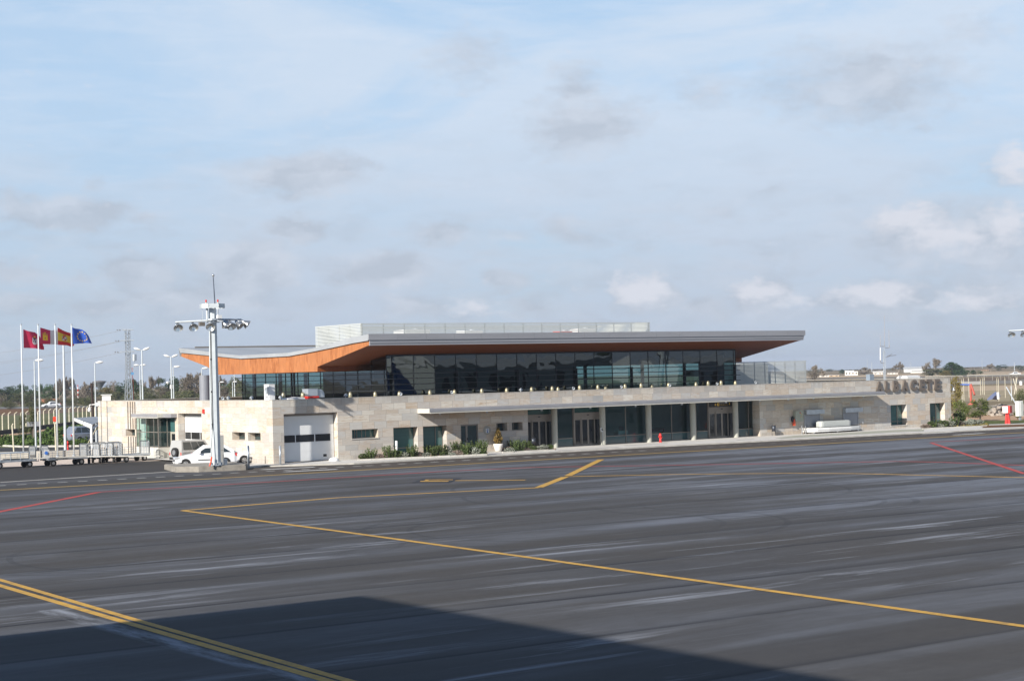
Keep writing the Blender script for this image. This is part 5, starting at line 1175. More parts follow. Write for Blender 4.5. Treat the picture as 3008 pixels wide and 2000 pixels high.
        g = MB(); g.box(.05*L_, .05*L_+.14, s_*hw*.995-.008, s_*hw*.995+.012, zd-.22, zd-.19); g.build('handle', m_blackpl, o)
    g = MB(); g.box(-L_/2-.04, -L_/2-.03, -.26, .26, .32, .43); g.build('number_plate', m_plate, o)
    if spare:
        g = MB(); g.tube((L_/2+.02, .12, .92), (L_/2+.22, .12, .92), .36, n=20); sp_ = g.build('spare_wheel', m_tyre, o)
        g = MB(); g.lathe([(.20, 0), (.19, .02), (.08, .01), (.001, .03)], (L_/2+.222, .12, .92), 14, (1, 0, 0)); g.build('rim', m_rim, sp_)
    return o
def place(o, rear, heading): o.location = rear; o.rotation_euler = (0, 0, heading)
# near hatchback, nose to the left
vd = math.atan2(*(fw + r1*((600-1504)/FPX)).xy)            # azimuth of the sight line there
perp = -vd                                                 # heading (z rotation) whose +x runs to image right
c1_ = car('hatchback_car', 'white three door hatchback parked behind the mast plinth facing left', 'car', 4.05, 1.64, 1.43, 2.62, m_carw, 'hatch', bumper=m_carw)
g = MB(); g.box(-4.05/2-.036, -4.05/2+.02, -.62, .62, .47, .51); g.build('bumper_strip', m_blackpl, c1_)
p0 = G(592, 1370.5, GZ); pc = far(594, 123.8); place(c1_, (pc.x, pc.y, GZ), perp+.14); c1_.scale = (1.06, 1.04, 1.09)
c2_ = car('offroad_car', 'pale grey off road car with spare wheel parked behind the white hatchback', 'car', 4.0, 1.72, 1.80, 2.4, m_carg, 'suv', spare=True, bumper=m_blackpl)
pc = far(573, 130.5); place(c2_, (pc.x, pc.y, GZ), perp+math.pi-.52+math.pi+2.62-math.pi+.0)
c2_.rotation_euler = (0, 0, perp+math.pi+.62); c2_.scale = (.98, .98, .99)
c3_ = car('hatchback_car', 'white hatchback with black bumper mostly hidden behind the mast and cabinet', 'car', 3.9, 1.62, 1.44, 2.45, m_carw, 'hatch', bumper=m_blackpl)
pc = far(646, 126.7); place(c3_, (pc.x, pc.y, GZ), perp+math.pi+.30); c3_.scale = (1.06, 1.05, 1.03)
c4_ = car('people_carrier', 'silver blue people carrier parked under the white carport', 'car', 4.5, 1.8, 1.72, 2.7, m_cars, 'mpv', bumper=m_cars)
p0 = G(266, 1298, GZ); place(c4_, (p0.x, p0.y+1.2, -.13), perp+math.pi+.62)
c5_ = car('saloon_car', 'white saloon driving along the country road beyond the left fence', 'car', 4.4, 1.7, 1.42, 2.6, m_carw, 'sedan', bumper=m_carw)
pc = G(150, 1196.2, -.14); place(c5_, (pc.x, pc.y, -.14), -vd+.35); c5_.scale = (1.15, 1.1, 1.15)
c6_ = car('estate_car', 'small white car on the distant road at the far right', 'car', 4.6, 1.7, 1.5, 2.6, m_carw, 'sedan', bumper=m_carw)
pc = G(2981, 1103.4, -.15); place(c6_, (pc.x, pc.y, -.14), -.75); c6_.scale = (1.1, 1, 1.1)

# ------------------------------------------------------------------ baggage carts
m_slat = M('cart_slat_steel', (.40, .42, .44), .4, .3, .1, 3)
def cart(label, L_=3.1, racks=(1, 1), side=True, loc=(0, 0, 0), rz=0.):
    o = thing('baggage_cart', label, 'baggage cart', loc, rz, 'baggage carts parked in the service yard')
    hw = .55
    mb = MB(); mb.box(-L_/2, L_/2, -hw, hw, .50, .58); mb.box(-L_/2-.02, L_/2+.02, -hw-.02, -hw, .46, .62); mb.box(-L_/2-.02, L_/2+.02, hw, hw+.02, .46, .62); mb.build('deck', m_galv, o)
    mb = MB()
    for x in (-L_/2+.5, L_/2-.5): mb.box(x-.35, x+.35, -.5, .5, .42, .50); mb.box(x-.1, x+.1, -.1, .1, .3, .42)
    mb.build('bogie', m_blackpl, o)
    for x in (-L_/2+.5, L_/2-.5):
        for s_ in (-1, 1):
            g = MB(); g.tube((x, s_*.36, .24), (x, s_*.48, .24), .24, n=16); wh = g.build('wheel', m_tyre, o)
            g = MB(); g.lathe([(.12, 0), (.11, .01), (.001, .015)], (x, s_*.481, .24), 12, (0, s_, 0)); g.build('rim', m_rim, wh)
    for k_, x in ((0, -L_/2+.04), (1, L_/2-.04)):
        if not racks[k_]: continue
        mb = MB(); zt = 1.55
        mb.path([(x, -hw+.03, .58), (x, -hw+.03, zt-.12), (x, -hw+.15, zt), (x, hw-.15, zt), (x, hw-.03, zt-.12), (x, hw-.03, .58)], .045, 8); mb.build('rack_hoop', M('dark_tube', (.12, .13, .14), .4, .4), o)
        for i in range(5):
            y = -hw+.18+i*(2*hw-.36)/4; g = MB(); g.box(x-.012, x+.012, y-.042, y+.042, .58, zt-.04); g.build('rack_slat', m_slat, o)
        g = MB()
        for z in (.8, 1.0, 1.2, 1.4): g.box(x+.014, x+.03, -hw+.05, hw-.05, z-.015, z+.015)
        g.build('rack_rail', m_galv, o)
    if side:
        mb = MB()
        for z in (.78, .95, 1.12): mb.tube((-L_/2+.05, hw-.02, z), (L_/2-.05, hw-.02, z), .014, n=5)
        for i in range(8): x = -L_/2+.05+i*(L_-.1)/7; mb.tube((x, hw-.02, .58), (x, hw-.02, 1.12), .014, n=5)
        mb.build('side_rail', m_galv, o)
    mb = MB(); mb.path([(L_/2, -.15, .44), (L_/2+.45, 0, .40), (L_/2+.5, 0, 1.0)], .025, 6); mb.path([(L_/2, .15, .44), (L_/2+.45, 0, .40)], .025, 6); mb.build('tow_bar', m_galv, o)
    return o
vc = -math.atan2(*(fw + r1*((200-1504)/FPX)).xy)
def cpos(px, d): p = far(px, d); return (p.x, p.y, GZ)
k1 = cart('galvanised luggage cart cut off by the left edge of the photograph', 3.4, (0, 1), True, cpos(28, 133.6), vc+.5)
mb = MB(); mb.box(-1.6, 1.2, -.6, .6, 1.1, 1.16); mb.build('upper_shelf', m_galv, k1)
mb = MB()
for x in (-1.2, -.4, .4, 1.15): mb.tube((x, -.58, .58), (x, -.58, 1.1), .025, n=6)
mb.build('shelf_post', m_galv, k1)
cart('long open luggage cart with racks at both ends below the flags', 3.4, (1, 1), True, cpos(182, 134.8), vc+.55)
cart('luggage cart seen end on, left of the pair with slatted racks', 2.2, (1, 1), False, cpos(276, 136.6), vc+1.32)
cart('luggage cart seen end on, right of the pair with slatted racks', 2.0, (1, 1), False, cpos(317, 136.9), vc+1.28)
cart('luggage cart with two racks nearest the glazed entrance bay', 2.9, (1, 1), True, cpos(379, 137.2), vc+.72)
mb = MB(); mb.box(-.3, .3, -.01, .01, -.25, .2); 
mb = MB(); a = Vector(cpos(129, 133.2)); mb.lathe([(.001, 0), (.13, 0), (.13, .01), (.001, .012)], (a.x, a.y, .95), 14, (-math.sin(-vc), -math.cos(-vc), 0))
mb.cur = 1
mb.box(a.x-.09, a.x+.25, a.y+.02, a.y+.04, .55, 1.2); tag(mb.build('cart_notice', [m_bluep, m_plate]), 'small white and blue notice on the left rack of the long cart', 'notice')

# ------------------------------------------------------------------ left side: walls, poles, flags
def pxwall(name, pts, zb, zt, th, mt, label, cat):
    mb = MB(); P_ = [G(x, y, zb) for x, y in pts]
    for a, c in zip(P_, P_[1:]):
        d = (c-a).normalized(); n = Vector((-d.y, d.x, 0))*th
        i = len(mb.v); 
        for q in (a, c, c+n, a+n): mb.v.append((q.x, q.y, zb))
        for q in (a, c, c+n, a+n): mb.v.append((q.x, q.y, zt))
        for f_ in ((0, 1, 5, 4), (1, 2, 6, 5), (2, 3, 7, 6), (3, 0, 4, 7), (4, 5, 6, 7)): mb.f.append(tuple(i+k_ for k_ in f_)); mb.mi.append(0)
    return tag(mb.build(name, mt), label, cat)
pxwall('low_wall', [(-80, 1352), (130, 1346), (256, 1341), (470, 1340)], -.1, .52, .3, M('grey_render_wall', (.40, .38, .34), .8, 0, .1, 1), 'low grey wall with pale coping behind the luggage carts', 'wall')
pxwall('wall_coping', [(-80, 1352.5), (130, 1346.5), (256, 1341.5), (470, 1340.5)], .52, .58, .4, m_kerb, 'pale coping on the low grey wall behind the carts', 'coping')
pxwall('kerb_edge', [(-80, 1313), (0, 1311), (60, 1314), (250, 1312), (300, 1310)], -.12, .05, .3, m_kerb, 'pale kerb in front of the green planting beyond the carts', 'kerb')
pxwall('dark_wall', [(-80, 1282), (0, 1277), (60, 1270), (130, 1259.5), (235, 1246.5), (300, 1241)], -.15, .40, .3, M('dark_stone_wall', (.055, .050, .045), .9, 0, .2, 1), 'low dark wall at the foot of the left perimeter fence', 'wall')
# ground cover
def cover(name, pts_px, z, n, size, mt, hgt, label, seed=3):
    rn2 = random.Random(seed); P_ = [G(x, y, z) for x, y in pts_px]
    tris = [(P_[0], P_[i], P_[i+1]) for i in range(1, len(P_)-1)]; ar = [((b_-a).cross(c-a)).length for a, b_, c in tris]
    mb = MB()
    for i in range(n):
        a, b_, c = rn2.choices(tris, ar)[0]; u, v = rn2.random(), rn2.random()
        if u+v > 1: u, v = 1-u, 1-v
        p = a+(b_-a)*u+(c-a)*v; hh = hgt*(.5+.5*math.sin(p.x*1.1)*math.cos(p.y*.7)); p.z = z+rn2.random()*max(.12, hh)
        s = size*rn2.uniform(.6, 1.4); d = Vector((rn2.gauss(0, 1), rn2.gauss(0, 1), rn2.gauss(0, .8))).normalized(); e = d.orthogonal(); e.rotate(Matrix.Rotation(rn2.random()*6.28, 3, d)); e.normalize()
        mb.quad(p-d*s, p-e*s*.6, p+d*s, p+e*s*.6)
    o = mb.build(name, mt); o['kind'] = 'stuff'; tag(o, label, 'ground cover'); return o
cover('ground_cover', [(-60, 1311), (-60, 1298), (0, 1292), (60, 1288), (140, 1287), (250, 1296), (262, 1310), (100, 1311)], -.1, 9000, .16, l_fresh, .75, 'dense low green planting beyond the luggage carts')
cover('ground_cover', [(100, 1287), (140, 1272), (235, 1258), (262, 1259), (200, 1275)], -.1, 4500, .2, l_fresh, .9, 'green planting strip beside the parking road', 4)
cover('ground_cover', [(2796, 1248), (2900, 1246), (2905, 1250), (2800, 1254)], 0, 900, .07, l_ochre, .1, 'sparse rusty ground cover by the right kerb', 5)
# flagpoles and flags
FP = [(69.5, 1345.0, 66.0, 954), (119.5, 1345.5, 115.6, 954), (169.5, 1345, 167.3, 954), (217.5, 1344, 210.3, 954)]
lab = ['leftmost white flagpole, with the crimson shield flag', 'second white flagpole from the left, with the castle flag', 'third white flagpole from the left, with the red and yellow flag', 'rightmost white flagpole, with the blue star flag']
polepts = []
for i, (bx_, by_, tx_, ty_) in enumerate(FP):
    p = G(bx_, by_, -.1); ht = hz(tx_, ty_, p); polepts.append(p)
    o = thing('flagpole', lab[i], 'flagpole', (p.x, p.y, -.1), 0, 'four white flagpoles')
    mb = MB(); mb.tube((0, 0, 0), (0, 0, ht+.1), .072, .055, 10); mb.build('pole', m_galvl, o, True)
    mb = MB(); mb.lathe([(.09, 0), (.09, .06), (.001, .1)], (0, 0, ht+.1), 10); mb.build('cap', m_galv, o)
    mb = MB(); mb.tube((0, 0, 0), (0, 0, .25), .14, n=10); mb.build('base', m_galv, o)
m_fcr = M('flag_crimson', (.58, .03, .10), .75, 0, .05, 3); m_fwh = M('flag_white', (.72, .72, .74), .75, 0, .03, 3); m_fye = M('flag_yellow', (.85, .58, .05), .75, 0, .03, 3); m_fre = M('flag_red', (.68, .035, .03), .75, 0, .05, 3); m_fbl = M('flag_blue', (.03, .10, .48), .75, 0, .05, 3); m_fdk = M('flag_dark', (.12, .08, .10), .75, 0, .05, 3)
fmats = [m_fcr, m_fwh, m_fye, m_fre, m_fbl, m_fdk]
def f_alb(u, v):
    x, y = (u-.48)/.095, (v-.45)/.20
    if abs(x) < 1 and -1.1 < y < 1 and not (y < -.6 and abs(x) > 1.5+y):
        if y > .55 and abs(x) < .62: return 5
        if (abs(abs(x)-.35) < .16 and -.5 < y < .2) or (abs(x) < .16 and .2 < y < .6): return 5
        return 1
    if .44 < u < .52 and .68 < v < .74: return 2
    return 0
def f_clm(u, v):
    if u > .45: return 1
    x, y = (u-.22)/.115, (v-.52)/.26
    if abs(x) < 1 and -1 < y < .25: return 5 if (abs(x) < .15 and -.7 < y < -.35) else 2
    if abs(x) < .3 and .25 <= y < 1.0: return 5 if abs(x) < .1 and .4 < y < .7 else 2
    if .5 < abs(x) < .95 and .25 <= y < .72: return 5 if .68 < abs(x) < .8 and .3 < y < .55 else 2
    return 0
def f_esp(u, v):
    if v > .75 or v < .25: return 3
    x, y = (u-.38)/.15, (v-.5)/.20
    if abs(x) < .5 and -.9 < y < .45: return (1 if (x > 0) == (y > -.2) else 3)
    if abs(x) < .4 and .5 < y < .95: return 3
    if .62 < abs(x) < .82 and -.9 < y < .5: return 1 if int((y+2)*6) % 2 else 5
    return 2
def f_eu(u, v):
    for k_ in range(12):
        a = k_*math.pi/6; cx_, cy_ = .5+.24*math.cos(a), .5+.33*math.sin(a)
        if math.hypot((u-cx_)*1.4, v-cy_) < .048: return 2
    return 4
def flag(i, label, fn, top_, bot_, depth):
    # top_, bot_: sighted outline of upper and lower edge as (px, py) lists from hoist to fly
    p = polepts[i]; NU, NV = 56, 40; mb = MB()
    def interp(l, t):
        t *= len(l)-1; k_ = min(int(t), len(l)-2); f_ = t-k_; return (l[k_][0]*(1-f_)+l[k_+1][0]*f_, l[k_][1]*(1-f_)+l[k_+1][1]*f_)
    base_d = math.hypot(p.x-CAM.x, p.y-CAM.y); pts = []
    for a in range(NU+1):
        u = a/NU; tp, bt_ = interp(top_, u), interp(bot_, u)
        for c in range(NV+1):
            v = c/NV; x = bt_[0]+(tp[0]-bt_[0])*v; y = bt_[1]+(tp[1]-bt_[1])*v
            dd = base_d + depth*u + .16*math.sin(u*9+v*2.2+i)*u**.5
            q = far(x, dd); q.z = hz(x, y, q); pts.append(q)
    mb.v = [tuple(q) for q in pts]
    for a in range(NU):
        for c in range(NV):
            j = a*(NV+1)+c; mb.f.append((j, j+NV+1, j+NV+2, j+1)); mb.mi.append(fn((a+.5)/NU, (c+.5)/NV))
    o = mb.build('flag', fmats, None, True, loc=(p.x, p.y, hz(top_[0][0], top_[0][1], p)-1)); return tag(o, label, 'flag', 'flags on the four flagpoles')
flag(0, 'crimson flag with a small white shield on the leftmost pole', f_alb, [(69, 967), (80, 971.5), (91, 974), (103, 976), (116, 986), (122, 1000), (129, 1020)], [(69, 1022), (80, 1022), (91, 1022.4), (103, 1023), (116, 1025.5), (122, 1027), (129, 1027)], 1.4)
flag(1, 'crimson and white flag with a yellow castle', f_clm, [(119, 962), (130, 965), (140, 968), (152, 971), (163, 968.5), (175, 970), (190, 974)], [(119, 1010), (130, 1011), (140, 1011), (152, 1011), (163, 1012), (175, 1013), (188, 1012)], 2.4)
flag(2, 'red and yellow striped flag with a coat of arms', f_esp, [(170, 962), (178, 966), (187, 971), (197, 975), (207, 978), (214, 980), (221, 985)], [(170, 1013), (178, 1013.5), (187, 1014), (197, 1014.5), (207, 1018), (211, 1018), (217, 1015)], 1.6)
flag(3, 'blue flag with a ring of yellow stars on the rightmost pole', f_eu, [(213, 961.5), (222, 965), (232, 966), (242, 968), (252, 975), (261, 987), (269, 1007)], [(214, 1011), (222, 1010), (232, 1009), (242, 1008.5), (252, 1007.5), (261, 1008), (270, 1009)], 1.0)

def lamp(px, pyb, pyt, heads, label, base=None, d=None, wide=1.0):
    p = far(px, d) if d else G(px, pyb, -.12); p.z = -.12; h = hz(px, pyt, p)+.12
    o = thing('street_lamp', label, 'street lamp', (p.x, p.y, -.12), 0, 'grey street lamps left of the terminal')
    mb = MB(); mb.tube((0, 0, 0), (0, 0, h), .10*wide, .055*wide, 8); mb.build('pole', m_galvl, o)
    rr = Vector((math.cos(-vd), math.sin(-vd), 0))
    for (s_, tilt) in heads:
        mb = MB(); a = Vector((0, 0, h)); c = a+rr*s_*.28+Vector((0, 0, .05)); dv = (rr*s_+Vector((0, 0, tilt))).normalized()
        mb.lathe([(.025, -.12), (.07, 0), (.12, .14), (.14, .36), (.10, .6), (.001, .72)], c-dv*.1, 10, dv); mb.build('lamp_head', m_white, o, True)
    return o
lamp(99.5, 1296, 1060, [(1, .02)], 'single headed street lamp left of the castle flagpole', d=172)
lamp(277, 1296, 1066, [(1, .06)], 'single headed street lamp just left of the terminal corner', d=186)
lamp(186, 1321, 1012, [(1, .0)], 'tall pale lamp column standing behind the blue flagpole', d=158, wide=1.5)
lamp(416, 1300, 1028, [(-1, .35), (1, .35)], 'tall twin headed street lamp right of the lattice pylon', d=192, wide=1.2)
lamp(501, 1300, 1048, [(-1, .35), (1, .35)], 'twin headed street lamp with a security camera halfway up', d=212, wide=1.2)
lamp(409, 1300, 1073, [(-1, 0), (1, 0)], 'thin distant lamp just behind the tall twin headed one', d=255)
lamp(507, 1300, 1078, [(1, .02)], 'single headed street lamp beside the camera column', d=225)
lamp(590, 1300, 1083, [(1, .05)], 'single headed street lamp left of the grey flue', d=232)
lamp(642, 1300, 1123, [(1, 0)], 'far small lamp right of the light mast', d=330)
lamp(686, 1300, 1095, [(-1, .1)], 'lamp column seen under the orange roof end', d=230)
lamp(680, 1300, 1122, [(1, 0)], 'thin lamp column left of the upper glazing', d=320)
q0 = far(500, 211.6); zc = hz(500, 1122, q0); mb = MB(); mb.lathe([(.001, .1), (.16, .05), (.17, -.1), (.001, -.28)], (q0.x-.45, q0.y, zc), 12); mb.tube((q0.x-.45, q0.y, zc+.05), (q0.x, q0.y, zc+.05), .04); mb.box(q0.x-.12, q0.x+.12, q0.y-.12, q0.y+.12, zc-.8, zc-.3)
tag(mb.build('security_camera', m_white), 'white dome camera halfway up the twin headed lamp column', 'security camera')
# lattice pylon
pb = far(375, 215); pb.z = -.1
py_ = thing('lattice_pylon', 'grey lattice electricity pylon behind the left wing', 'pylon', pb)
htop = hz(375, 967, pb)+.1
def hw_(z): return .22+.26*max(0, 1-z/(htop*.62))
mb = MB()
for sx, sy in ((-1, -1), (1, -1), (1, 1), (-1, 1)):
    zs = [0, htop*.62, htop]; 
    for a, c in zip(zs, zs[1:]): mb.tube((sx*hw_(a)*1.0, sy*hw_(a), a), (sx*hw_(c), sy*hw_(c), c), .055, n=4)
z = .2; k_ = 0
while z < htop-.4:
    st_ = .75 if z < htop*.6 else .42; w0, w1 = hw_(z), hw_(min(z+st_, htop))
    for (ax, ay), (bx_, by_) in (((-1, -1), (1, -1)), ((1, -1), (1, 1)), ((1, 1), (-1, 1)), ((-1, 1), (-1, -1))):
        mb.tube((ax*w0, ay*w0, z), (bx_*w1, by_*w1, z+st_), .028, n=4)
    z += st_
mb.build('lattice', m_galv, py_)
rr = Vector((math.cos(-.42), math.sin(-.42), 0))
for pyy, l0, l1 in ((968.5, -.65, .7), (1000, -.85, .75), (1033, -.95, .8)):
    zc = hz(375, pyy, pb)+.1; mb = MB()
    for dy in (-.25, .25): o_ = Vector((-rr.y, rr.x, 0))*dy; mb.tube(rr*l0+o_+Vector((0, 0, zc)), rr*l1+o_+Vector((0, 0, zc)), .085, n=4)
    c = mb.build('crossarm', m_galv, py_)
    mb = MB(); 
    for dy in (0, .3): q = rr*(l0-.25-dy)+Vector((0, 0, zc-.08)); mb.lathe([(.05, 0), (.09, .03), (.05, .06), (.09, .09), (.05, .12)], q, 8)
    mb.build('insulator', m_frame, c)
mb = MB(); q = rr*.75+Vector((0, 0, hz(375, 1058, pb))); mb.lathe([(.001, 0), (.27, 0), (.27, .8), (.001, .85)], q, 12); mb.path([q+Vector((0, 0, .0)), q+Vector((-.05, 0, -.7)), rr*.45+Vector((0, 0, q.z-1.2))], .04); mb.build('transformer', m_galv, py_)
mb = MB(); mb.path([rr*.45+Vector((0, 0, q.z-.8)), rr*.55+Vector((0, 0, q.z-3)), rr*.65+Vector((0, 0, 1))], .035); mb.build('cable', m_redpl, py_)
mb = MB(); mb.lathe([(.2, 0), (.2, .02), (.001, .02)], rr*.2+Vector((0, -.7, hz(375, 1095, pb))), 10, (-.4, -.9, 0)); mb.build('number_disc', M('disc_blue', (.10, .25, .45), .5), py_)
for j, (y0, y1) in enumerate(((970, 1035), (1000.5, 1060), (1001.5, 1068), (1034, 1100))):
    a = pb+rr*(-.8)+Vector((0, 0, 0)); a.z = hz(373-8, y0+1, pb); c = far(-260, 330); c.z = hz(-260, y1+22, c); mb = MB(); pr = None
    for t in range(13):
        t /= 12; q = a.lerp(c, t); q.z -= 1.6*4*t*(1-t)*.5
        if pr is not None: mb.tube(pr, q, .014, n=4, cap=False)
        pr = q
    tag(mb.build('power_line', m_frame), 'thin sagging power line running left from the pylon', 'power line', 'power lines from the pylon')
# carport
cp = thing('carport', 'white slatted carport roof against the left end of the terminal', 'carport', (-.5, 34, 0), absolute=True)
def at(px, py, y): return on_y(px, py, y)
sl_ = []
for k_ in range(6):
    a = on_y(219+13*k_, 1230-.8*k_, 37+1.3*k_); c = on_y(271+8*k_, 1249.5-3.2*k_, 33.6+1.3*k_); sl_.append((a, c))
    mb = MB(); mb.tube(a, c, .075, n=6); mb.build('roof_slat', m_white, cp)
a, c = sl_[0]; e, f_ = sl_[-1]; dz_ = Vector((0, 0, .07)); mb = MB(); mb.quad(a+dz_, c+dz_, f_+dz_, e+dz_); mb.quad(c+dz_*1.3, a+dz_*1.3, e+dz_*1.3, f_+dz_*1.3); mb.build('roof_sheet', m_zincroof, cp)
mb = MB(); mb.tube(a-dz_, c-dz_*3, .12, n=6); mb.tube(c-dz_*3, f_-dz_*2, .1, n=6); mb.build('edge_beam', m_white, cp)
mb = MB(); mb.tube((c.x-.08, c.y, -.1), (c.x-.08, c.y, c.z), .12, n=8); mb.build('post', m_white, cp)
def stick(name, a, c, r_, mt, label, cat, bend=None):
    mb = MB(); mb.tube(a, c, r_, r_*.9, 7)
    if bend: mb.tube(c, Vector(c)+Vector(bend), r_*.9, r_*.7, 7)
    return tag(mb.build(name, mt), label, cat)
a = G(248, 1322, -.1); c = far(283, 160); c.z = hz(283, 1250, c); stick('leaning_post', a, c, .06, m_cream, 'cream pole leaning against the left end of the terminal', 'post')
a = G(41, 1329, -.1); c = Vector((a.x-.12, a.y, 0)); c.z = hz(37, 1249, a); stick('bent_post', a, c, .07, m_cream, 'cream post behind the leftmost luggage cart', 'post', (.1, 0, .15))
a = G(164.5, 1325, -.1); c = Vector((a.x-.05, a.y, 0)); c.z = hz(163.5, 1246, a); stick('bent_post', a, c, .075, m_cream, 'cream post beside the third flagpole', 'post', (.12, 0, .2))
a = far(270, 196); a.z = 0; c = far(266.5, 196); c.z = hz(267, 1125, c); stick('timber_pole', a, c, .15, M('dark_timber', (.045, .03, .025), .9), 'dark brown timber pole left of the terminal', 'pole')
# signs on the left
p = G(101, 1296, -.1); sgp = thing('road_sign', 'grey backed double road sign seen from behind beyond the carts', 'road sign', p)
mb = MB(); zt_ = hz(101, 1238, p)+.1; zb_ = hz(101, 1252, p)+.1
mb.tube((0, 0, 0), (0, 0, zt_), .05, n=6); mb.tube((.05, .3, 0), (.05, .3, zt_), .07, n=6); mb.build('post', m_frame, sgp)
rrv = Vector((math.cos(vc), math.sin(vc), 0)); mb = MB()
for l0, l1 in ((-.72, -.08), (.1, .62)):
    a = rrv*l0; c = rrv*l1; mb.quad((a.x, a.y, zb_), (c.x, c.y, zb_), (c.x, c.y, zt_), (a.x, a.y, zt_)); mb.quad((c.x, c.y+.03, zb_), (a.x, a.y+.03, zb_), (a.x, a.y+.03, zt_), (c.x, c.y+.03, zt_))
mb.build('sign_plate', m_zinc, sgp)
p = G(163, 1290, -.1); sgp = thing('red_sign', 'orange red square sign beside the third flagpole', 'road sign', p)
mb = MB(); mb.tube((0, 0, 0), (0, 0, hz(163, 1238, p)), .05, n=6); mb.build('post', m_frame, sgp)
za, zb_ = hz(163, 1238, p)+.1, hz(163, 1223.5, p)+.1; mb = MB(); a = rrv*-.22; c = rrv*.24; mb.quad((a.x, a.y, za), (c.x, c.y, za), (c.x, c.y, zb_), (a.x, a.y, zb_)); mb.quad((c.x, c.y+.03, za), (a.x, a.y+.03, za), (a.x, a.y+.03, zb_), (c.x, c.y+.03, zb_)); mb.build('sign_plate', M('orange_red_sign', (.75, .06, .02), .5), sgp)
m_creamd = M('weathered_cream_post', (.50, .46, .36), .8, 0, .1, 3)
# perimeter fence, left
def bentfence(pairs, label, name='perimeter_fence', wires=True, r_=.085, lean=.45):
    q0 = G(pairs[0][0], pairs[0][2], -.12); fe = thing(name, label, 'fence', (q0.x, q0.y, -.12)); pr = []
    for (px, pt_, pb_) in pairs:
        p = G(px, pb_, -.12); h = hz(px, pt_, p); a = p-q0; rel = Vector((a.x, a.y, 0))
        mb = MB(); hh = h+.12-.3; mb.tube(rel, rel+Vector((0, 0, hh)), r_, r_*.85, 6); e = rel+Vector((lean*.75, -.1, hh+.28)); mb.tube(rel+Vector((0, 0, hh)), e, r_*.85, r_*.6, 6); mb.build('fence_post', m_cream if wires else m_creamd, fe); pr.append((rel, hh, e))
    if wires:
        mb = MB()
        for (a, ha, ea), (c, hc, ec) in zip(pr, pr[1:]):
            for t in (.08, .4, .7, .98): mb.tube(a+Vector((0, 0, ha*t)), c+Vector((0, 0, hc*t)), .012, n=3, cap=False)
            mb.tube(ea, ec, .012, n=3, cap=False)
        mb.build('wire', m_frame, fe)
    return fe
bentfence([(-30, 1217, 1272), (-11, 1215, 1270), (7.6, 1212, 1267), (25.5, 1209, 1264), (44, 1209, 1262), (62, 1207, 1260), (77, 1206, 1258.5), (95, 1204.5, 1256), (112, 1203, 1254), (129, 1201, 1251), (144.5, 1200, 1249.6), (159, 1199, 1248), (174, 1198, 1246), (190, 1197, 1244), (203.5, 1195.5, 1242), (217, 1194.5, 1240.5), (229.5, 1193.3, 1239), (243, 1192.6, 1237.5), (255, 1192, 1236), (267, 1191.6, 1235), (279, 1191, 1234)], 'cream concrete post fence with bent tops in the left background')
bentfence([(2827, 1110, 1180), (2832, 1106.5, 1176), (2847, 1106, 1168), (2881, 1108.5, 1160), (2887, 1106, 1158), (2892, 1105.5, 1160), (2929, 1106.5, 1150), (2934.5, 1106.5, 1178), (2953.5, 1105.5, 1168), (2971, 1106, 1146), (2986, 1105.5, 1170)], 'scattered cream bent top posts around the rubble at right', 'broken_fence', False, .06, -.35)
for (a, c, r_, mt, lb) in (((2984, 1110, 250), (2972, 1172, 246), .05, m_cream, 'cream strut leaning from the bent posts at far right'), ((2973, 1112, 250), (2983, 1150, 247), .05, m_cream, 'short cream strut forming an inverted V at far right'), ((2952, 1137, 200), (2979, 1188, 196), .06, m_galvl, 'pale blue pole leaning behind the red and white box'), ((2966, 1134, 205), (2967, 1176, 205), .05, m_galvl, 'upright pale blue pole behind the red and white box')):
    A_ = far(a[0], a[2]); A_.z = hz(a[0], a[1], A_); C_ = far(c[0], c[2]); C_.z = hz(c[0], c[1], C_); stick('leaning_pole', A_, C_, r_, mt, lb, 'pole')
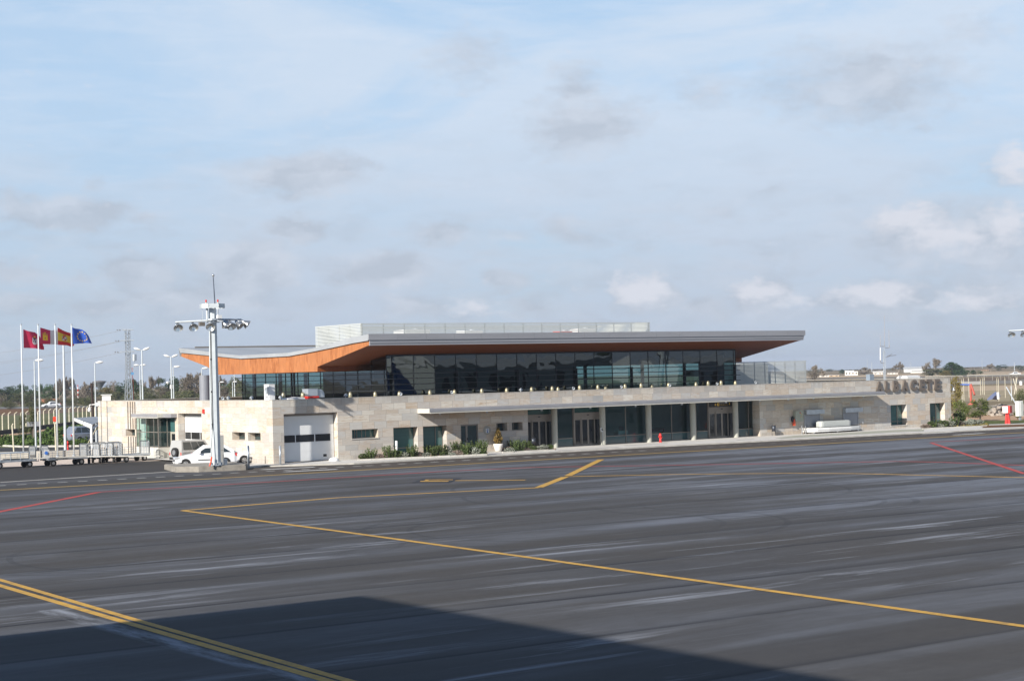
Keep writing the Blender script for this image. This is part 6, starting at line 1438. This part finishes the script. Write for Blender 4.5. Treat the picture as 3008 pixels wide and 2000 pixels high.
# trees ---------------------------------------------------------------------
def tree_mesh(kind, seed):
    rn2 = random.Random(seed); tr = MB(); cr = MB()
    if kind in ('pine', 'olive', 'ochre', 'dome'):
        tr.tube((0, 0, 0), (.02, 0, .45), .035, .022, 7)
        nc = 20
        for i in range(nc):
            a = rn2.random()*6.28; z = rn2.uniform(.25, .92); R0 = .34*math.sqrt(max(.05, 1-((z-.5)/.52)**2)); r_ = R0*rn2.uniform(.35, 1)
            c = (math.cos(a)*r_, math.sin(a)*r_, z); s_ = rn2.uniform(.09, .17)
            if i < 7: tr.tube((.01, 0, rn2.uniform(.2, .4)), (c[0]*.8, c[1]*.8, c[2]), .014, .005, 5)
            leaves(cr, c, (s_*1.15, s_*1.15, s_*.85), 110, .028, seed*100+i, .55)
    elif kind == 'conifer':
        tr.tube((0, 0, 0), (0, 0, .95), .03, .006, 7)
        for i in range(26):
            z = .08+.88*i/26; R0 = .34*(1-z)**.8+.02
            for k_ in range(3): a = rn2.random()*6.28; leaves(cr, (math.cos(a)*R0*.6, math.sin(a)*R0*.6, z), (R0*.5+.02, R0*.5+.02, .05), 34, .026, seed*100+i*3+k_, .5)
    elif kind == 'bare':
        def br(p, d, L_, r_, lv):
            q = p+d*L_; tr.tube(p, q, r_, r_*.6, 5 if lv < 2 else 3, cap=False)
            if lv >= 2: leaves(cr, p.lerp(q, .7), (.045, .045, .045), 6, .014, rn2.randint(0, 10**6), .3, 2.0, .6)
            if lv >= 4:
                leaves(cr, q, (.05, .05, .05), 13, .013, rn2.randint(0, 10**6), .3, 2.2, 1.2); return
            for _ in range(3 if lv < 3 else 3):
                e = (d+Vector((rn2.gauss(0, .55), rn2.gauss(0, .55), rn2.gauss(.02, .3)))).normalized(); br(q, e, L_*rn2.uniform(.70, .90), r_*.6, lv+1)
        br(Vector((0, 0, 0)), Vector((0, 0, 1)), .17, .028, 0)
    elif kind == 'shrubby':
        for i in range(14):
            a = rn2.random()*6.28; r_ = rn2.random()*.42; leaves(cr, (math.cos(a)*r_, math.sin(a)*r_, rn2.uniform(.25, .6)), (.24, .24, .26), 110, .03, seed*77+i, .5)
        tr.tube((0, 0, 0), (0, 0, .4), .03, n=5)
    return tr, cr
KIND = {'pine': ('pine', l_dark, m_bark, 'pine_tree'), 'olive': ('olive', l_olive, m_bark, 'olive_tree'), 'ochre': ('ochre', l_ochre, m_bark, 'autumn_tree'), 'bare': ('bare', l_brown, m_barkp, 'bare_tree'), 'conifer': ('conifer', l_dark, m_bark, 'conifer_tree'), 'scrub': ('shrubby', l_olive, m_bark, 'scrub_bush'), 'brown': ('shrubby', l_brown, m_barkp, 'winter_bush'), 'green': ('dome', l_young, m_bark, 'young_tree')}
LIB = {}
def tree(kind, px, d, top_px, wid_px, label, group=None, seed=None, base=None, zb=-.15):
    """a tree at distance d, its top and width given as sighted"""
    kd = KIND[kind]; s_ = (seed if seed is not None else rn.randint(0, 2)) % 3
    if (kind, s_) not in LIB:
        t_m, c_m = tree_mesh(kd[0], 31*s_+len(kind)*7)
        to = t_m.build('trunk', kd[2]); co = c_m.build('crown', kd[1]); COL.objects.unlink(to); COL.objects.unlink(co); 
        zs_ = sorted(v.co.z for v in co.data.vertices); xs_ = sorted(math.hypot(v.co.x, v.co.y) for v in co.data.vertices); zm_ = zs_[int(len(zs_)*.995)]; xm_ = xs_[int(len(xs_)*.90)]; LIB[(kind, s_)] = (to.data, co.data, zm_, xm_)
    td, cd_, zm_, xm_ = LIB[(kind, s_)]
    p = far(px, d); h = (hz(px, top_px, p)-zb)/zm_; wsc = (wid_px/FPX*d)/(2*xm_)*(1.25 if kind == 'conifer' else 1.)
    o = thing(kd[3], label, 'tree' if kd[0] != 'shrubby' else 'bush', (p.x, p.y, zb), rn.random()*6.28, group); o.scale = (wsc, wsc, h)
    for nm, me in (('trunk', td), ('crown', cd_)): c = bpy.data.objects.new(nm, me); COL.objects.link(c); c.parent = o
    return o
# left belt, individually sighted
belt = [('pine', 12, 640, 1136, 52), ('pine', 55, 660, 1128, 34), ('pine', 30, 650, 1134, 40), ('pine', 76, 640, 1134, 30), ('olive', 50, 600, 1155, 44), ('olive', 88, 590, 1160, 50), ('pine', 103, 700, 1131, 26), ('pine', 119, 690, 1128, 22), ('pine', 140, 640, 1129, 54), ('pine', 158, 650, 1126, 36), ('bare', 184, 640, 1108, 34), ('bare', 172, 600, 1120, 40), ('bare', 207, 640, 1110, 36),
        ('brown', 215, 620, 1142, 40), ('brown', 247, 640, 1130, 44), ('brown', 236, 600, 1150, 40), ('bare', 262, 640, 1122, 40), ('ochre', 306, 560, 1138, 40), ('pine', 338, 900, 1131, 70), ('brown', 330, 860, 1119, 26), ('pine', 358, 520, 1118, 40), ('olive', 335, 500, 1150, 50), ('pine', 398, 540, 1113, 46), ('olive', 430, 520, 1140, 46), ('bare', 437, 600, 1108, 40), ('bare', 458, 600, 1106, 36), ('brown', 470, 520, 1132, 44),
        ('pine', 482, 560, 1113, 50), ('pine', 519, 560, 1108, 44), ('olive', 500, 500, 1150, 50), ('brown', 555, 540, 1102, 52), ('bare', 575, 600, 1096, 56), ('brown', 585, 540, 1118, 50), ('olive', 545, 500, 1146, 52), ('bare', 560, 540, 1098, 46), ('bare', 645, 600, 1104, 34), ('olive', 690, 540, 1108, 44), ('pine', 664, 560, 1125, 40), ('olive', 712, 520, 1118, 46), ('brown', 650, 520, 1132, 44),
        ('pine', -20, 640, 1130, 60), ('olive', 5, 600, 1160, 60), ('brown', -10, 580, 1155, 50), ('pine', 190, 660, 1140, 40), ('pine', 290, 640, 1146, 50), ('scrub', 275, 520, 1160, 50), ('scrub', 245, 520, 1168, 44), ('scrub', 380, 480, 1152, 56), ('scrub', 455, 470, 1150, 50), ('scrub', 530, 470, 1152, 56), ('scrub', 605, 470, 1150, 50), ('scrub', 685, 460, 1152, 50)]
names = {'pine': 'rounded dark green pine', 'olive': 'olive green bushy tree', 'bare': 'leafless pale brown tree', 'brown': 'brown winter thicket bush', 'ochre': 'yellowing autumn tree', 'scrub': 'low olive scrub bush', 'conifer': 'pointed dark conifer'}
def where2(px): return ['near the first flagpole', 'between the flagpoles', 'left of the terminal corner', 'around the lattice pylon', 'left of the light mast', 'right of the light mast'][(px > 70)+(px > 170)+(px > 280)+(px > 450)+(px > 600)]
def where(px):
    if px < 70: return 'left of the first flagpole on the horizon'
    if px < 170: return 'between the first and third flagpoles on the horizon'
    if px < 280: return 'between the blue flag and the terminal corner'
    if px < 450: return 'on the horizon around the lattice pylon'
    if px < 600: return 'on the horizon between pylon and light mast'
    return 'behind the roof right of the light mast'
for i, (k_, px, d, tp, wd) in enumerate(belt):
    tree(k_, px, d, tp, wd, names[k_]+' '+where(px), names[k_]+' '+where(px), seed=i)
rn = random.Random(12)
for i in range(26):
    px = -20+i*26+rn.uniform(-8, 8); k_ = rn.choice(['scrub', 'scrub', 'brown', 'olive'])
    tree(k_, px, rn.uniform(470, 560), 1176-px*.026+rn.uniform(-8, 6), rn.uniform(34, 54), names[k_]+' in front row '+where2(px), names[k_]+' front '+where(px), seed=i)
# saplings with stakes on the left lawn
for (px, pb_, tp, lb) in ((90, 1296, 1196, 'thin staked sapling behind the road sign'), (64, 1290, 1212, 'small staked sapling near the left fence')):
    p = G(px, pb_, -.1); d_ = math.hypot(p.x-CAM.x, p.y-CAM.y); tree('olive', px, d_, tp, 26, lb, seed=1)
# right side trees
right = [('bare', 2395, 700, 1073, 44, 'bushy brown tree just right of the right louvre screen'), ('brown', 2388, 690, 1082, 34, 'dense brown bush at the foot of the tree by the louvre screen'), ('conifer', 2472, 1300, 1085, 16, 'small bluish tree left of the white house'), ('bare', 2536, 1150, 1079, 34, 'low leafless tree above the white house'), ('brown', 2535, 1150, 1092, 40, 'brown scrub right of the white house'), ('bare', 2638, 900, 1064, 34, 'lone leafless tree above the letter A and B'),
         ('bare', 2742, 820, 1054, 62, 'large leafless tree left of the dark conifers'), ('olive', 2735, 800, 1084, 60, 'bushy olive base of the large leafless tree'), ('ochre', 2775, 790, 1088, 30, 'yellow green bush between leafless tree and conifers'), ('conifer', 2794, 800, 1064, 52, 'tallest dark conifer at the right horizon'), ('pine', 2776, 820, 1082, 32, 'dark round pine left of the tallest conifer'), ('conifer', 2814, 860, 1073, 34, 'narrower conifer right of the tallest one'), ('pine', 2822, 820, 1088, 30, 'low dark pine at the right foot of the conifers'), ('pine', 2838, 860, 1088, 17, 'small round dark tree right of the conifers'),
         ('conifer', 2856, 880, 1087, 17, 'small pointed conifer, second after the big group'), ('pine', 2877, 880, 1089, 17, 'small rounded dark tree, third after the big group'), ('bare', 2860, 1300, 1078, 14, 'faint leafless tree behind the pointed conifer'), ('bare', 2908, 1100, 1068, 26, 'leafless tree right of the yellow houses'), ('pine', 2938, 1500, 1071, 36, 'distant broad dark tree at right'), ('pine', 2952, 1500, 1077, 20, 'distant low dark tree beside the broad one'), ('pine', 2988, 1400, 1073, 32, 'distant dark tree clump near the right edge'), ('pine', 3004, 1200, 1081, 30, 'dark tree at the right edge of the horizon'), ('brown', 2997, 1000, 1087, 18, 'brown bush above the distant white car'), ('olive', 2932, 1200, 1083, 14, 'pale green bush before the broad dark tree'), ('brown', 2970, 1300, 1086, 20, 'low brown scrub left of the far pole')]
for i, (k_, px, d, tp, wd, lb) in enumerate(right): tree(k_, px, d, tp, wd, lb, seed=i)
for i in range(24):
    px = 2380+i*27+rn.uniform(-8, 8); tree(rn.choice(['scrub', 'pine', 'brown']), px, rn.uniform(1500, 2200), 1087-(px-2380)*.017+rn.uniform(-3, 2), rn.uniform(16, 34), 'tiny hazy bush on the far right skyline', 'hazy skyline bushes at right', seed=i)
# small landscaped trees past the terminal
for (px, pb_, tp, wd, lb, k_) in ((2812, 1240, 1176, 34, 'small leaning green tree just past the terminal corner', 'green'), (2872, 1237, 1171, 48, 'broad small green tree with two stems on the lawn', 'green'), (2838, 1236, 1190, 20, 'slim young green tree between the two larger ones', 'green'), (2800, 1225, 1108, 36, 'tall green and yellow tree behind the terminal corner', 'ochre')):
    p = G(px, pb_, 0); d_ = math.hypot(p.x-CAM.x, p.y-CAM.y); tree(k_, px, d_, tp, wd, lb, seed=px % 3, zb=-.02)
p = G(2890, 1226, 0); d_ = math.hypot(p.x-CAM.x, p.y-CAM.y)
tree('scrub', 2850, d_, 1212, 40, 'grey scrub at the foot of the broad green tree', seed=1, zb=0)
tree('scrub', 2990, d_+50, 1142, 44, 'grey green bush behind the white cabinet', seed=2, zb=0)
tree('green', 2982, d_-8, 1206, 22, 'dark bush between the red box and the white cabinet', seed=2, zb=0)

# ------------------------------------------------------------------ right side objects
def pbox(name, label, cat, px0, px1, pyb, pyt, d, dep, mt, roof=None, rmat=None, z0=-.15):
    p, q = far(px0, d), far(px1, d); h = hz((px0+px1)/2, pyt, (p+q)/2); v = (q-p); L_ = v.length; rz = math.atan2(v.y, v.x)
    o = thing(name, label, cat, (p.x, p.y, z0), rz)
    hh = h-z0
    if roof: wallh = hh*(1-roof)
    else: wallh = hh
    mb = MB(); mb.box(0, L_, 0, dep, 0, wallh); mb.build('wall', mt, o)
    if roof:
        mb = MB(); mb.extr([(-.3, wallh), (dep/2, hh), (dep+.3, wallh)], -.3, L_+.3); mb.build('roof', rmat, o)
    return o, L_, wallh
m_house = M('white_house_wall', (.70, .66, .60), .8, 0, .06, .4); m_houseb = M('sand_house_wall', (.55, .42, .28), .8, 0, .08, .4); m_tile = M('terracotta_tiles', (.42, .17, .09), .85, 0, .15, .8); m_shed = M('pale_shed_roof', (.55, .56, .56), .6, 0, .06, .3)
def windows(o, L_, h, n, z0=.35, z1=.7):
    for i in range(n): a = L_*(i+.3)/n; mb = MB(); mb.box(a, a+L_/n*.4, -.05, .0, h*z0, h*z1); mb.build('window', m_dark, o)
o, L_, h = pbox('white_house', 'white two storey house left of the aerial mast on the horizon', 'house', 2479, 2517, 1106, 1091, 1050, 9, m_house); windows(o, L_, h, 4)
mb = MB(); mb.box(L_*.0, L_*.7, 1, 8, h, h+.5); mb.build('roof', m_house, o)
o, L_, h = pbox('white_house', 'low white gabled house nearest the aerial mast', 'house', 2562, 2590, 1102, 1090, 1080, 9, m_house, .45, m_house); windows(o, L_, h, 2)
o, L_, h = pbox('farm_building', 'long low white farm building right of the aerial mast', 'farm building', 2604, 2634, 1102, 1094, 1080, 10, m_house, .15, m_house); windows(o, L_, h, 3)
o, L_, h = pbox('farm_building', 'low cream farm ruins left of the white house', 'farm building', 2404, 2432, 1110, 1103, 980, 8, m_house); windows(o, L_, h, 2)
o, L_, h = pbox('farm_building', 'pale shed between the ruins and the white house', 'farm building', 2432, 2462, 1108, 1101, 1000, 8, m_houseb, .2, m_house); windows(o, L_, h, 2)
o, L_, h = pbox('hangar', 'wide pale grey shed roof behind the leafless trees', 'shed', 2652, 2716, 1102, 1077, 1250, 30, m_shed, .35, m_shed)
o, L_, h = pbox('hangar', 'white shed with a dark opening under the wide grey roof', 'shed', 2672, 2706, 1102, 1089, 1150, 14, m_house); mb = MB(); mb.box(L_*.1, L_*.98, -.1, 0, h*.72, h*.9); mb.build('opening', m_dark, o)
o, L_, h = pbox('yellow_house', 'row of low yellow houses right of the conifers', 'house', 2880, 2902, 1093, 1086, 1250, 9, m_houseb, .25, m_tile); windows(o, L_, h, 3)
o, L_, h = pbox('yellow_house', 'tiny pale house with red roof near the right edge', 'house', 2941, 2950, 1090, 1086, 1300, 8, m_house, .4, m_tile); windows(o, L_, h, 1)
o, L_, h = pbox('cottage', 'low house with orange tiled roof behind the white saloon', 'house', 122, 164, 1194, 1172, 520, 9, m_house, .5, m_tile); windows(o, L_, h, 2)
o, L_, h = pbox('site_cabin', 'white flat roofed cabin above the left end of the terminal', 'cabin', 296, 322, 1176, 1160.5, 330, 5, m_white); windows(o, L_, h, 2, .25, .6)
mb = MB(); mb.box(-.2, L_+.2, -.2, 5.2, h, h+.12); mb.build('roof', m_white, o)
# water tower
p = far(290, 900); wt_ = thing('water_tower', 'dark funnel shaped water tower on the left horizon', 'water tower', (p.x, p.y, -.15))
zt = hz(290, 1118.5, p)+.15; zc = hz(290, 1137, p)+.15; mb = MB(); mb.lathe([(.9, 0), (.8, zc-1), (1.5, zc+.3), (3.0, zt-.7)], (0, 0, 0), 20); mb.build('shaft', M('dark_concrete', (.10, .11, .11), .9), wt_, True)
mb = MB(); mb.lathe([(3.0, zt-.7), (3.5, zt-.6), (3.5, zt-.3), (2.2, zt), (.001, zt+.2)], (0, 0, 0), 20); mb.build('tank_roof', M('dark_roof', (.16, .15, .15), .8), wt_)
# distant poles
for (px, d, tp, r_, lb) in ((2546, 1500, 1054, .25, 'faint tall radio mast, left of two behind the white house'), (2558.5, 1500, 1064, .4, 'faint lattice mast, right of two behind the white house'), (2673.5, 1300, 1062, .3, 'white pole rising above the wide shed roof'), (2883, 1700, 1052, .3, 'thin radio mast above the yellow houses'), (2977.5, 1100, 1064, .32, 'grey pole near the far white car'), (2963, 900, 1092, .35, 'short dark post on the far field')):
    p = far(px, d); mb = MB(); mb.tube((p.x, p.y, 0), (p.x, p.y, hz(px, tp, p)), r_, r_*.6, 6); tag(mb.build('distant_pole', m_galv if px != 2963 else m_frame), lb, 'pole')
p = far(226, 600); mb = MB(); h = hz(226, 1130, p); 
for i in range(8): mb.cur = i % 2; mb.tube((p.x, p.y, h*i/8), (p.x, p.y, h*(i+1)/8), .28*(1-i*.08), .28*(1-(i+1)*.08), 6)
tag(mb.build('striped_mast', [m_white, m_redpl]), 'thin red and white striped mast among the left trees', 'mast')
# far white fence and guard rail on the right
q0 = G(2790, 1122, -.14); fe = thing('field_fence', 'pale post and rail fence along the far runway strip', 'fence', (q0.x, q0.y, -.14)); pr = []
for i in range(16):
    px = 2700+i*24; pyb = 1124.5-i*.85; p = G(px, pyb, -.14); h = hz(px, pyb-15, p)+.14; a = p-q0; rel = Vector((a.x, a.y, 0)); mb = MB(); mb.tube(rel, rel+Vector((0, 0, h)), .09, n=5); mb.build('fence_post', m_railp, fe); pr.append((rel, h))
mb = MB()
for (a, ha), (c, hc) in zip(pr, pr[1:]): mb.tube(a+Vector((0, 0, ha)), c+Vector((0, 0, hc)), .035, n=4); mb.tube(a+Vector((0, 0, ha*.12)), c+Vector((0, 0, hc*.12)), .03, n=4)
mb.build('rail', m_railp, fe)
def rail(name, pts, h, label, mt, cat='guard rail', th=.3):
    mb = MB(); P_ = [G(x, y, -.14) for x, y in pts]
    for a, c in zip(P_, P_[1:]):
        mb.quad((a.x, a.y, h*.6), (c.x, c.y, h*.6), (c.x, c.y, h), (a.x, a.y, h)); mb.quad((c.x, c.y+th, h*.45), (a.x, a.y+th, h*.45), (a.x, a.y+th, h), (c.x, c.y+th, h)); mb.quad((a.x, a.y, h), (c.x, c.y, h), (c.x, c.y+th, h), (a.x, a.y+th, h))
        n = max(1, int((c-a).length/8))
        for i in range(n): q = a.lerp(c, i/n); mb.box(q.x-.08, q.x+.08, q.y+.05, q.y+.2, -.15, h*.44)
    return tag(mb.build(name, mt), label, cat)
rail('guard_rail', [(2842, 1108), (2900, 1106.8), (3050, 1104)], .8, 'pale guard rail along the distant road at right', m_railp)
rail('guard_rail', [(2720, 1111.5), (2780, 1110.5), (2830, 1110)], .9, 'pale guard rail left part below the conifers', m_railp)
pxwall('field_wall', [(2796, 1131), (2880, 1129.4), (3060, 1123)], -.15, .75, .3, M('grey_block_wall', (.26, .255, .25), .9, 0, .08, .2), 'long low grey block wall below the runway strip', 'wall')
pxwall('concrete_wall', [(2875, 1220.5), (2905, 1218), (3060, 1212)], 0, 1.05, .25, M('grey_concrete_wall', (.30, .28, .25), .9, 0, .1, 1), 'low grey concrete wall behind the lawn at right', 'wall')
p = G(2999, 1149, -.1); mb = MB(); mb.box(p.x-.15, p.x+.15, p.y-.15, p.y+.15, -.1, 3.0); 
p = G(2999, 1131, -.1); mb = MB(); mb.tube((p.x, p.y, -.1), (p.x, p.y, hz(2999, 1119.5, p)), .35, n=8); tag(mb.build('marker_post', m_white), 'short white marker post before the far block wall', 'post')
# red and white box on red pedestal
p = G(2962, 1245, 0); pd = thing('fire_post', 'red and white box on a red forked pedestal by the right kerb', 'fire post', (p.x, p.y, 0), vd*-1-.75)
mb = MB(); mb.extr([(-.30, 0), (-.08, 0), (-.05, 1.05), (-.20, 1.05)], -.12, .12, axis=1); mb.extr([(-.02, 0), (.20, 0), (.10, 1.05), (-.04, 1.05)], -.12, .12, axis=1); mb.build('pedestal', m_redpaint, pd)
mb = MB(); mb.box(-.42, .30, -.35, .35, 1.05, 1.72); mb.build('box', m_redpaint, pd)
mb = MB(); mb.box(-.40, .10, -.372, -.352, 1.07, 1.70); mb.build('door_panel', m_white, pd)
p = G(2997, 1234.5, 0); wc = thing('white_cabinet', 'white upright cabinet on a post at the right edge', 'cabinet', (p.x, p.y, 0), -vd+.3)
mb = MB(); mb.box(-.32, .32, -.15, .3, .42, 1.95); mb.build('casing', m_white, wc); mb = MB(); mb.box(-.1, .1, -.05, .1, 0, .42); mb.build('post', m_galv, wc); mb = MB(); mb.box(-.0, .3, -.165, -.152, .46, 1.9); mb.build('door', m_louvre, wc)
# red frame with blue pipe, rubble
A_ = lambda px, py, d: (lambda q: Vector((q.x, q.y, hz(px, py, q))))(far(px, d))
mb = MB(); mb.tube(A_(2847, 1188, 205), A_(2847, 1129, 205), .14, n=6); mb.tube(A_(2848, 1129, 205), A_(2858, 1160, 204), .12, n=6); mb.poly([A_(2836, 1189, 203.5), A_(2858, 1189, 203.5), A_(2858, 1172, 203.5)]); tag(mb.build('red_machine', M('machine_red', (.42, .10, .07), .6)), 'faded red steel frame behind the young trees', 'machine')
mb = MB(); mb.tube(A_(2812, 1129.5, 206), A_(2846, 1130, 206), .09, n=6); tag(mb.build('blue_pipe', M('pipe_blue', (.07, .15, .45), .5)), 'blue horizontal pipe joining the red steel frame', 'pipe')
m_rub = M('rubble_stone', (.33, .29, .25), .9, 0, .25, 1.5)
rb = MB(); rn3 = random.Random(9)
for i in range(150):
    px = rn3.uniform(2898, 2962); d = rn3.uniform(196, 212); q = far(px, d); s_ = rn3.uniform(.1, .35); h = max(0, 1.2-abs(px-2930)*.03)*rn3.random()
    c = Vector((q.x, q.y, h)); i0 = len(rb.v)
    for k_ in range(8): rb.v.append(tuple(c+Vector(((-1, 1)[k_ & 1]*s_*rn3.uniform(.5, 1), (-1, 1)[k_ >> 1 & 1]*s_*rn3.uniform(.5, 1), (-1, 1)[k_ >> 2]*s_*rn3.uniform(.3, .8)))))
    for f_ in ((0, 1, 3, 2), (4, 6, 7, 5), (0, 4, 5, 1), (2, 3, 7, 6), (0, 2, 6, 4), (1, 5, 7, 3)): rb.f.append(tuple(i0+j for j in f_)); rb.mi.append(0)
o = rb.build('rubble', m_rub); tag(o, 'heap of pale broken stone beyond the lawn at right', 'rubble'); o['kind'] = 'stuff'
mb = MB(); q = [A_(2900, 1166, 200), A_(2912, 1156, 200), A_(2920, 1150, 203), A_(2931, 1156, 200), A_(2934, 1164, 199), A_(2918, 1162, 197)]; mb.poly(q); 
for a, c in zip(q, q[1:]+q[:1]): mb.quad(a, c, c+Vector((.1, .5, -.4)), a+Vector((.1, .5, -.4)))
tag(mb.build('blue_tarpaulin', M('tarp_blue', (.17, .20, .33), .6)), 'blue tarpaulin crumpled on the rubble heap', 'tarpaulin')
mb = MB(); mb.tube(A_(2927.5, 1172, 196), A_(2926.5, 1152, 196), .14, n=8); tag(mb.build('white_pipe', m_white), 'short white upright pipe before the blue tarpaulin', 'pipe')

# ------------------------------------------------------------------ behind the camera: the block whose shade falls on the apron, and what the glass mirrors
tb = thing('control_building', 'plain rendered airport block behind the camera that shades the near apron', 'building', (-62.3, -78.2, 0), absolute=True)
x1_, y1_, hh = -62.35, -78.2, 16.0
mb = MB(); mb.box(-88, x1_, -128, y1_, -.1, hh); mb.box(-88.1, x1_+.06, -128.1, y1_+.06, hh, hh+.02); mb.build('wall', M('cream_render', (.55, .50, .42), .85, 0, .05, .5), tb)
for zf in (1.2, 5.2, 9.2, 13.0):
    for y in range(-124, -82, 5):
        mb = MB(); mb.box(x1_, x1_+.04, y, y+2.2, zf, zf+1.5); mb.build('window', m_glassS, tb)
def block(name, label, x, y, dx, dy, h, mt, rmt, rz=0):
    o = thing(name, label, 'building', (x, y, 0), rz); mb = MB(); mb.box(0, dx, 0, dy, 0, h*.8); mb.build('wall', mt, o)
    mb = MB(); mb.extr([(-.4, h*.8), (dy/2, h), (dy+.4, h*.8)], -.4, dx+.4); mb.build('roof', rmt, o)
    for i in range(int(dx//6)): mb = MB(); mb.box(2+i*6, 4.5+i*6, dy, dy+.06, h*.2, h*.6); mb.build('window', m_dark, o)
block('brown_hangar', 'tan hangar behind the camera mirrored in the upper glass', 92, -190, 16, 14, 9.5, M('tan_cladding', (.50, .27, .10), .8), m_shed)
block('grey_hangar', 'grey hangar behind the camera mirrored in the upper glass', 122, -180, 40, 26, 9.5, M('grey_cladding', (.42, .44, .42), .8), m_shed)
block('grey_hangar', 'pale long shed behind the camera mirrored in the upper glass', 172, -165, 50, 20, 8.5, m_shed, m_shed)
for i in range(16):
    x = 70+i*12+rn.uniform(-4, 4); kd = rn.choice(['pine', 'pine', 'olive']); s_ = i % 3
    if (kd, s_) not in LIB: continue
    td, cd_, zm_, xm_ = LIB[(kd, s_)]; o = thing(KIND[kd][3], 'dark tree behind the camera mirrored in the terminal glass', 'tree', (x, -215+rn.uniform(-14, 30), -.15), rn.random()*6, 'mirrored trees behind the camera'); h = rn.uniform(7, 11.5); o.scale = (h*1.0, h*1.0, h)
    for nm, me in (('trunk', td), ('crown', cd_)): c = bpy.data.objects.new(nm, me); COL.objects.link(c); c.parent = o
# parked airliner mirrored in the hall glass
al = thing('airliner', 'white regional airliner parked behind the camera mirrored in the hall glass', 'aircraft', (58, -44, 0), R(200))
mb = MB(); mb.lathe([(.05, -14), (.6, -13), (1.25, -11), (1.45, -8), (1.45, 6), (1.1, 10), (.5, 13.4), (.1, 14.4)], (0, 0, 2.6), 20, (1, 0, .0)); mb.build('fuselage', m_white, al, True)
mb = MB(); mb.extr([(-1.5, 2.0), (2.2, 2.0), (1.6, 2.25), (-1.2, 2.25)], -11, 11, axis=1); mb.build('wing', m_galvl, al)
mb = MB(); mb.extr([(10, 3.2), (13.6, 3.6), (15.2, 8), (13.6, 8)], -.1, .1, axis=1); mb.cur = 1; mb.extr([(12.5, 7.9), (15, 7.9), (15.4, 8.2), (13.4, 8.2)], -3.6, 3.6, axis=1); mb.build('tail_fin', [m_bluep, m_white], al)
for (x, y) in ((-10.5, 0), (1.5, -2), (1.5, 2)):
    mb = MB(); mb.tube((x, y-.25, .35), (x, y+.25, .35), .36, n=14); mb.tube((x, y, .35), (x, y*.6, 2), .08); mb.build('landing_gear', m_tyre, al)
for s_ in (-1, 1): mb = MB(); mb.lathe([(.3, -1.2), (.6, -1), (.6, .8), (.35, 1.4)], (8.5, s_*2.1, 3.3), 14, (1, 0, 0)); mb.build('engine', m_galv, al, True)

# ------------------------------------------------------------------ air
hb = MB(); hb.box(-3250, 3150, -3300, 3100, -9.2, 27); hz_o = hb.build('haze', []); hz_o['kind'] = 'stuff'
hm = bpy.data.materials.new('haze_air'); hm.use_nodes = True; ht = hm.node_tree; ht.nodes.clear()
pv = ht.nodes.new('ShaderNodeVolumePrincipled'); pv.inputs['Color'].default_value = (.80, .87, 1, 1); pv.inputs['Density'].default_value = .00016; pv.inputs['Anisotropy'].default_value = .2
oo = ht.nodes.new('ShaderNodeOutputMaterial'); ht.links.new(pv.outputs[0], oo.inputs['Volume']); hz_o.data.materials.append(hm)

for o in bpy.data.objects:
    if '_abs' in o.keys(): del o['_abs']
